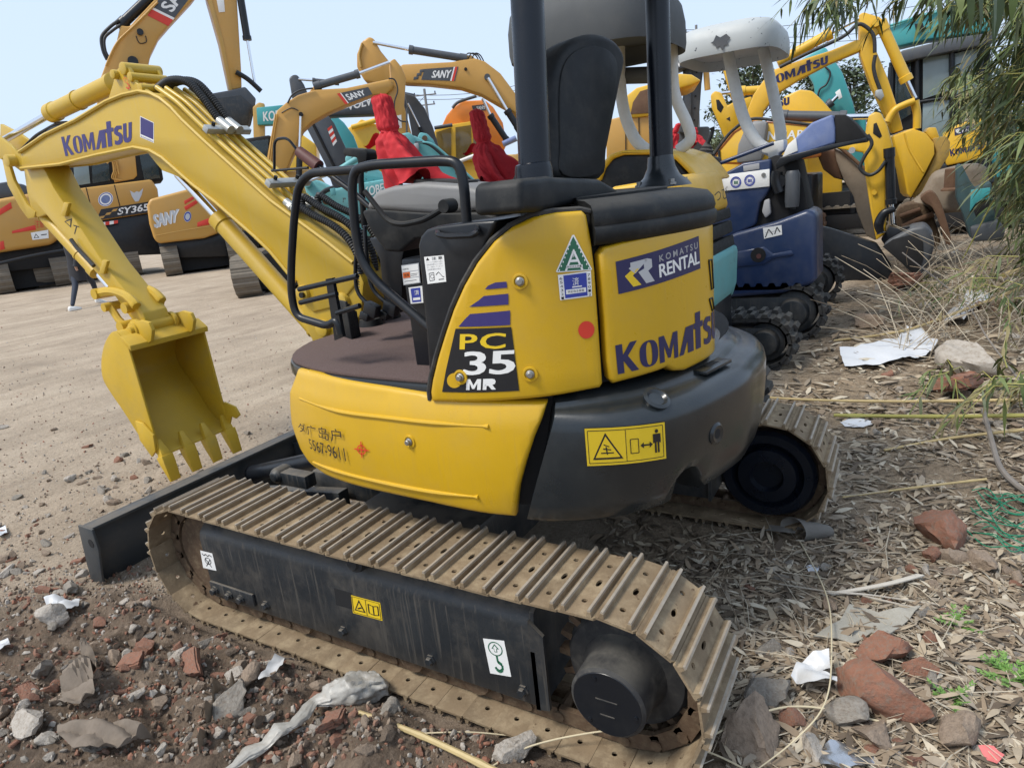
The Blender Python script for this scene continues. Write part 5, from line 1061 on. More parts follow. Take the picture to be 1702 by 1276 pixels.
AR = pt('arm', A1, S, [(336, -40), (345, 0), (365, 70), (382, 150), (402, 146), (401, 115), (394, 0), (390, -40)], .55, 'sany', -.5, .04)
pt('arm_side', AR, S, [(338, -30), (345, 0), (365, 70), (382, 150), (386, 150), (372, 70), (352, 0), (346, -30)], .02, 'sanyd', -.48, .004); pt('warning_label', AR, S, [(360, 0), (372, -2), (374, 20), (364, 21)], .01, 'white', -.485, .001)
jack(A1, S, [(397, -20), (411, 66), (424, 142)], 6, 'black', -.5, rodpx=2.2); rod('bucket_link', A1, S, [(392, 120), (412, 132), (434, 152)], 4, 'black', -.4)
BK = pt('bucket', A1, S, [(312, 148), (318, 142), (342, 157), (382, 150), (408, 144), (426, 164), (424, 178), (417, 210), (391, 226), (366, 206), (342, 178), (326, 164)], 1.2, 'volvo', -.3, .06, 3)
for a_ in ((322, 150), (336, 160)): rod('bucket_tooth', BK, S, [a_, (a_[0] - 7, a_[1] - 14)], [4, 1], 'rust', -.3)
pt('wear_plate', BK, S, [(350, 165), (400, 158), (420, 176), (412, 208), (392, 220), (368, 200)], .02, 'frame', -.28, .01)
undercarriage(A1, S, (150, 452), 2.6, 4.4, 1.0)
# ---- counterweight machine
A2 = thing('crawler_excavator', 'ochre excavator rear with silver lettering and red stripes, beside the model-number machine', 'excavator', (11.5, 20, 0))
S = FP(305, 360, 21.0, 0)
CWS = pt('counterweight', A2, S, [(244, 342), (249, 331), (310, 315), (342, 314), (360, 334), (366, 368), (362, 388), (340, 396), (264, 405), (256, 398), (248, 372)], 1.6, 'sany', 0, .16, 4)
Dec().text('SANY', .05, -.05, 1.05, .95, M['white'], .08).up().text('SANY', 0, 0, 1, 1, M['silver'], .07).lay('maker_lettering', S, [(254, 357), (296, 347), (293, 369), (257, 379)], CWS, .012)
for q in ([(306, 334), (325, 324), (322, 331), (307, 340)], [(306, 344), (330, 330), (328, 338), (309, 350)], [(328, 370), (354, 360), (356, 372), (328, 377)]): pt('red_stripe', CWS, S, q, .01, 'redp', .012, .001)
Dec().disc(.5, .5, .5, .5, M['silver']).up().ring(.5, .5, .45, .45, .3, M['bluep']).lay('round_emblem', S, [(305, 353), (318, 350), (318, 368), (306, 370)], CWS, .012)
rod('panel_seam', CWS, S, [(258, 392), (300, 384), (362, 374)], .7, 'sanyd', .005)
pt('house', A2, S, [(300, 318), (345, 312), (430, 300), (440, 390), (340, 396)], 2, 'sanyd', -1.0, .06); pt('lower_frame', A2, S, [(262, 402), (360, 390), (430, 380), (430, 425), (270, 430)], 1.6, 'black', -.3, .05)
undercarriage(A2, S, (346, 455), 1.95, 3.6, .95)
# ---- leftmost machine
A3 = thing('crawler_excavator', 'ochre excavator rear with red stripes and a white warning label at the left edge', 'excavator', (7.5, 22, 0))
S = FP(40, 370, 21.0, 0)
CWS = pt('counterweight', A3, S, [(-40, 340), (0, 330), (46, 322), (84, 326), (98, 340), (100, 395), (86, 407), (0, 420), (-40, 424)], 1.8, 'sany', 0, .14, 4)
for q in ([(-4, 350), (18, 336), (20, 346), (-4, 360)], [(20, 384), (58, 374), (60, 382), (20, 388)], [(0, 402), (6, 400), (8, 414), (0, 416)]): pt('red_stripe', CWS, S, q, .01, 'redp', .012, .001)
Dec().rect(0, 0, 1, 1, M['white']).up().poly([(.1, .2), (.27, .8), (.44, .2)], K_).line([(.55, .5), (.9, .5)], .12, K_).up().poly([(.17, .27), (.27, .64), (.37, .27)], M['white']).lay('warning_label', S, [(51, 387), (80, 382), (81, 396), (54, 399)], CWS, .012)
Dec().text('注意', 0, 0, 1, 1, M['redp']).lay('red_writing', S, [(57, 366), (72, 364), (73, 378), (58, 379)], CWS, .012)
pt('engine_hood', A3, S, [(-40, 330), (-40, 310), (10, 302), (40, 306), (62, 322), (46, 330)], 1.4, 'volvo', -.4, .08); pt('lower_frame', A3, S, [(-60, 420), (100, 405), (120, 440), (-60, 460)], 1.6, 'dark', -.3, .05)
undercarriage(A3, S, (60, 478), 1.6, 3.6, .95)
rod('track_pipe', A3, S, [(-10, 440), (60, 424), (120, 414)], 3, 'black', .3)
# ---- ochre booms in the middle
A4 = thing('crawler_excavator', 'ochre excavator with bent boom reaching right behind the handrail, lettered label near its end', 'excavator', (7, 9, 0))
S = FP(560, 200, 13.0, 0)
BM = pt('boom', A4, S, [(655, 138), (654, 147), (642, 156), (617, 158), (574, 175), (544, 188), (518, 203), (503, 217), (495, 232), (490, 250), (476, 282), (460, 290), (440, 292), (444, 260), (455, 198), (461, 183), (476, 170), (495, 158), (525, 149), (576, 146), (648, 131)], .5, 'sany', 0, .04)
decal_sany(S, [(560, 156), (612, 145), (619, 157), (574, 174)], BM, .006, True)
for k in range(4): rod('boom_pipe', BM, S, [(458 + k * 3, 190), (450 + k * 3, 240), (444 + k * 4, 290)], 1.1, 'sany', -.1 - .06 * k if k > 1 else .02)
pt('cylinder_ear', BM, S, [(512, 156), (520, 144), (530, 143), (534, 152)], .3, 'sany', -.1, .02); jack(A4, S, [(527, 143), (596, 123), (647, 104)], 6, 'volvo', -.1, rodpx=2.8)
jack(A4, S, [(497, 300), (498, 250), (500, 192)], 5, 'black', .05, rodpx=2.6); disc('boom_pin', BM, S, (500, 190), 3.5, 'dark', .08, .1); rod('hydraulic_hose', BM, S, [(478, 172), (486, 158), (500, 150), (520, 147)], 1.4, 'hose', .02); rod('hydraulic_hose', BM, S, [(468, 188), (484, 180), (496, 184)], .9, 'hose', .02)
AR = pt('arm', A4, S, [(648, 102), (656, 97), (668, 112), (675, 130), (672, 176), (684, 222), (690, 300), (664, 300), (653, 222), (644, 152), (650, 130)], .4, 'sany', -.1, .03)
rod('hydraulic_hose', AR, S, [(646, 131), (656, 133), (661, 150), (656, 168), (656, 186), (664, 200), (678, 203)], 1.2, 'hose', .02); pt('warning_label', AR, S, [(657, 193), (667, 191), (668, 213), (659, 214)], .01, 'white', -.09, .001); rod('arm_pipe', AR, S, [(676, 180), (676, 222)], 1.6, 'volvo', .02)
pt('cab', A4, S, [(396, 232), (450, 224), (452, 300), (400, 310)], 1.2, 'dark', -.2, .05); pt('cab_window', A4, S, [(402, 238), (446, 231), (446, 268), (404, 274)], .02, 'glass', -.17, .001)
pt('house', A4, S, [(420, 292), (520, 280), (560, 330), (560, 400), (420, 400)], 2, 'sanyd', -.3, .08); undercarriage(A4, S, (490, 440), 2.0, 3.4, .8)
A5 = thing('crawler_excavator', 'ochre excavator with arched boom reaching left to the left canopy post, lettered label mid-boom', 'excavator', (10, 8, 0))
S = FP(750, 130, 15.0, 0)
BM = pt('boom', A5, S, [(663, 112), (668, 107), (751, 103), (770, 99), (790, 97), (806, 102), (832, 122), (858, 157), (884, 200), (900, 260), (876, 270), (862, 206), (856, 188), (832, 175), (801, 157), (767, 146), (713, 140), (673, 138), (662, 132)], .5, 'sany', 0, .04)
decal_sany(S, [(706, 115), (762, 111), (756, 135), (700, 133)], BM, .006)
for k in range(3): pt('label_check', BM, S, [(698 - 5 * k, 116 + 6 * k), (706 - 5 * k, 115 + 6 * k), (705 - 5 * k, 120 + 6 * k), (697 - 5 * k, 121 + 6 * k)], .01, 'volvo', .007, .001)
jack(A5, S, [(770, 97), (681, 83), (620, 71)], 6, 'volvo', -.1, rodpx=2.6); pt('cylinder_ear', BM, S, [(768, 102), (772, 92), (784, 92), (792, 100)], .3, 'sany', -.1, .02)
for k in range(3): rod('hydraulic_hose', BM, S, [(772 + 6 * k, 98), (778 + 6 * k, 89), (790 + 4 * k, 92), (796 + 4 * k, 102)], 1, 'hose', -.1)
jack(A5, S, [(862, 214), (843, 184), (811, 130)], 5.5, 'black', .1, rodpx=3); disc('boom_pin', BM, S, (810, 128), 5, 'volvo', .12, .1); disc('work_lamp', BM, S, (774, 115), 2.5, 'dark', .03, .05)
AR = pt('arm', A5, S, [(613, 61), (601, 69), (593, 90), (593, 112), (606, 135), (640, 142), (660, 136), (648, 104), (632, 84), (621, 64)], .4, 'sany', -.1, .04); rod('arm_rib', AR, S, [(602, 72), (597, 92), (600, 112)], 2, 'sanyd', -.08)
pt('arm_lower', A5, S, [(640, 130), (662, 128), (668, 300), (646, 300)], .35, 'sanyd', -.25, .03)
pt('house', A5, S, [(840, 260), (930, 240), (940, 330), (840, 340)], 2, 'sanyd', -.3, .08); undercarriage(A5, S, (890, 390), 2.2, 3.6, .9)
# ---- dark grey machine with white letters
A6 = thing('crawler_excavator', 'dark grey excavator with white letters and a red-white hazard strip, behind the ochre booms', 'excavator', (9, 11, 0))
S = FP(560, 200, 17.0, 0)
pt('boom_head', A6, S, [(480, 130), (486, 124), (494, 124), (505, 140), (516, 166), (486, 168)], .5, 'volvo', 0, .05); jack(A6, S, [(560, 138), (520, 134), (496, 132)], 3.5, 'volvo', 0)
BM = pt('boom', A6, S, [(516, 196), (575, 180), (618, 164), (660, 150), (690, 156), (690, 184), (620, 190), (560, 192)], .6, 'volvo', -.1, .04); Dec().text('VOLVO', 0, 0, 1, 1, M['white'], .05).lay('maker_lettering', S, [(576, 170), (630, 156), (630, 172), (578, 184)], BM, .006)
AR = pt('arm', A6, S, [(506, 206), (524, 192), (544, 190), (556, 206), (592, 282), (600, 330), (560, 330), (540, 272)], .6, 'volvo', .2, .04); rod('arm_groove', AR, S, [(520, 206), (562, 290)], 2.5, 'dark', .2)
d = Dec()
for k in range(6): d.poly([(0, k / 6), (1, k / 6 + .1), (1, k / 6 + .26), (0, k / 6 + .16)], M['redp' if k % 2 else 'white'])
d.lay('hazard_strip', S, [(544, 214), (552, 211), (561, 238), (554, 243)], AR, .206)
A7 = thing('crawler_excavator', 'dark grey excavator arm sloping down with a bright rod, right of the first red cloth', 'excavator', (9, 9, 0))
S = FP(700, 200, 16.0, 0)
pt('arm', A7, S, [(672, 154), (690, 160), (706, 180), (720, 212), (728, 240), (740, 300), (690, 300), (684, 220)], .5, 'volvo', 0, .04); jack(A7, S, [(704, 226), (698, 212), (678, 172)], 3, 'black', .06, rodpx=1.4)
for E_, px in ((A6, (560, 420)), (A7, (712, 400))): q = FP(560, 200, 17.0)(*px); MB(M['volvo']).box((q.x, q.y, 1.3), (2, 2, 1.2)).build('house', E_, .08); undercarriage(E_, FP(560, 200, 17.0), (px[0], px[1]), 2.0, 3.4, .8)
# ---- teal and yellow pieces between them
A8 = thing('crawler_excavator', 'teal curved boom just right of the red-white hazard strip', 'excavator', (11, 12, 0))
S = FP(570, 220, 19.0, 0); pt('boom', A8, S, [(542, 186), (556, 190), (572, 204), (588, 226), (594, 242), (620, 330), (580, 330), (566, 246), (556, 220)], .6, 'teal', 0, .05)
A9 = thing('crawler_excavator', 'teal boom end with white letters beside the raised black bucket', 'excavator', (12, 19, 0))
S = FP(450, 190, 24.0, 0); B = pt('boom', A9, S, [(426, 179), (474, 174), (474, 206), (428, 208)], .6, 'teal', 0, .04); Dec().text('KOBELCO', 0, 0, 1, 1, M['white'], .04).lay('maker_lettering', S, [(437, 186), (500, 179), (500, 198), (438, 202)], B, .01)
pt('arm', A9, S, [(420, 178), (430, 170), (440, 172), (440, 330), (424, 330)], .6, 'sanyd', -.2, .05); pt('cab', A9, S, [(416, 240), (480, 232), (480, 420), (416, 420)], 1.5, 'dark', -.3, .05)
A10 = thing('crawler_excavator', 'bright yellow boom and pipe seen between the first red cloth and the handrail', 'excavator', (14, 14, 0))
S = FP(600, 215, 22.0, 0); pt('boom', A10, S, [(574, 226), (578, 212), (592, 206), (600, 198), (630, 208), (640, 300), (576, 300)], .8, 'minyel', 0, .05); rod('boom_pipe', A10, S, [(584, 212), (640, 196)], 4, 'minyel', .1); pt('engine_hood', A10, S, [(464, 232), (500, 222), (525, 240), (530, 330), (464, 330)], 1.5, 'minyel', -.2, .06)
A11 = thing('crawler_excavator', 'orange excavator with a yellow-framed glass cab, behind the second red cloth', 'excavator', (13, 8, 0))
S = FP(785, 210, 17.5, 0)
BM = pt('boom', A11, S, [(733, 212), (742, 192), (752, 180), (769, 168), (806, 166), (820, 178), (836, 204), (842, 240), (830, 270), (800, 260), (770, 214)], .8, 'orange', -.2, .05); decal_sany(S, [(784, 176), (810, 173), (812, 183), (787, 186)], BM, -.19)
rod('boom_pipe', BM, S, [(752, 180), (762, 170), (792, 160)], 2.5, 'volvo', -.1); jack(A11, S, [(843, 234), (815, 192), (802, 164)], 5, 'black', .2, rodpx=2.5)
CB = pt('cab', A11, S, [(722, 216), (754, 206), (794, 200), (800, 236), (790, 268), (722, 270)], 1.6, 'minyel', 0, .04)
for L in ([(725, 220), (750, 212), (750, 266), (726, 268)], [(757, 212), (783, 208), (784, 262), (758, 265)], [(786, 208), (793, 207), (796, 236), (787, 258)]): pt('cab_window', CB, S, L, .02, 'glass', .015, .001)
rod('roof_tube', CB, S, [(722, 213), (752, 208)], 3, 'volvo', .1); pt('house', A11, S, [(700, 266), (860, 256), (860, 340), (700, 340)], 2, 'minyel', -.1, .08); rod('white_rail', A11, S, [(760, 270), (796, 256)], 3.2, 'white', .3); rod('blue_pipe', A11, S, [(836, 240), (858, 230)], 5, 'blued', .3)
for E_, Sx, px in ((A8, FP(570, 220, 19), (580, 420)), (A9, FP(450, 190, 24), (460, 450)), (A10, FP(600, 215, 22), (600, 420)), (A11, FP(785, 210, 17.5), (790, 400))): undercarriage(E_, Sx, px, 2.0, 3.4, .8)
# ---- faded teal machine right behind the nearest one
A12 = thing('mini_excavator', 'faded teal excavator arm and linkage lying just behind the handrail', 'excavator', (2.5, 4, 0))
S = FP(650, 290, 6.0, 0)
AR = pt('arm', A12, S, [(662, 232), (668, 224), (690, 226), (704, 233), (748, 268), (796, 310), (830, 350), (740, 350), (700, 300), (690, 262)], .25, 'tealp', 0, .02)
pt('arm_lug', AR, S, [(664, 232), (668, 222), (680, 220), (690, 228), (694, 246), (676, 244)], .05, 'tealp', .05, .012); pt('arm_lug', AR, S, [(694, 228), (698, 220), (710, 222), (720, 232), (726, 244), (704, 244)], .05, 'tealp', -.2, .012)
for px in ((672, 232), (706, 230)): disc('arm_pin', AR, S, px, 4.5, 'rust', .06 if px[0] < 690 else -.17, .05)
for k in range(2): rod('hydraulic_hose', AR, S, [(690 + 4 * k, 238), (712 + 6 * k, 240), (742 + 6 * k, 264), (790 + 4 * k, 306)], 2.4, 'hose' if k == 0 else 'tealp', .05)
pt('valve_block', AR, S, [(688, 238), (696, 237), (697, 250), (689, 251)], .06, 'greyp', .07)
LB = pt('swing_bracket', A12, S, [(504, 304), (512, 297), (530, 300), (556, 314), (600, 304), (650, 296), (664, 330), (654, 372), (600, 400), (540, 380), (516, 348)], .3, 'tealp', .1, .03)
disc('bracket_pin', LB, S, (510, 304), 7, 'tealp', .15, .12); disc('bracket_pin', LB, S, (542, 334), 6, 'rust', .14, .05); rod('hydraulic_hose', LB, S, [(528, 350), (528, 332), (540, 318), (556, 312)], 4, 'hose', .16); pt('clamp', LB, S, [(548, 314), (556, 312), (558, 324), (550, 326)], .05, 'tealp', .2, .005)
pt('boom', A12, S, [(572, 260), (590, 252), (600, 262), (640, 290), (664, 300), (620, 310), (580, 292)], .25, 'tealp', -.1, .03); jack(A12, S, [(600, 260), (560, 285), (510, 302)], 5, 'tealp', .2)
Dec().text('KOBELCO', 0, 0, 1, 1, M['white'], .03).lay('maker_lettering', S, [(604, 312), (664, 298), (664, 312), (606, 328)], LB, .104)
q = S(640, 420, -.5); MB(M['tealp']).box((q.x + 1.1, q.y + .4, .8), (1.2, 1.4, .5)).build('house', A12, .06); crawler(A12, (q.x + .6, q.y + .3, 0), (0, 1, 0), 2.1, .3, .5, 0, 40, 'rust'); crawler(A12, (q.x + 1.8, q.y + .3, 0), (0, 1, 0), 2.1, .3, .5, 0, 40, 'rust')
# ---- person walking
def skin_body(nodes, edges, m, name, parent, sub=2):
    bm = bmesh.new(); me = bpy.data.meshes.new(name); V = [bm.verts.new(n[0]) for n in nodes]
    for a_, b_ in edges: bm.edges.new((V[a_], V[b_]))
    bm.to_mesh(me); bm.free(); o = bpy.data.objects.new(name, me); COL.objects.link(o); adopt(o, parent)
    md = o.modifiers.new('skin', 'SKIN'); md.use_smooth_shade = True; me.skin_vertices.new() if not me.skin_vertices else None
    for i, n in enumerate(nodes): me.skin_vertices[0].data[i].radius = (n[1], n[1] if len(n) < 3 else n[2])
    me.skin_vertices[0].data[0].use_root = True
    s_ = o.modifiers.new('sub', 'SUBSURF'); s_.levels = sub; s_.render_levels = sub; me.materials.append(m); return o
fa, fb = Z(122, 516, 0), Z(166, 503, 0)
mid = (fa + fb) / 2; u = Vector((CR @ Vector((1, 0, 0))).xy.to_3d()).normalized(); fw = Vector((-u.y, u.x, 0)); wk = (u * .55 + fw * .85).normalized()
PE = thing('person', 'person in dark jacket and jeans with pale shoes walking away beyond the arm', 'person', mid)
pel = mid + Vector((0, 0, .92)); lat = Vector((wk.y, -wk.x, 0))
jk, jn, sk, hr_ = mat('dark_jacket', (.02, .02, .024), .8, bump=.002, bscale=40), mat('dark_jeans', (.028, .036, .055), .8, bump=.001), mat('skin', (.42, .24, .16), .5), mat('black_hair', (.012, .01, .01), .6)
hl, hr2 = pel - lat * .09, pel + lat * .09
al, ar = fa + Vector((0, 0, .09)), fb + Vector((0, 0, .10))
kl, kr = hl.lerp(al, .5) + wk * .05, hr2.lerp(ar, .5) + wk * .09
chest = pel + Vector((0, 0, .42)) + wk * .03; neck = pel + Vector((0, 0, .58)) + wk * .04
nodes = [(pel, .13), (pel + Vector((0, 0, .22)), .125), (chest, .15), (neck, .06), (neck + Vector((0, 0, .08)) + wk * .015, .055),
         (hl, .095), (kl, .065), (al, .042), (hr2, .095), (kr, .065), (ar, .042)]
edges = [(0, 1), (1, 2), (2, 3), (3, 4), (0, 5), (5, 6), (6, 7), (0, 8), (8, 9), (9, 10)]
for sg, sw in ((-1, .16), (1, -.14)):
    sh = neck + lat * sg * .19 + Vector((0, 0, -.07)); el = sh + Vector((0, 0, -.28)) + wk * sw * .4 + lat * sg * .04; ha = el + Vector((0, 0, -.24)) + wk * (sw + .05)
    i0 = len(nodes); nodes += [(sh, .068), (el, .05), (ha, .038)]; edges += [(2, i0), (i0, i0 + 1), (i0 + 1, i0 + 2)]
body = skin_body(nodes, edges, jn, 'body', PE)
jac = MB(jk); jac.lathe([(.19, -.34), (.215, -.33), (.205, -.06), (.18, .1), (.175, .22), (.19, .40), (.17, .50), (.10, .56), (.07, .60)], pel, Vector((0, 0, 1)) + wk * .06, 24)
for v in jac.bm.verts: r_ = v.co - pel; v.co -= wk * r_.dot(wk) * .25
for sg, i0 in ((-1, 11), (1, 14)): jac.tube([nodes[i0][0] - lat * sg * .03, nodes[i0][0], nodes[i0 + 1][0], nodes[i0 + 2][0]], [.085, .082, .066, .05], 12, smooth=True)
jac.build('jacket', body)
hd = MB(sk); hc = neck + Vector((0, 0, .20)) + wk * .03; hd.lathe([(0, -.115), (.05, -.105), (.068, -.06), (.076, 0), (.078, .04), (.06, .09), (.03, .112), (0, .118)], hc, (0, 0, 1), 20)
hd.lathe([(.02, -.03), (.012, .0), (0, .012)], hc + wk * .075 + Vector((0, 0, -.01)), wk, 8)
for sg in (-1, 1): hd.lathe([(.02, 0), (.022, .01), (.0, .014)], hc + lat * sg * .075, lat * sg, 8); hd.cyl(nodes[13 if sg < 0 else 16][0], nodes[13 if sg < 0 else 16][0] + Vector((0, 0, -.09)) + wk * .01, .03, 10, r2=.022)
hd.build('head', body)
hh = MB(hr_); hh.lathe([(.084, -.06), (.09, .0), (.09, .05), (.07, .1), (.035, .124), (0, .13)], hc - wk * .012, Vector((0, 0, 1)) - wk * .25, 20); hh.build('hair', body)
for P, d_ in ((fa, .0), (fb, .25)):
    mb = MB(M['white']); mb.loft([[P + wk * t - Vector((0, 0, t * d_)) + lat * w_ * c_ + Vector((0, 0, h_ * (s_ + 1) / 2)) for c_, s_ in ((-1, -1), (1, -1), (1, .4), (.5, 1), (-.5, 1), (-1, .4))] for t, w_, h_ in ((-.09, .03, .075), (-.06, .042, .10), (.04, .046, .085), (.12, .046, .06), (.17, .03, .04))]); mb.build('shoe', body, .008)
# ================================================================ ground
def sstep(a, b, x): t = max(0, min(1, (x - a) / (b - a))); return t * t * (3 - 2 * t)
def nzv(x, y, s, o=0): return noise.noise((x * s + o, y * s - o, o * 1.7))
def soilw(x, y):      # dark rubble heap on the near side of the machine
    return sstep(-.62, -.98, x + .10 * nzv(x, y, 1.7, 3) + .35 * sstep(.9, 2.6, y)) * sstep(2.3, 1.35, y + .3 * nzv(x, y, 1.2, 8)) * sstep(-1.5, -.7, y)
def litw(x, y):       # leaf litter along the bamboo side
    return sstep(.12, -.35, y + .35 * nzv(x, y, .8, 5) + .5 + .04 * x + .5 * sstep(-.6, -1.3, x))
def gz(x, y):
    s, l = soilw(x, y), litw(x, y)
    h = .012 * nzv(x, y, 1.3, 1) + .006 * nzv(x, y, 5, 2)
    h += s * (.05 + .075 * nzv(x, y, 2.6, 4) + .06 * nzv(x, y, 7, 6) + .024 * nzv(x, y, 19, 7) + .012 * nzv(x, y, 41, 3))
    h += l * (.03 * nzv(x, y, 2.2, 9) + .018 * nzv(x, y, 9, 10) + .008 * nzv(x, y, 25, 11)) + .10 * sstep(-1.7, -3.2, y)
    h += (1 - s) * (1 - l) * (.006 * nzv(x, y, 14, 12) + .03 * nzv(x * .3, y, 1.1, 13) * sstep(3, 6, y))
    for cx in (-.72, .72):    # beaten flat under the tracks
        k = sstep(.24, .14, abs(x - cx)) * sstep(1.2, 1.05, abs(y)); h = h * (1 - k) + -.012 * k
    return h
def axis(lo, a, b, hi, st):
    v = [a + (b - a) * i / round((b - a) / st) for i in range(round((b - a) / st) + 1)]
    d = st; x = a
    while x > lo: d *= 1.13; x -= d; v.insert(0, x)
    d = st; x = b
    while x < hi: d *= 1.13; x += d; v.append(x)
    return v
GX, GY = axis(-900, -2.0, 2.6, 900, .017), axis(-900, -2.5, 3.0, 900, .017)
gv = [(x, y, gz(x, y) if abs(x) < 60 and abs(y) < 60 else 0) for x in GX for y in GY]; ny = len(GY)
gf = [(i * ny + j, (i + 1) * ny + j, (i + 1) * ny + j + 1, i * ny + j + 1) for i in range(len(GX) - 1) for j in range(ny - 1)]
me = bpy.data.meshes.new('ground'); me.from_pydata(gv, [], gf); me.shade_smooth()
at_ = me.attributes.new('zone', 'FLOAT_COLOR', 'POINT'); at_.data.foreach_set('color', [c for x, y, z in gv for c in (soilw(x, y), litw(x, y), 0, 1)])
GR = bpy.data.objects.new('ground', me); COL.objects.link(GR); tag(GR, 'dusty packed earth yard with dark rubble soil and leaf litter', None, None, 'structure')
def ground_mat():
    m = bpy.data.materials.new('yard_earth'); m.use_nodes = True; nt = m.node_tree; N = nt.nodes.new; L = nt.links.new; b = nt.nodes['Principled BSDF']
    tc = N('ShaderNodeTexCoord'); at = N('ShaderNodeAttribute'); at.attribute_name = 'zone'; sp = N('ShaderNodeSeparateColor'); L(at.outputs['Color'], sp.inputs[0])
    def nz(sc, det=6, r=.6, st=None):
        n = N('ShaderNodeTexNoise'); n.inputs['Scale'].default_value = sc; n.inputs['Detail'].default_value = det; n.inputs['Roughness'].default_value = r
        if st: mp = N('ShaderNodeMapping'); mp.inputs['Scale'].default_value = st; mp.inputs['Rotation'].default_value = (0, 0, .35); L(tc.outputs['Object'], mp.inputs[0]); L(mp.outputs[0], n.inputs[0])
        else: L(tc.outputs['Object'], n.inputs[0])
        return n.outputs[0]
    def rmp(x, stops):
        r = N('ShaderNodeValToRGB'); e = r.color_ramp.elements
        for k, (p, c) in enumerate(stops):
            q = e[k] if k < 2 else e.new(p); q.position = p; q.color = c + (1,)
        L(x, r.inputs[0]); return r.outputs[0]
    def mix(f, a, c, t='MIX'):
        n = N('ShaderNodeMix'); n.data_type = 'RGBA'; n.blend_type = t
        if isinstance(f, float): n.inputs[0].default_value = f
        else: L(f, n.inputs[0])
        L(a, n.inputs[6]); L(c, n.inputs[7]); return n.outputs[2]
    road = rmp(nz(.9, 8, .65), [(.3, (.34, .275, .205)), (.5, (.44, .355, .265)), (.72, (.53, .44, .335))])
    ruts = rmp(nz(1.6, 6, .6, (.35, 3.0, 1)), [(.35, (.62, .60, .58)), (.6, (1.0, 1.0, 1.0))]); road = mix(.45, road, ruts, 'MULTIPLY')
    grit = rmp(nz(60, 4, .7), [(.35, (.62, .6, .58)), (.55, (1, 1, 1)), (.75, (1.25, 1.2, 1.15))]); road = mix(.6, road, grit, 'MULTIPLY')
    soil = rmp(nz(7, 8, .7), [(.3, (.095, .075, .058)), (.5, (.175, .132, .096)), (.72, (.29, .23, .175))])
    soil = mix(.6, soil, rmp(nz(45, 5, .7), [(.35, (.55, .5, .48)), (.6, (1.15, 1.1, 1.05))]), 'MULTIPLY')
    lit = rmp(nz(14, 8, .75), [(.3, (.16, .128, .094)), (.5, (.28, .218, .152)), (.7, (.40, .32, .23))])
    lit = mix(.5, lit, rmp(nz(70, 3, .7), [(.4, (.6, .58, .55)), (.6, (1.2, 1.15, 1.1))]), 'MULTIPLY')
    c = mix(sp.outputs[1], road, lit); c = mix(sp.outputs[0], c, soil); L(c, b.inputs['Base Color']); b.inputs['Roughness'].default_value = .95; b.inputs['Specular IOR Level'].default_value = .2
    bn = N('ShaderNodeBump'); bn.inputs['Distance'].default_value = .02; ad = N('ShaderNodeMath'); ad.operation = 'ADD'; L(nz(38, 8, .75), ad.inputs[0]); L(nz(9, 6, .6), ad.inputs[1]); L(ad.outputs[0], bn.inputs['Height']); L(bn.outputs[0], b.inputs['Normal'])
    return m
me.materials.append(ground_mat())
# ---------------------------------------------------------------- stones, bricks, gravel
rnd = random.Random(11)
def rock(seed, sq=.7, sub=3, cut=7):
    r_ = random.Random(seed); bm = bmesh.new(); bmesh.ops.create_icosphere(bm, subdivisions=sub, radius=1)
    off = Vector((r_.uniform(-9, 9), r_.uniform(-9, 9), r_.uniform(-9, 9)))
    for v in bm.verts: v.co *= 1 + .38 * noise.noise(v.co * 1.1 + off) + .14 * noise.noise(v.co * 3 + off)
    for k in range(cut):
        n = Vector((r_.uniform(-1, 1), r_.uniform(-1, 1), r_.uniform(-1, 1))).normalized(); d = r_.uniform(.45, .75)
        for v in bm.verts:
            e = v.co.dot(n) - d
            if e > 0: v.co -= n * e
    for v in bm.verts: v.co = Vector((v.co.x, v.co.y * r_.uniform(.72, .76), v.co.z * sq)) + .07 * Vector((noise.noise(v.co * 4 + off), noise.noise(v.co * 4.5 - off), noise.noise(v.co * 5 + off))) + .03 * Vector((noise.noise(v.co * 11), noise.noise(v.co * 12 + off), noise.noise(v.co * 11)))
    return bm
def meshof(bm, name, m, sm=35):
    me = bpy.data.meshes.new(name); bm.to_mesh(me); bm.free(); me.materials.append(m); me.shade_smooth(); me.set_sharp_from_angle(angle=R(sm)); return me
MS = dict(grey=mat('grey_stone', (.25, .225, .19), .9, dirt=.9, dirtcol=(.17, .13, .098), scale=4, var=.3, bump=.006, bscale=7, inst=True),
          pale=mat('pale_stone', (.40, .36, .31), .9, dirt=.9, dirtcol=(.22, .175, .13), scale=4, var=.25, bump=.006, bscale=7, inst=True),
          tan=mat('tan_stone', (.27, .205, .15), .9, dirt=.9, dirtcol=(.15, .113, .083), scale=4, var=.3, bump=.006, bscale=7, inst=True),
          brick=mat('broken_brick', (.25, .115, .072), .92, dirt=1.0, dirtcol=(.20, .155, .12), scale=4, var=.35, bump=.006, bscale=8, inst=True),
          dark=mat('soil_clod', (.15, .112, .081), .95, dirt=.4, dirtcol=(.14, .11, .08), scale=12, var=.3, bump=.008, bscale=7, inst=True))
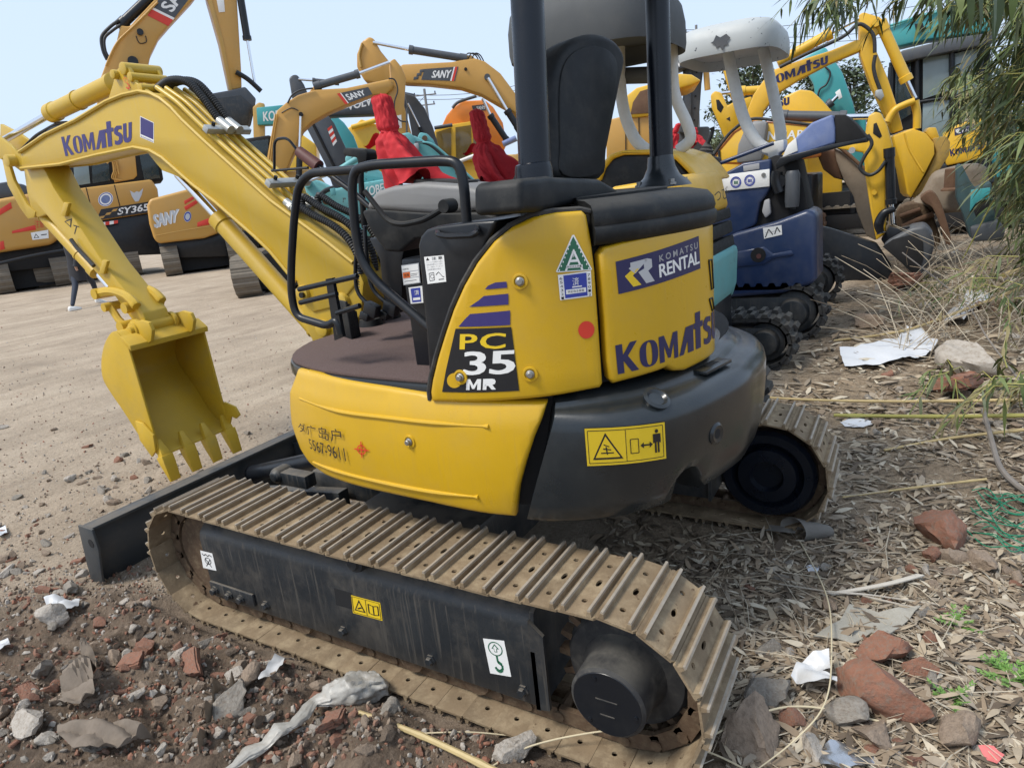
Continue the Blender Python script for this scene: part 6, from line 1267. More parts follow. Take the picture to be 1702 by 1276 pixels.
def brick_bm(seed):
    r_ = random.Random(seed); mb = MB(); mb.box((0, 0, 0), (2.0, .95, .55)); bm = mb.bm; bmesh.ops.bevel(bm, geom=bm.edges[:], offset=.10, segments=2, affect='EDGES'); bmesh.ops.subdivide_edges(bm, edges=bm.edges[:], cuts=5, use_grid_fill=True)
    off = Vector((r_.uniform(-9, 9), 0, 3)); n = Vector((1, r_.uniform(-.5, .5), r_.uniform(-.4, .4))).normalized()
    for v in bm.verts:
        e = v.co.dot(n) - r_.uniform(.40, .46)
        if e > 0: v.co -= n * e
        v.co += .07 * Vector((noise.noise(v.co * 1.6 + off), noise.noise(v.co * 2 - off), noise.noise(v.co * 1.8 + off * 2))) * (1.6 if v.co.x > .2 else .9)
        v.co += .03 * Vector((noise.noise(v.co * 6), noise.noise(v.co * 7), noise.noise(v.co * 6.5)))
    return bm
RM = {k: [meshof(rock(100 + 7 * i + len(k)), k + '_rock', MS[k]) for i in range(4)] for k in ('grey', 'pale', 'tan', 'dark')}
RM['brick'] = [meshof(brick_bm(40 + i), 'brick_piece', MS['brick']) for i in range(3)] + [meshof(rock(310 + i, .8), 'brick_lump', MS['brick']) for i in range(3)]
NAMES = dict(grey='stone', pale='stone', tan='stone', dark='soil_clod', brick='brick_piece')
def put_rock(kind, x, y, s, label, cat, group=None, rot=None, sink=.25, idx=None):
    me = RM[kind][rnd.randrange(len(RM[kind])) if idx is None else idx]
    o = bpy.data.objects.new(NAMES[kind], me); COL.objects.link(o); o.scale = (s * rnd.uniform(.85, 1.2), s * rnd.uniform(.8, 1.1), s * rnd.uniform(.75, 1.05))
    o.rotation_euler = rot or (rnd.uniform(-.4, .4), rnd.uniform(-.4, .4), rnd.uniform(0, 6.28)); o.location = (x, y, gz(x, y) + s * (.5 - sink)); return tag(o, label, cat, group)
for px, kind, wpx, lab, idx in (
    ((1568, 892), 'brick', 42, 'large worn brown-red brick lump in the litter at the right, below the green net', 4), ((1580, 925), 'tan', 22, 'squat brown stone just below the large brick lump on the right', 1), ((1550, 922), 'brick', 18, 'small pinkish stone touching the left side of a squat brown stone', 3), ((1632, 940), 'tan', 24, 'angular brown stone right of the squat brown stone', 2),
    ((1472, 1092), 'brick', 40, 'rusty-orange rock below the grey cloth on the right', 4), ((1530, 1118), 'brick', 24, 'rounded reddish stone right of the rusty-orange rock', 5), ((1452, 1168), 'brick', 48, 'big bright red brick chunk beside the white plastic bag', 4), ((1270, 1160), 'grey', 40, 'flat grey-brown stone left of the white plastic bag', 0),
    ((1255, 1236), 'tan', 50, 'large tan boulder at the rear end of the near track', 3), ((1392, 1195), 'grey', 34, 'grey stone just below the white plastic bag', 2), ((1316, 1205), 'brick', 22, 'small reddish stone between two grey stones below the bag', 3), ((1590, 1222), 'tan', 38, 'brown block of stone near the lower right corner', 1),
    ((1456, 1220), 'tan', 38, 'straw-coloured crumbly lump under the red brick chunk', 2), ((1272, 1082), 'grey', 20, 'small round grey stone right of the track tail', 1), ((1550, 1130), 'grey', 18, 'small grey stone right of the rounded reddish stone', 3), ((1350, 1255), 'pale', 24, 'pale stone at the bottom edge beside the foil scrap', 1),
    ((1500, 480), 'brick', 34, 'brick with a ribbed orange end lying beyond the white papers', 1), ((1610, 610), 'pale', 40, 'flat pale stone right of the nearer white paper', 0), ((1600, 650), 'brick', 40, 'long brick-red slab half buried under the bamboo canes', 2), ((1445, 540), 'tan', 24, 'low brown stone left of the white papers', 2),
    ((236, 1135), 'brick', 30, 'half brick with a rough broken end in the dark soil', 0), ((52, 1160), 'brick', 28, 'brown-red brick block at the left edge', 1), ((240, 1078), 'brick', 22, 'round red brick cobble just below the blade', 4), ((95, 1175), 'brick', 16, 'small red brick bit beside the rag', 5), ((325, 1128), 'brick', 30, 'orange-brown brick slab left of the buried grey block', 2),
    ((300, 1100), 'pale', 20, 'pale wedge-shaped stone in the middle of the rubble heap', 0), ((60, 1230), 'pale', 34, 'big whitish stone in the lower left corner', 1), ((100, 1042), 'pale', 30, 'flat pale slab left of the blade foot', 2), ((120, 988), 'grey', 18, 'flat grey-green stone at the blade foot', 3), ((385, 1195), 'grey', 36, 'grey rectangular block inside the bark strip', 0),
    ((80, 1125), 'grey', 22, 'grey stone with sharp edges beside the whitish stone', 1), ((422, 1150), 'tan', 20, 'tan stone just left of the dirty plastic bag', 1), ((560, 1235), 'brick', 34, 'dark red brick block under the bottom of the plastic bag', 0), ((860, 1255), 'pale', 40, 'pale grey rock at the bottom edge below the near track', 3), ((190, 1098), 'tan', 20, 'brown angular stone left of the round red cobble', 2)):
    P = Z(px[0], px[1], .02); put_rock(kind, P.x, P.y, rp(P, wpx) * (1.05 if px[0] < 900 else 1.25), lab, 'brick' if kind == 'brick' else 'stone', None, sink=.12, idx=idx)
KL = dict(grey='small grey stone loose in the dark rubble soil', pale='small pale stone loose in the dark rubble soil', tan='small brown stone loose in the dark rubble soil', dark='dark clod of soil in the rubble heap', brick='small red brick fragment in the rubble soil')
n = 0
while n < 215:
    px, py = rnd.uniform(-10, 700), rnd.uniform(960, 1290); P = Z(px, py, 0)
    if soilw(P.x, P.y) < .5 or abs(P.x + .72) < .20: continue
    kind = rnd.choice(['grey', 'pale', 'pale', 'tan', 'dark', 'tan', 'brick', 'brick']); put_rock(kind, P.x, P.y, rnd.choice([.012, .015, .018, .022, .028, .036]) * rnd.uniform(.7, 1.2), KL[kind], 'brick' if kind == 'brick' else ('clod' if kind == 'dark' else 'stone'), kind.replace('dark', 'soil') + ' pieces in the rubble heap'); n += 1
RL = dict(grey='small grey stone lying among the dry leaves', pale='small pale stone lying among the dry leaves', tan='small brown stone lying among the dry leaves', brick='small red brick fragment among the dry leaves')
n = 0
while n < 120:
    px, py = (rnd.uniform(1230, 1702), rnd.uniform(900, 1280)) if n < 75 else (rnd.uniform(1430, 1702), rnd.uniform(470, 720)); P = Z(px, py, 0)
    if abs(P.x + .72) < .2 and P.y > -1.2: continue
    kind = rnd.choice(['grey', 'pale', 'tan', 'tan', 'brick']); put_rock(kind, P.x, P.y, rnd.uniform(.012, .036) * max(1, depth(P) * .4), RL[kind], 'brick' if kind == 'brick' else 'stone', kind + ' pieces among the dry leaves'); n += 1
LL = dict(grey='grey stone on the pale packed earth beyond the blade', pale='pale stone on the packed earth beyond the blade', tan='brown stone on the packed earth beyond the blade', brick='brick fragment on the packed earth beyond the blade')
n = 0
while n < 110:
    px, py = rnd.uniform(-10, 480), 700 + 330 * rnd.random() ** .7; P = Z(px, py, 0)
    if soilw(P.x, P.y) > .5 or (P.x > -.95 and P.y < 1.75): continue
    kind = rnd.choice(['grey', 'pale', 'pale', 'tan', 'tan', 'brick']); put_rock(kind, P.x, P.y, rnd.uniform(.010, .04) * (1 + .08 * P.y), LL[kind], 'brick' if kind == 'brick' else 'stone', kind + ' pieces beyond the blade', sink=.3); n += 1
def gravel(name, n, region, kinds, smin, smax, lab):
    vs, fs, mi = [], [], []; base = []
    for k in range(5): b_ = rock(500 + k, .7, 1, 4); base.append(([v.co.copy() for v in b_.verts], [[v.index for v in f.verts] for f in b_.faces])); b_.free()
    c = 0
    while c < n:
        px, py = region(); P = Z(px, py, 0)
        if any(abs(P.x - cx) < .19 and abs(P.y) < 1.16 for cx in (-.72, .72)): continue
        s_ = (smin + (smax - smin) * rnd.random() ** 3) * (1 + .06 * max(0, depth(P) - 2)); M_ = Matrix.LocRotScale((P.x, P.y, gz(P.x, P.y) + s_ * .25), Euler((rnd.uniform(0, 6), rnd.uniform(0, 6), rnd.uniform(0, 6))), (s_, s_ * rnd.uniform(.6, 1), s_ * rnd.uniform(.5, .9)))
        bv, bf = base[rnd.randrange(5)]; o = len(vs); vs += [M_ @ v for v in bv]; fs += [[i + o for i in f] for f in bf]; mi += [rnd.randrange(len(kinds))] * len(bf); c += 1
    me = bpy.data.meshes.new(name); me.from_pydata(vs, [], fs)
    for k in kinds: me.materials.append(MS[k])
    me.polygons.foreach_set('material_index', mi); o = bpy.data.objects.new(name, me); COL.objects.link(o); return tag(o, lab, 'gravel', None, 'stuff')
gravel('rubble_gravel', 8000, lambda: (rnd.uniform(-20, 900), rnd.uniform(940, 1290)), ['grey', 'pale', 'tan', 'dark', 'dark', 'dark', 'brick', 'brick', 'brick'], .002, .019, 'crumbled soil, grit and small chips in the dark rubble heap')
gravel('yard_gravel', 7000, lambda: (rnd.uniform(-20, 640), 500 + 530 * rnd.random() ** .75), ['grey', 'pale', 'tan', 'tan', 'pale', 'brick'], .002, .013, 'loose grit scattered over the pale packed earth on the left')
# ---------------------------------------------------------------- leaf litter
LM = [mat('dry_leaf_' + n_, c, .85, var=.25, scale=40) for n_, c in (('tan', (.37, .30, .21)), ('brown', (.24, .18, .12)), ('pale', (.48, .42, .32)), ('grey', (.29, .24, .18)), ('dark', (.11, .082, .056)), ('olive', (.14, .14, .065)))]
def leaf(vs, fs, mi, P, d, up, L, w, m, droop=0):
    d = d.normalized(); s_ = d.cross(up).normalized(); n_ = s_.cross(d); o = len(vs)
    for t, ww in ((0, .12), (.3, 1), (.65, .75)):
        c = P + d * L * t - Vector((0, 0, droop * L * t * t)); vs += [c + s_ * w * ww * .5 + n_ * w * .12, c - s_ * w * ww * .5 + n_ * w * .12]
    vs.append(P + d * L - Vector((0, 0, droop * L))); fs += [(o, o + 1, o + 3, o + 2), (o + 2, o + 3, o + 5, o + 4), (o + 4, o + 5, o + 6)]; mi += [m] * 3
def flush(name, vs, fs, mi, mats_, parent=None):
    me = bpy.data.meshes.new(name); me.from_pydata(vs, [], fs)
    for k in mats_: me.materials.append(k)
    me.polygons.foreach_set('material_index', mi); o = bpy.data.objects.new(name, me); COL.objects.link(o); adopt(o, parent); return o
vs, fs, mi = [], [], []; c = 0
while c < 15000:
    px, py = rnd.uniform(1000, 1720), 380 + 910 * rnd.random() ** .8; P = Z(px, py, 0)
    if nzv(P.x, P.y, 2.1, 21) + .5 * nzv(P.x, P.y, 6, 22) > .18 + .35 * rnd.random(): continue
    if litw(P.x, P.y) < rnd.uniform(.15, .7) or (abs(P.x - .72) < .2 and abs(P.y) < 1.16) or (abs(P.x + .72) < .2 and P.y > -1.17): continue
    g = max(1, depth(P) * .38); L_ = (.018 + .075 * rnd.random() ** 1.7) * min(g, 2.4); a_ = rnd.uniform(0, 6.28)
    P.z = gz(P.x, P.y) + rnd.uniform(.001, .012); leaf(vs, fs, mi, P, Vector((math.cos(a_), math.sin(a_), rnd.uniform(-.15, .35))), Vector((rnd.uniform(-.5, .5), rnd.uniform(-.5, .5), 1)), L_, L_ * rnd.uniform(.14, .30), rnd.choice([0, 0, 1, 1, 1, 2, 3, 3, 4, 4]), rnd.uniform(0, .25)); c += 1
tag(flush('leaf_litter', vs, fs, mi, LM), 'dry bamboo leaves covering the ground on the right', 'leaf litter', None, 'stuff')
def sticks(name, n, region, lab, lmin, lmax, r0, rise=.12):
    mb = MB(LM[0])
    for i in range(n):
        px, py = region(); P = Z(px, py, 0); a_ = rnd.uniform(0, 6.28); L_ = rnd.uniform(lmin, lmax); d = Vector((math.cos(a_), math.sin(a_), 0)); P.z = gz(P.x, P.y) + .004
        b_ = Vector((rnd.uniform(-.1, .1), rnd.uniform(-.1, .1), 0)) * L_; up = rnd.uniform(0, rise) * L_
        mb.tube([P, P + d * L_ * .5 + b_ + Vector((0, 0, up * .7)), P + d * L_ + Vector((0, 0, up))], r0 * rnd.uniform(.6, 1.3), 4, m=LM[rnd.choice([0, 2, 2, 1])], caps=False)
    return tag(mb.build(name, None, smooth=0), lab, 'straw', None, 'stuff')
sticks('dry_straw', 900, lambda: (rnd.uniform(1180, 1710), rnd.uniform(480, 1280)), 'thin dry stalks strewn over the litter on the right', .06, .35, .0014)
sticks('dry_grass', 420, lambda: (rnd.uniform(1480, 1720), rnd.uniform(370, 600)), 'tangle of dry grass stems at the foot of the bamboo', .2, .8, .003, 1.1)
# ================================================================ canes, litter, scraps
def G(px, py, h=0): P = Z(px, py, 0); P.z = gz(P.x, P.y) + h; P2 = Z(px, py, P.z); return P2
CANE = mat('dry_bamboo_cane', (.47, .36, .17), .5, var=.2, scale=12, dirt=.3, dirtcol=(.30, .23, .12)); CANEG = mat('green_bamboo_cane', (.30, .28, .07), .5, var=.2, scale=12); TWIG = mat('grey_twig', (.20, .175, .15), .85, var=.2, scale=20, bump=.001); STRAW = mat('pale_straw', (.55, .47, .31), .7, var=.15)
def cane(name, pts, rpx, m, lab, cat='bamboo cane', nodes=True, group=None):
    P = [G(x, y, h) for x, y, h in pts]; Q = catmull(P, 10); L = 0; mb = MB(m); rr = []
    for i, p in enumerate(Q):
        if i: L += (p - Q[i - 1]).length
        t = i / (len(Q) - 1); k = rpx if isinstance(rpx, (int, float)) else rpx[0] * (1 - t) + rpx[1] * t
        rr.append(rp(P[0].lerp(P[-1], t), k) * (1.18 if nodes and i % 7 == 3 else 1))
    mb.tube(Q, rr, 8); return tag(mb.build(name), lab, cat, group)
cane('bamboo_cane', [(1200, 655, .02), (1340, 664, .05), (1500, 667, .04), (1720, 664, .05)], [1.6, 3], CANE, 'long pale bamboo cane lying level from the track to the right edge, topmost of two')
cane('bamboo_cane', [(1386, 690, .03), (1550, 692, .05), (1720, 690, .06)], [3, 3.6], CANEG, 'greenish-yellow bamboo cane lying just below the long pale one')
cane('bamboo_cane', [(1470, 748, .01), (1580, 728, .04), (1720, 712, .08)], [2, 3], CANE, 'pale bamboo cane slanting up to the right, below the greenish cane')
cane('bamboo_cane', [(1400, 826, .01), (1520, 810, .03), (1640, 796, .03)], [1.5, 2.2], CANE, 'short thin pale cane above the large brick lump')
cane('bamboo_cane', [(1386, 566, .01), (1500, 550, .06), (1600, 516, .12), (1700, 478, .2)], [1.6, 3], CANE, 'tan cane crossing above the nearer white paper')
cane('bamboo_cane', [(1668, 458, .1), (1720, 440, .15)], 5, CANE, 'thick straw-coloured cane poking in at the right edge above the papers')
cane('bamboo_cane', [(596, 1184, .03), (700, 1222, .04), (830, 1284, .03)], [4.5, 6], CANE, 'golden cane lying below the near track at the bottom edge')
cane('twig', [(800, 1284, .02), (880, 1240, .06), (990, 1216, .09), (1060, 1216, .09), (1180, 1250, .05), (1260, 1290, .02)], 1.6, STRAW, 'thin curved straw arching in front of the drive hub', 'twig', False)
cane('twig', [(1060, 1290, .03), (1150, 1240, .05), (1260, 1186, .07), (1345, 1174, .05), (1470, 1200, .02)], 1.8, STRAW, 'long thin straw curving around the rear of the near track', 'twig', False)
cane('twig', [(1250, 1284, .01), (1320, 1230, .06), (1370, 1170, .09), (1382, 1090, .08), (1374, 990, .05), (1330, 900, .02)], 1.1, STRAW, 'thin upright curving straw crossing the white plastic bag', 'twig', False)
cane('twig', [(700, 1218, .02), (780, 1216, .04), (850, 1222, .02)], 1.2, STRAW, 'short straw beside the golden cane', 'twig', False)
cane('branch', [(1634, 680, .14), (1648, 730, .10), (1662, 775, .05), (1690, 806, .02), (1720, 824, .02)], [3.5, 5], TWIG, 'crooked grey branch at the right edge above the green net', 'branch', False)
cane('branch', [(1700, 640, .3), (1640, 560, .25), (1600, 500, .3), (1500, 420, .5)], [1.4, 1], TWIG, 'long bare twig slanting up left across the papers', 'branch', False)
for k, pts in enumerate(([(1300, 972, .02), (1380, 984, .03), (1450, 990, .02), (1570, 1008, .01)], [(1380, 988, .02), (1470, 972, .03), (1530, 956, .03)], [(1440, 992, .02), (1500, 1006, .03), (1580, 1022, .01)])):
    P = [G(*p) for p in pts]; mb = MB(mat('bleached_wood', (.55, .50, .42), .8, var=.15, scale=30)); Q = catmull(P, 6)
    mb.loft([[q + Vector((0, w_, h_)) for w_, h_ in ((-.014, 0), (.014, 0), (.012, .006), (-.012, .006))] for q in Q]); tag(mb.build('wood_splinter', None, .001), ('long bleached wood splinter lying above the grey cloth', 'bleached splinter branching off up to the right above the grey cloth', 'thin bleached splinter trailing right above the grey cloth')[k], 'splinter')
def sheet(name, pts, m, lab, cat, h=.02, wr=.012, sub=4, fold=0, seed=1, thick=.001):
    "crumpled sheet: outline on the ground, filled, subdivided and creased"
    mb = MB(m); f = mb.poly([G(x, y, .004) for x, y in pts]); bmesh.ops.triangulate(mb.bm, faces=mb.bm.faces[:])
    bmesh.ops.subdivide_edges(mb.bm, edges=mb.bm.edges[:], cuts=sub, use_grid_fill=True); bmesh.ops.triangulate(mb.bm, faces=mb.bm.faces[:])
    o = Vector((seed * 3.1, seed, 0))
    for v in mb.bm.verts:
        q = v.co; a_ = abs(noise.noise(q * 7 + o)) * 2 + .6 * abs(noise.noise(q * 17 + o)); v.co.z = max(v.co.z, gz(q.x, q.y) + .004) + h * (.3 + .7 * max(0, noise.noise(q * 3 + o) + .3)) + wr * a_ + fold * abs(math.sin(q.x * 55 + q.y * 18 + 3 * noise.noise(q * 6 + o)))
    bmesh.ops.solidify(mb.bm, geom=mb.bm.faces[:], thickness=thick)
    return tag(mb.build(name, None, smooth=50), lab, cat)
PAPER, CLOTHG, PLASW = mat('white_paper', (.58, .60, .63), .7, var=.05, dirt=.15, dirtcol=(.5, .46, .4)), mat('grey_felt', (.34, .32, .27), .95, var=.15, scale=30, bump=.003, bscale=120, dirt=.4, dirtcol=(.22, .19, .15)), mat('white_plastic', (.55, .56, .57), .35, var=.1, dirt=.5, dirtcol=(.4, .36, .3))
RAG = mat('dirty_rag', (.18, .145, .112), .95, var=.2, scale=20, dirt=.4, dirtcol=(.12, .09, .065), bump=.003, bscale=60)
sheet('paper_sheet', [(1395, 590), (1440, 582), (1490, 568), (1506, 551), (1530, 556), (1558, 577), (1550, 592), (1520, 604), (1500, 602), (1462, 614), (1404, 614)], PAPER, 'larger creased white paper sheet lying behind the nearest machine', 'paper', .05, .03, 4, seed=2)
sheet('paper_sheet', [(1562, 540), (1590, 514), (1612, 487), (1640, 494), (1656, 490), (1630, 518), (1612, 524), (1598, 543)], PAPER, 'smaller white paper sheet near the bamboo, beyond the larger one', 'paper', .04, .04, 4, seed=3)
sheet('paper_scrap', [(1396, 704), (1412, 698), (1440, 700), (1456, 706), (1436, 712), (1404, 711)], PAPER, 'flat white scrap beside the far track tail, under the canes', 'scrap paper', .01, .01, 3, seed=4)
sheet('felt_cloth', [(1352, 1062), (1396, 1034), (1412, 1010), (1438, 1018), (1460, 1024), (1500, 1020), (1530, 1016), (1510, 1036), (1466, 1068), (1448, 1060), (1414, 1075), (1380, 1068)], CLOTHG, 'torn piece of grey felt cloth lying flat on the leaves', 'cloth', .012, .012, 5, seed=5, thick=.004)
sheet('plastic_bag', [(1314, 1146), (1324, 1124), (1350, 1120), (1376, 1120), (1380, 1138), (1366, 1144), (1390, 1158), (1390, 1168), (1352, 1168), (1328, 1158)], PLASW, 'crumpled white plastic bag with dark smudge beside the red brick chunk', 'plastic bag', .05, .05, 5, seed=6)
sheet('card_scrap', [(1386, 1138), (1412, 1118), (1434, 1142), (1400, 1160)], mat('tan_card', (.36, .28, .21), .85, var=.1), 'tan printed card scrap between the plastic bag and the brick', 'card', .004, .002, 3, seed=7)
sheet('foil_scrap', [(1360, 1250), (1380, 1242), (1440, 1244), (1462, 1276), (1400, 1284), (1362, 1280)], mat('crinkled_foil', (.45, .46, .48), .2, .8, var=.3, scale=30), 'crinkled silver and black foil at the bottom edge', 'foil', .01, .03, 5, seed=8)
sheet('pink_scrap', [(1624, 1252), (1650, 1254), (1668, 1266), (1656, 1280), (1640, 1272)], mat('pink_plastic', (.62, .16, .15), .6), 'pink plastic scrap in the lower right corner', 'scrap', .02, .02, 3, seed=9)
sheet('paper_scrap', [(1340, 942), (1352, 938), (1364, 944), (1358, 954), (1344, 952)], PAPER, 'tiny white scrap above the splinters', 'scrap paper', .004, .01, 3, seed=10)
sheet('plastic_scrap', [(80, 1014), (100, 1004), (136, 1006), (134, 1018), (104, 1026), (84, 1024)], PLASW, 'white plastic scrap left of the blade foot', 'scrap', .02, .03, 4, seed=11)
sheet('plastic_scrap', [(-6, 1074), (16, 1068), (20, 1078), (4, 1092), (-8, 1090)], PLASW, 'white scrap at the left edge below the pale slab', 'scrap', .02, .02, 3, seed=12)
sheet('paper_scrap', [(-8, 884), (10, 876), (14, 890), (-4, 902)], PAPER, 'white scrap at the left edge level with the blade top', 'scrap paper', .02, .02, 3, seed=13)
sheet('rag', [(108, 1192), (118, 1150), (134, 1110), (146, 1084), (160, 1100), (168, 1130), (166, 1170), (150, 1180), (130, 1200)], RAG, 'twisted grey-brown rag half buried in the rubble heap', 'rag', .03, .03, 9, fold=.028, seed=14, thick=.004)
sheet('rag', [(110, 1220), (170, 1206), (240, 1216), (260, 1240), (200, 1262), (130, 1262), (100, 1240)], RAG, 'folded brown cloth lying in the soil near the lower left corner', 'rag', .02, .025, 9, fold=.022, seed=15, thick=.004)
sheet('plastic_scrap', [(432, 1140), (462, 1108), (492, 1106), (470, 1130), (440, 1156)], PLASW, 'pale plastic strip above the dirty plastic bag', 'scrap', .02, .03, 4, seed=17)
# half-buried dirty bag: puffed end and a long twisted tail
BAG = mat('dirty_clear_bag', (.36, .345, .31), .3, var=.2, scale=18, dirt=.5, dirtcol=(.24, .19, .14), bump=.003, bscale=50)
bg_ = [(644, 1134, .04, 6), (632, 1134, .06, 24), (606, 1138, .065, 31), (576, 1148, .06, 30), (548, 1158, .05, 22), (522, 1166, .045, 11), (506, 1186, .04, 15), (486, 1204, .03, 10), (462, 1212, .035, 17), (440, 1238, .02, 12), (414, 1250, .02, 16), (388, 1272, .01, 7), (372, 1280, .01, 3)]
mb = MB(BAG); PP = [(G(x, y, h), r_) for x, y, h, r_ in bg_]; Q = []; 
for i in range(len(PP) - 1):
    for k in range(7): t = k / 7; Q.append((PP[i][0].lerp(PP[i + 1][0], t), rp(PP[i][0], PP[i][1] * (1 - t) + PP[i + 1][1] * t)))
ax0 = (Q[-1][0] - Q[0][0]).normalized(); sd_ = ax0.cross(Vector((0, 0, 1))).normalized()
mb.loft([[p + (sd_ * math.cos(a) + Vector((0, 0, 1)) * math.sin(a) * (.75 if i < 30 else .42)) * r_ * (1 + .30 * noise.noise(Vector((math.cos(a) * 2.2, math.sin(a) * 2.2, i * .16))) + .16 * noise.noise(Vector((math.cos(a) * 6, math.sin(a) * 6, i * .3))) - .22 * abs(noise.noise(Vector((math.cos(a) * 4.5, math.sin(a) * 4.5, i * .55))))) for a in [6.283 * k / 40 for k in range(40)]] for i, (p, r_) in enumerate(Q)])
tag(mb.build('plastic_bag', None, smooth=70), 'dirty pale plastic bag with a long twisted tail in the rubble below the track', 'plastic bag')
BARK = mat('curled_bark', (.20, .155, .11), .85, var=.25, scale=25, dirt=.3, dirtcol=(.4, .34, .26))
P = [G(x, y, 0) for x, y in ((336, 1262), (346, 1226), (352, 1190), (366, 1162), (392, 1150))]; mb = MB(BARK); mb.loft([[q, q + Vector((.0, 0, .05 + .03 * math.sin(i))), q + Vector((.012, .01, .05 + .03 * math.sin(i))), q + Vector((.012, .01, 0))] for i, q in enumerate(catmull(P, 5))]); tag(mb.build('bark_strip', None, .001), 'curled strip of bark standing around a grey block in the rubble', 'bark')
# rolled grey sheet under the tail
RG = mat('grey_rolled_sheet', (.33, .31, .28), .8, var=.1, scale=14, bump=.002, bscale=60)
a_, b_ = G(1318, 880, .045), G(1376, 882, .03); mb = MB(RG)
mb.grid(lambda u, v: a_.lerp(b_, u) + (Vector((.4, 1, 0)).normalized() * math.cos(4.6 * v - .3) + Vector((0, 0, 1)) * math.sin(4.6 * v - .3)) * (.058 - .03 * u), 8, 18, thick=.003); mb.grid(lambda u, v: G(1322 - 80 * u, 876 - 8 * u + 10 * v, .03 + .02 * math.sin(5 * u)), 8, 3, thick=.003)
tag(mb.build('rolled_sheet', None, smooth=60), 'grey sheet rolled into a cone under the far track tail', 'sheet')
# green net
GN = mat('green_net', (.015, .20, .105), .6, var=.1)
NT = thing('plastic_net', 'loose green plastic net strands at the right edge', 'net', G(1660, 850))
r_ = random.Random(4)
for k in range(16):
    x0, y0 = r_.uniform(1605, 1650), 806 + 9 * r_.random() * 9; mb = MB(GN); mb.tube([G(x0, y0, .02), G(x0 + r_.uniform(20, 40), y0 + r_.uniform(-6, 26), r_.uniform(.02, .07)), G(x0 + r_.uniform(50, 80), y0 + r_.uniform(0, 40), r_.uniform(.02, .06)), G(x0 + 110, y0 + r_.uniform(-10, 50), .03)], .0026, 5, smooth=True); mb.build('net_strand', NT)
# weed
WEED = [mat('weed_green', (.10, .21, .035), .6, var=.25), mat('weed_light', (.16, .27, .06), .6, var=.25)]
for (px, py, n_, lab) in ((1678, 1128, 46, 'feathery bright green weed at the right edge beyond the red brick chunk'), (1585, 1040, 14, 'small green sprig right of the grey felt cloth'), (1580, 1168, 10, 'tiny green sprout near the rounded reddish stone')):
    vs, fs, mi = [], [], []; B = G(px, py)
    for k in range(n_):
        a_ = rnd.uniform(0, 6.28); d = Vector((math.cos(a_), math.sin(a_), rnd.uniform(.2, 1.0))).normalized(); ln = rnd.uniform(.03, .085)
        for t in (.3, .5, .7, .9, 1.0):
            for sg in (-1, 1): leaf(vs, fs, mi, B + d * ln * t, (d + d.cross(Vector((0, 0, 1))) * sg * 1.1), Vector((0, 0, 1)), .02 * (1.2 - t * .5), .006, rnd.randrange(2), .1)
        leaf(vs, fs, mi, B, d, Vector((0, 0, 1)), ln, .004, 0)
    tag(flush('weed', vs, fs, mi, WEED), lab, 'weed')
# ---------------------------------------------------------------- bamboo
BL = [mat('bamboo_leaf_' + n_, c, .55, var=.3, scale=14, spec=.4) for n_, c in (('mid', (.070, .105, .030)), ('light', (.135, .17, .055)), ('dark', (.030, .050, .018)), ('dry', (.22, .185, .085)), ('grey', (.105, .125, .062)))]
def D_(px, py, dist): return CP + ray(px, py) * dist
def bamboo(lab, regions, culms, seed, Lr=(.10, .20), weights=(0, 0, 0, 1, 1, 2, 2, 3, 4, 4)):
    r_ = random.Random(seed); E = None; vs, fs, mi = [], [], []; tw = MB(CANEG); loc = Vector(culms[0][0])
    E = thing('bamboo_clump', lab, 'bamboo', loc)
    for (x0, y0, x1, y1, d0, d1, n_) in regions:
        for k in range(n_):
            px, py, dd = r_.uniform(x0, x1), r_.uniform(y0, y1), r_.uniform(d0, d1); P = D_(px, py, dd)
            if P.z < .05: continue
            P.x += r_.gauss(0, .05); out = Vector((r_.uniform(-1, 1), r_.uniform(-.4, 1), -.15)).normalized(); L_ = r_.uniform(.2, .45)
            bend = [P, P + out * L_ * .5 + Vector((0, 0, .05)), P + out * L_ + Vector((0, 0, -.18 * L_))]; tw.tube(bend, [.004, .003, .0015], 4, caps=False)
            nl = r_.randint(7, 13); tone = r_.choice(weights)
            for j in range(nl):
                t = (j + .5) / nl; q = bend[0].lerp(bend[1], t * 2) if t < .5 else bend[1].lerp(bend[2], t * 2 - 1)
                d = (out + Vector((r_.uniform(-1, 1), r_.uniform(-1, 1), r_.uniform(-1.3, .2)))).normalized(); l_ = r_.uniform(*Lr)
                leaf(vs, fs, mi, q, d, Vector((r_.uniform(-.4, .4), r_.uniform(-.4, .4), 1)), l_, l_ * r_.uniform(.10, .16), tone if r_.random() < .6 else r_.choice(weights), r_.uniform(.1, .5))
    flush('foliage', vs, fs, mi, BL, E); tag(tw.build('twigs', E, smooth=60), kind='stuff')
    for P0, P1, P2, rad in culms:
        mb = MB(CANEG); Q = catmull([Vector(P0), Vector(P1), Vector(P2)], 10); mb.tube(Q, [rad * (1 - .6 * i / len(Q)) * (1.15 if i % 3 == 0 else 1) for i in range(len(Q))], 8); mb.build('culm', E)
    return E
def cu(px, d, tx, ty, td, rad=.02):
    B = D_(px, 520, d); B.z = gz(B.x, B.y) if abs(B.x) < 40 else 0; T = D_(tx, ty, td); return (B, B.lerp(T, .5) + Vector((0, 0, 1.0)), T, rad)
bamboo('dense bamboo hanging in at the upper right corner before the teal cab', [(1690, -40, 1790, 130, 4.2, 6.5, 170), (1720, 120, 1800, 300, 4.2, 6.5, 140), (1670, 110, 1730, 240, 4.6, 6.5, 55), (1590, -60, 1700, 10, 4.2, 6.2, 60)], [cu(1800, 5.2, 1640, -60, 5.6), cu(1840, 5.8, 1700, -100, 6.0), cu(1820, 4.8, 1680, 40, 5.0)], 21)
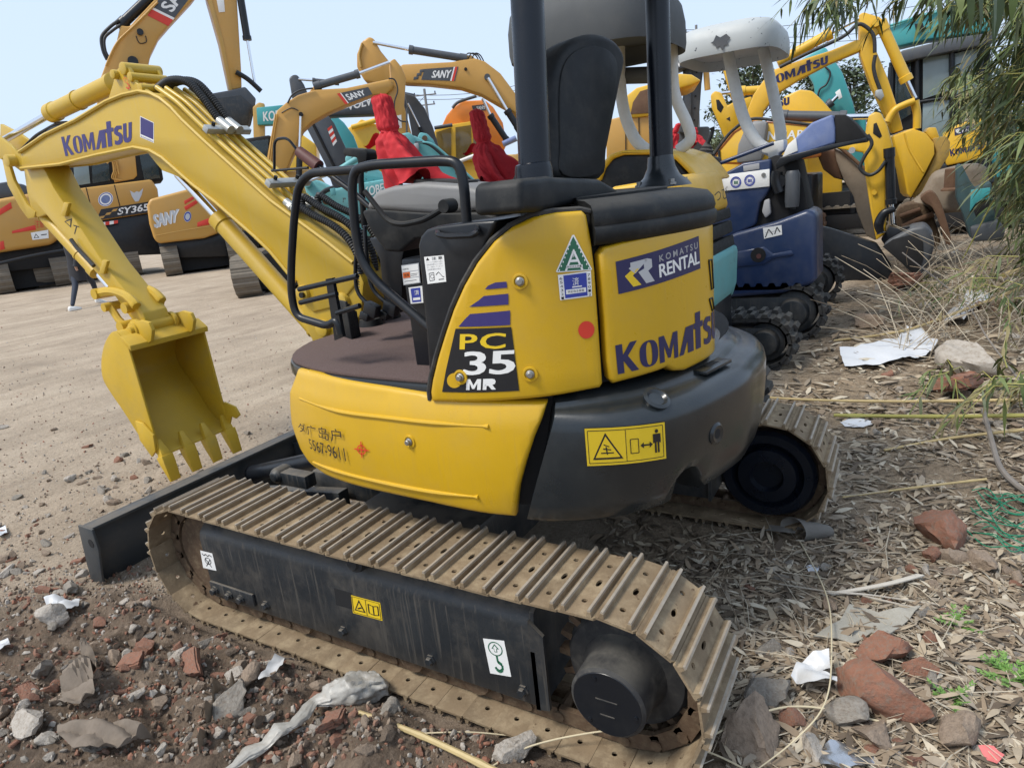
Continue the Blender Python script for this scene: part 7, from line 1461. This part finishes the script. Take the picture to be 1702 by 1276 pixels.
bamboo('paler bamboo spray in front of the dark cab window', [(1590, 110, 1690, 195, 7.5, 8.8, 60), (1630, 180, 1700, 230, 7, 8.5, 40), (1690, 230, 1790, 330, 5.5, 8, 110), (1710, 300, 1800, 430, 5, 7.5, 100)], [cu(1760, 7.2, 1590, 150, 7.4, .015), cu(1740, 6.5, 1640, 250, 6.8, .015)], 22, (.10, .18), (1, 1, 1, 4, 4, 0, 3))
bamboo('bamboo tips dangling at the top edge before the sky', [(1380, -24, 1425, 14, 4.6, 5.6, 14), (1480, -30, 1560, -6, 4.6, 5.6, 8), (1370, -34, 1440, -10, 4.6, 5.6, 12)], [(D_(1330, -60, 5.2), D_(1500, -140, 5.0), D_(1760, -120, 5.0), .012)], 23)
bamboo('dry low bamboo shoots leaning over the litter at the right edge', [(1630, 420, 1760, 560, 4.5, 7, 44), (1540, 440, 1640, 500, 6, 7, 14), (1650, 590, 1760, 680, 3.2, 4.2, 12), (1520, 600, 1600, 640, 4, 4.4, 5)], [cu(1780, 5.5, 1600, 430, 6, .01)], 24, (.08, .15), (3, 3, 1, 4, 0))
vs, fs, mi = [], [], []; r_ = random.Random(8); E = thing('bamboo_branch', 'close green bamboo leaves hanging broad from the top edge at the right', 'bamboo', D_(1620, -80, 1.9))
for px, py, L_, m_ in ((1558, -24, .13, 1), (1612, -40, .15, 0), (1628, -30, .14, 0), (1596, -50, .13, 1), (1652, -30, .15, 0), (1664, -20, .16, 2), (1580, -70, .1, 0), (1690, -50, .13, 0)):
    P = D_(px, py, r_.uniform(1.7, 2.1)); leaf(vs, fs, mi, P, Vector((r_.uniform(-.15, .15), r_.uniform(-.15, .15), -1)), -FWD + Vector((r_.uniform(-.5, .5), r_.uniform(-.5, .5), 0)), L_, L_ * .19, m_, 0)
flush('foliage', vs, fs, mi, BL, E); mb = MB(CANEG); mb.tube([D_(1540, -60, 1.9), D_(1620, -70, 1.9), D_(1760, -90, 2.0)], .004, 6, smooth=True); mb.build('stem', E)
# ---------------------------------------------------------------- trees, poles and wires in the distance
TL_ = [mat('tree_leaf_' + n_, c, .7, var=.3, scale=2) for n_, c in (('mid', (.11, .145, .075)), ('light', (.17, .20, .11)), ('dark', (.075, .10, .055)))]; TRK = mat('tree_trunk', (.10, .08, .06), .9, bump=.01, bscale=8)  # leaf tones lightened: distance haze is mixed into the colour
def tree(px, py, d, hgt, wid, lab, seed):
    r_ = random.Random(seed); B = D_(px, py, d); top = B.z; base = Vector((B.x, B.y, 0)); E = thing('tree', lab, 'tree', base); vs, fs, mi = [], [], []; mb = MB(TRK); mb.tube([base, base + Vector((.1, 0, top * .45)), base + Vector((-.1, .1, top * .8))], [.22, .16, .06], 8)
    cl = []
    for k in range(15):
        a_ = r_.uniform(0, 6.28); z_ = r_.uniform(.35, .97); rr_ = wid * math.sqrt(max(.05, 1 - (2 * z_ - 1.15) ** 2)) * r_.uniform(.3, .9); c_ = base + Vector((math.cos(a_) * rr_, math.sin(a_) * rr_, top * z_)); cl.append(c_); mb.tube([base + Vector((0, 0, top * min(.7, z_ * .7))), c_], [.07, .02], 5)
    for c_ in cl:
        tn = r_.randrange(3); s_ = wid * r_.uniform(.30, .5)
        for j in range(170):
            p = c_ + Vector((r_.gauss(0, s_ * .5), r_.gauss(0, s_ * .5), r_.gauss(0, s_ * .4))); leaf(vs, fs, mi, p, Vector((r_.uniform(-1, 1), r_.uniform(-1, 1), r_.uniform(-.6, .6))), Vector((0, 0, 1)), .34, .2, tn if r_.random() < .7 else r_.randrange(3), .2)
    mb.build('trunk', E); flush('crown', vs, fs, mi, TL_, E)
tree(1250, 100, 42, 0, 2.6, 'far dark green tree seen between the two white canopy posts', 1); tree(1418, 108, 45, 0, 2.6, 'far green tree seen under the raised yellow boom', 2); tree(1366, 118, 50, 0, 2.4, 'far tree behind the yellow boom lettering, left of the teal boom', 3); tree(1210, 120, 50, 0, 2.2, 'far tree partly hidden by the left white canopy post', 4)
POLE = mat('concrete_pole', (.20, .20, .20), .9); WIRE = mat('black_wire', (.05, .05, .055), .6)
def pole(px, py, d, lab):
    T = D_(px, py, d); E = thing('utility_pole', lab, 'utility pole', (T.x, T.y, 0)); rt = (CR @ Vector((1, 0, 0))); rt.z = 0; rt.normalize()
    MB(POLE).tube([(T.x, T.y, 0), T], [.17, .11], 10).build('pole', E)
    for dz, w_ in ((-.5, 1.0), (-1.3, .8)): MB(POLE).tube([T + Vector((0, 0, dz)) - rt * w_, T + Vector((0, 0, dz)) + rt * w_], .06, 6).build('crossarm', E)
    mb = MB(WIRE)
    for dz, w_ in ((-.5, -.9), (-.5, .9), (-1.3, -.7), (-1.3, .7)): mb.cyl(T + Vector((0, 0, dz)) + rt * w_, T + Vector((0, 0, dz + .25)) + rt * w_, .06, 6)
    mb.build('insulator', E); return T, rt
T, rt = pole(705, 148, 58, 'distant utility pole under the arched ochre boom'); MB(POLE).cyl(T + Vector((0, 0, -2.8)), T + Vector((0, 0, -2.0)), .32, 12)
T2, rt2 = pole(1157, 42, 58, 'distant utility pole above the grey canopy, before open sky')
WR = thing('power_line', 'thin dark power lines crossing the sky at the upper right', 'power line', T2)
for a_, b_, s_ in (((1140, 50), (1720, -40), 1.0), ((1148, 55), (1720, 2), 1.2), ((1170, 60), (1720, 8), 1.4), ((1150, 62), (860, 96), .8)):
    A, B = D_(a_[0], a_[1], 58), D_(b_[0], b_[1], 50); MB(WIRE).tube([A.lerp(B, t / 10) - Vector((0, 0, s_ * 4 * (t / 10) * (1 - t / 10))) for t in range(11)], .022, 4).build('wire', WR)
WR = thing('power_line', 'thin dark power lines at the distant pole under the arched boom', 'power line', T)
for a_, b_ in (((690, 158), (900, 130)), ((690, 165), (900, 138)), ((620, 215), (706, 160))):
    A, B = D_(a_[0], a_[1], 58), D_(b_[0], b_[1], 62); MB(WIRE).tube([A.lerp(B, t / 8) - Vector((0, 0, 2 * (t / 8) * (1 - t / 8))) for t in range(9)], .022, 4).build('wire', WR)
vs, fs, mi = [], [], []; r_ = random.Random(31)
for k in range(9000):
    a_ = R(r_.uniform(-25, 105)); d = r_.uniform(75, 85); p = Vector((d * math.cos(a_), d * math.sin(a_), r_.uniform(0, 1) * (2.4 + 1.6 * noise.noise((a_ * 9, 0, 0))))); leaf(vs, fs, mi, p, Vector((r_.uniform(-1, 1), r_.uniform(-1, 1), r_.uniform(-.5, .8))), Vector((0, 0, 1)), .9, .6, r_.randrange(3), .2)
tag(flush('distant_trees', vs, fs, mi, TL_), 'low far line of trees closing the yard', 'trees', None, 'stuff')
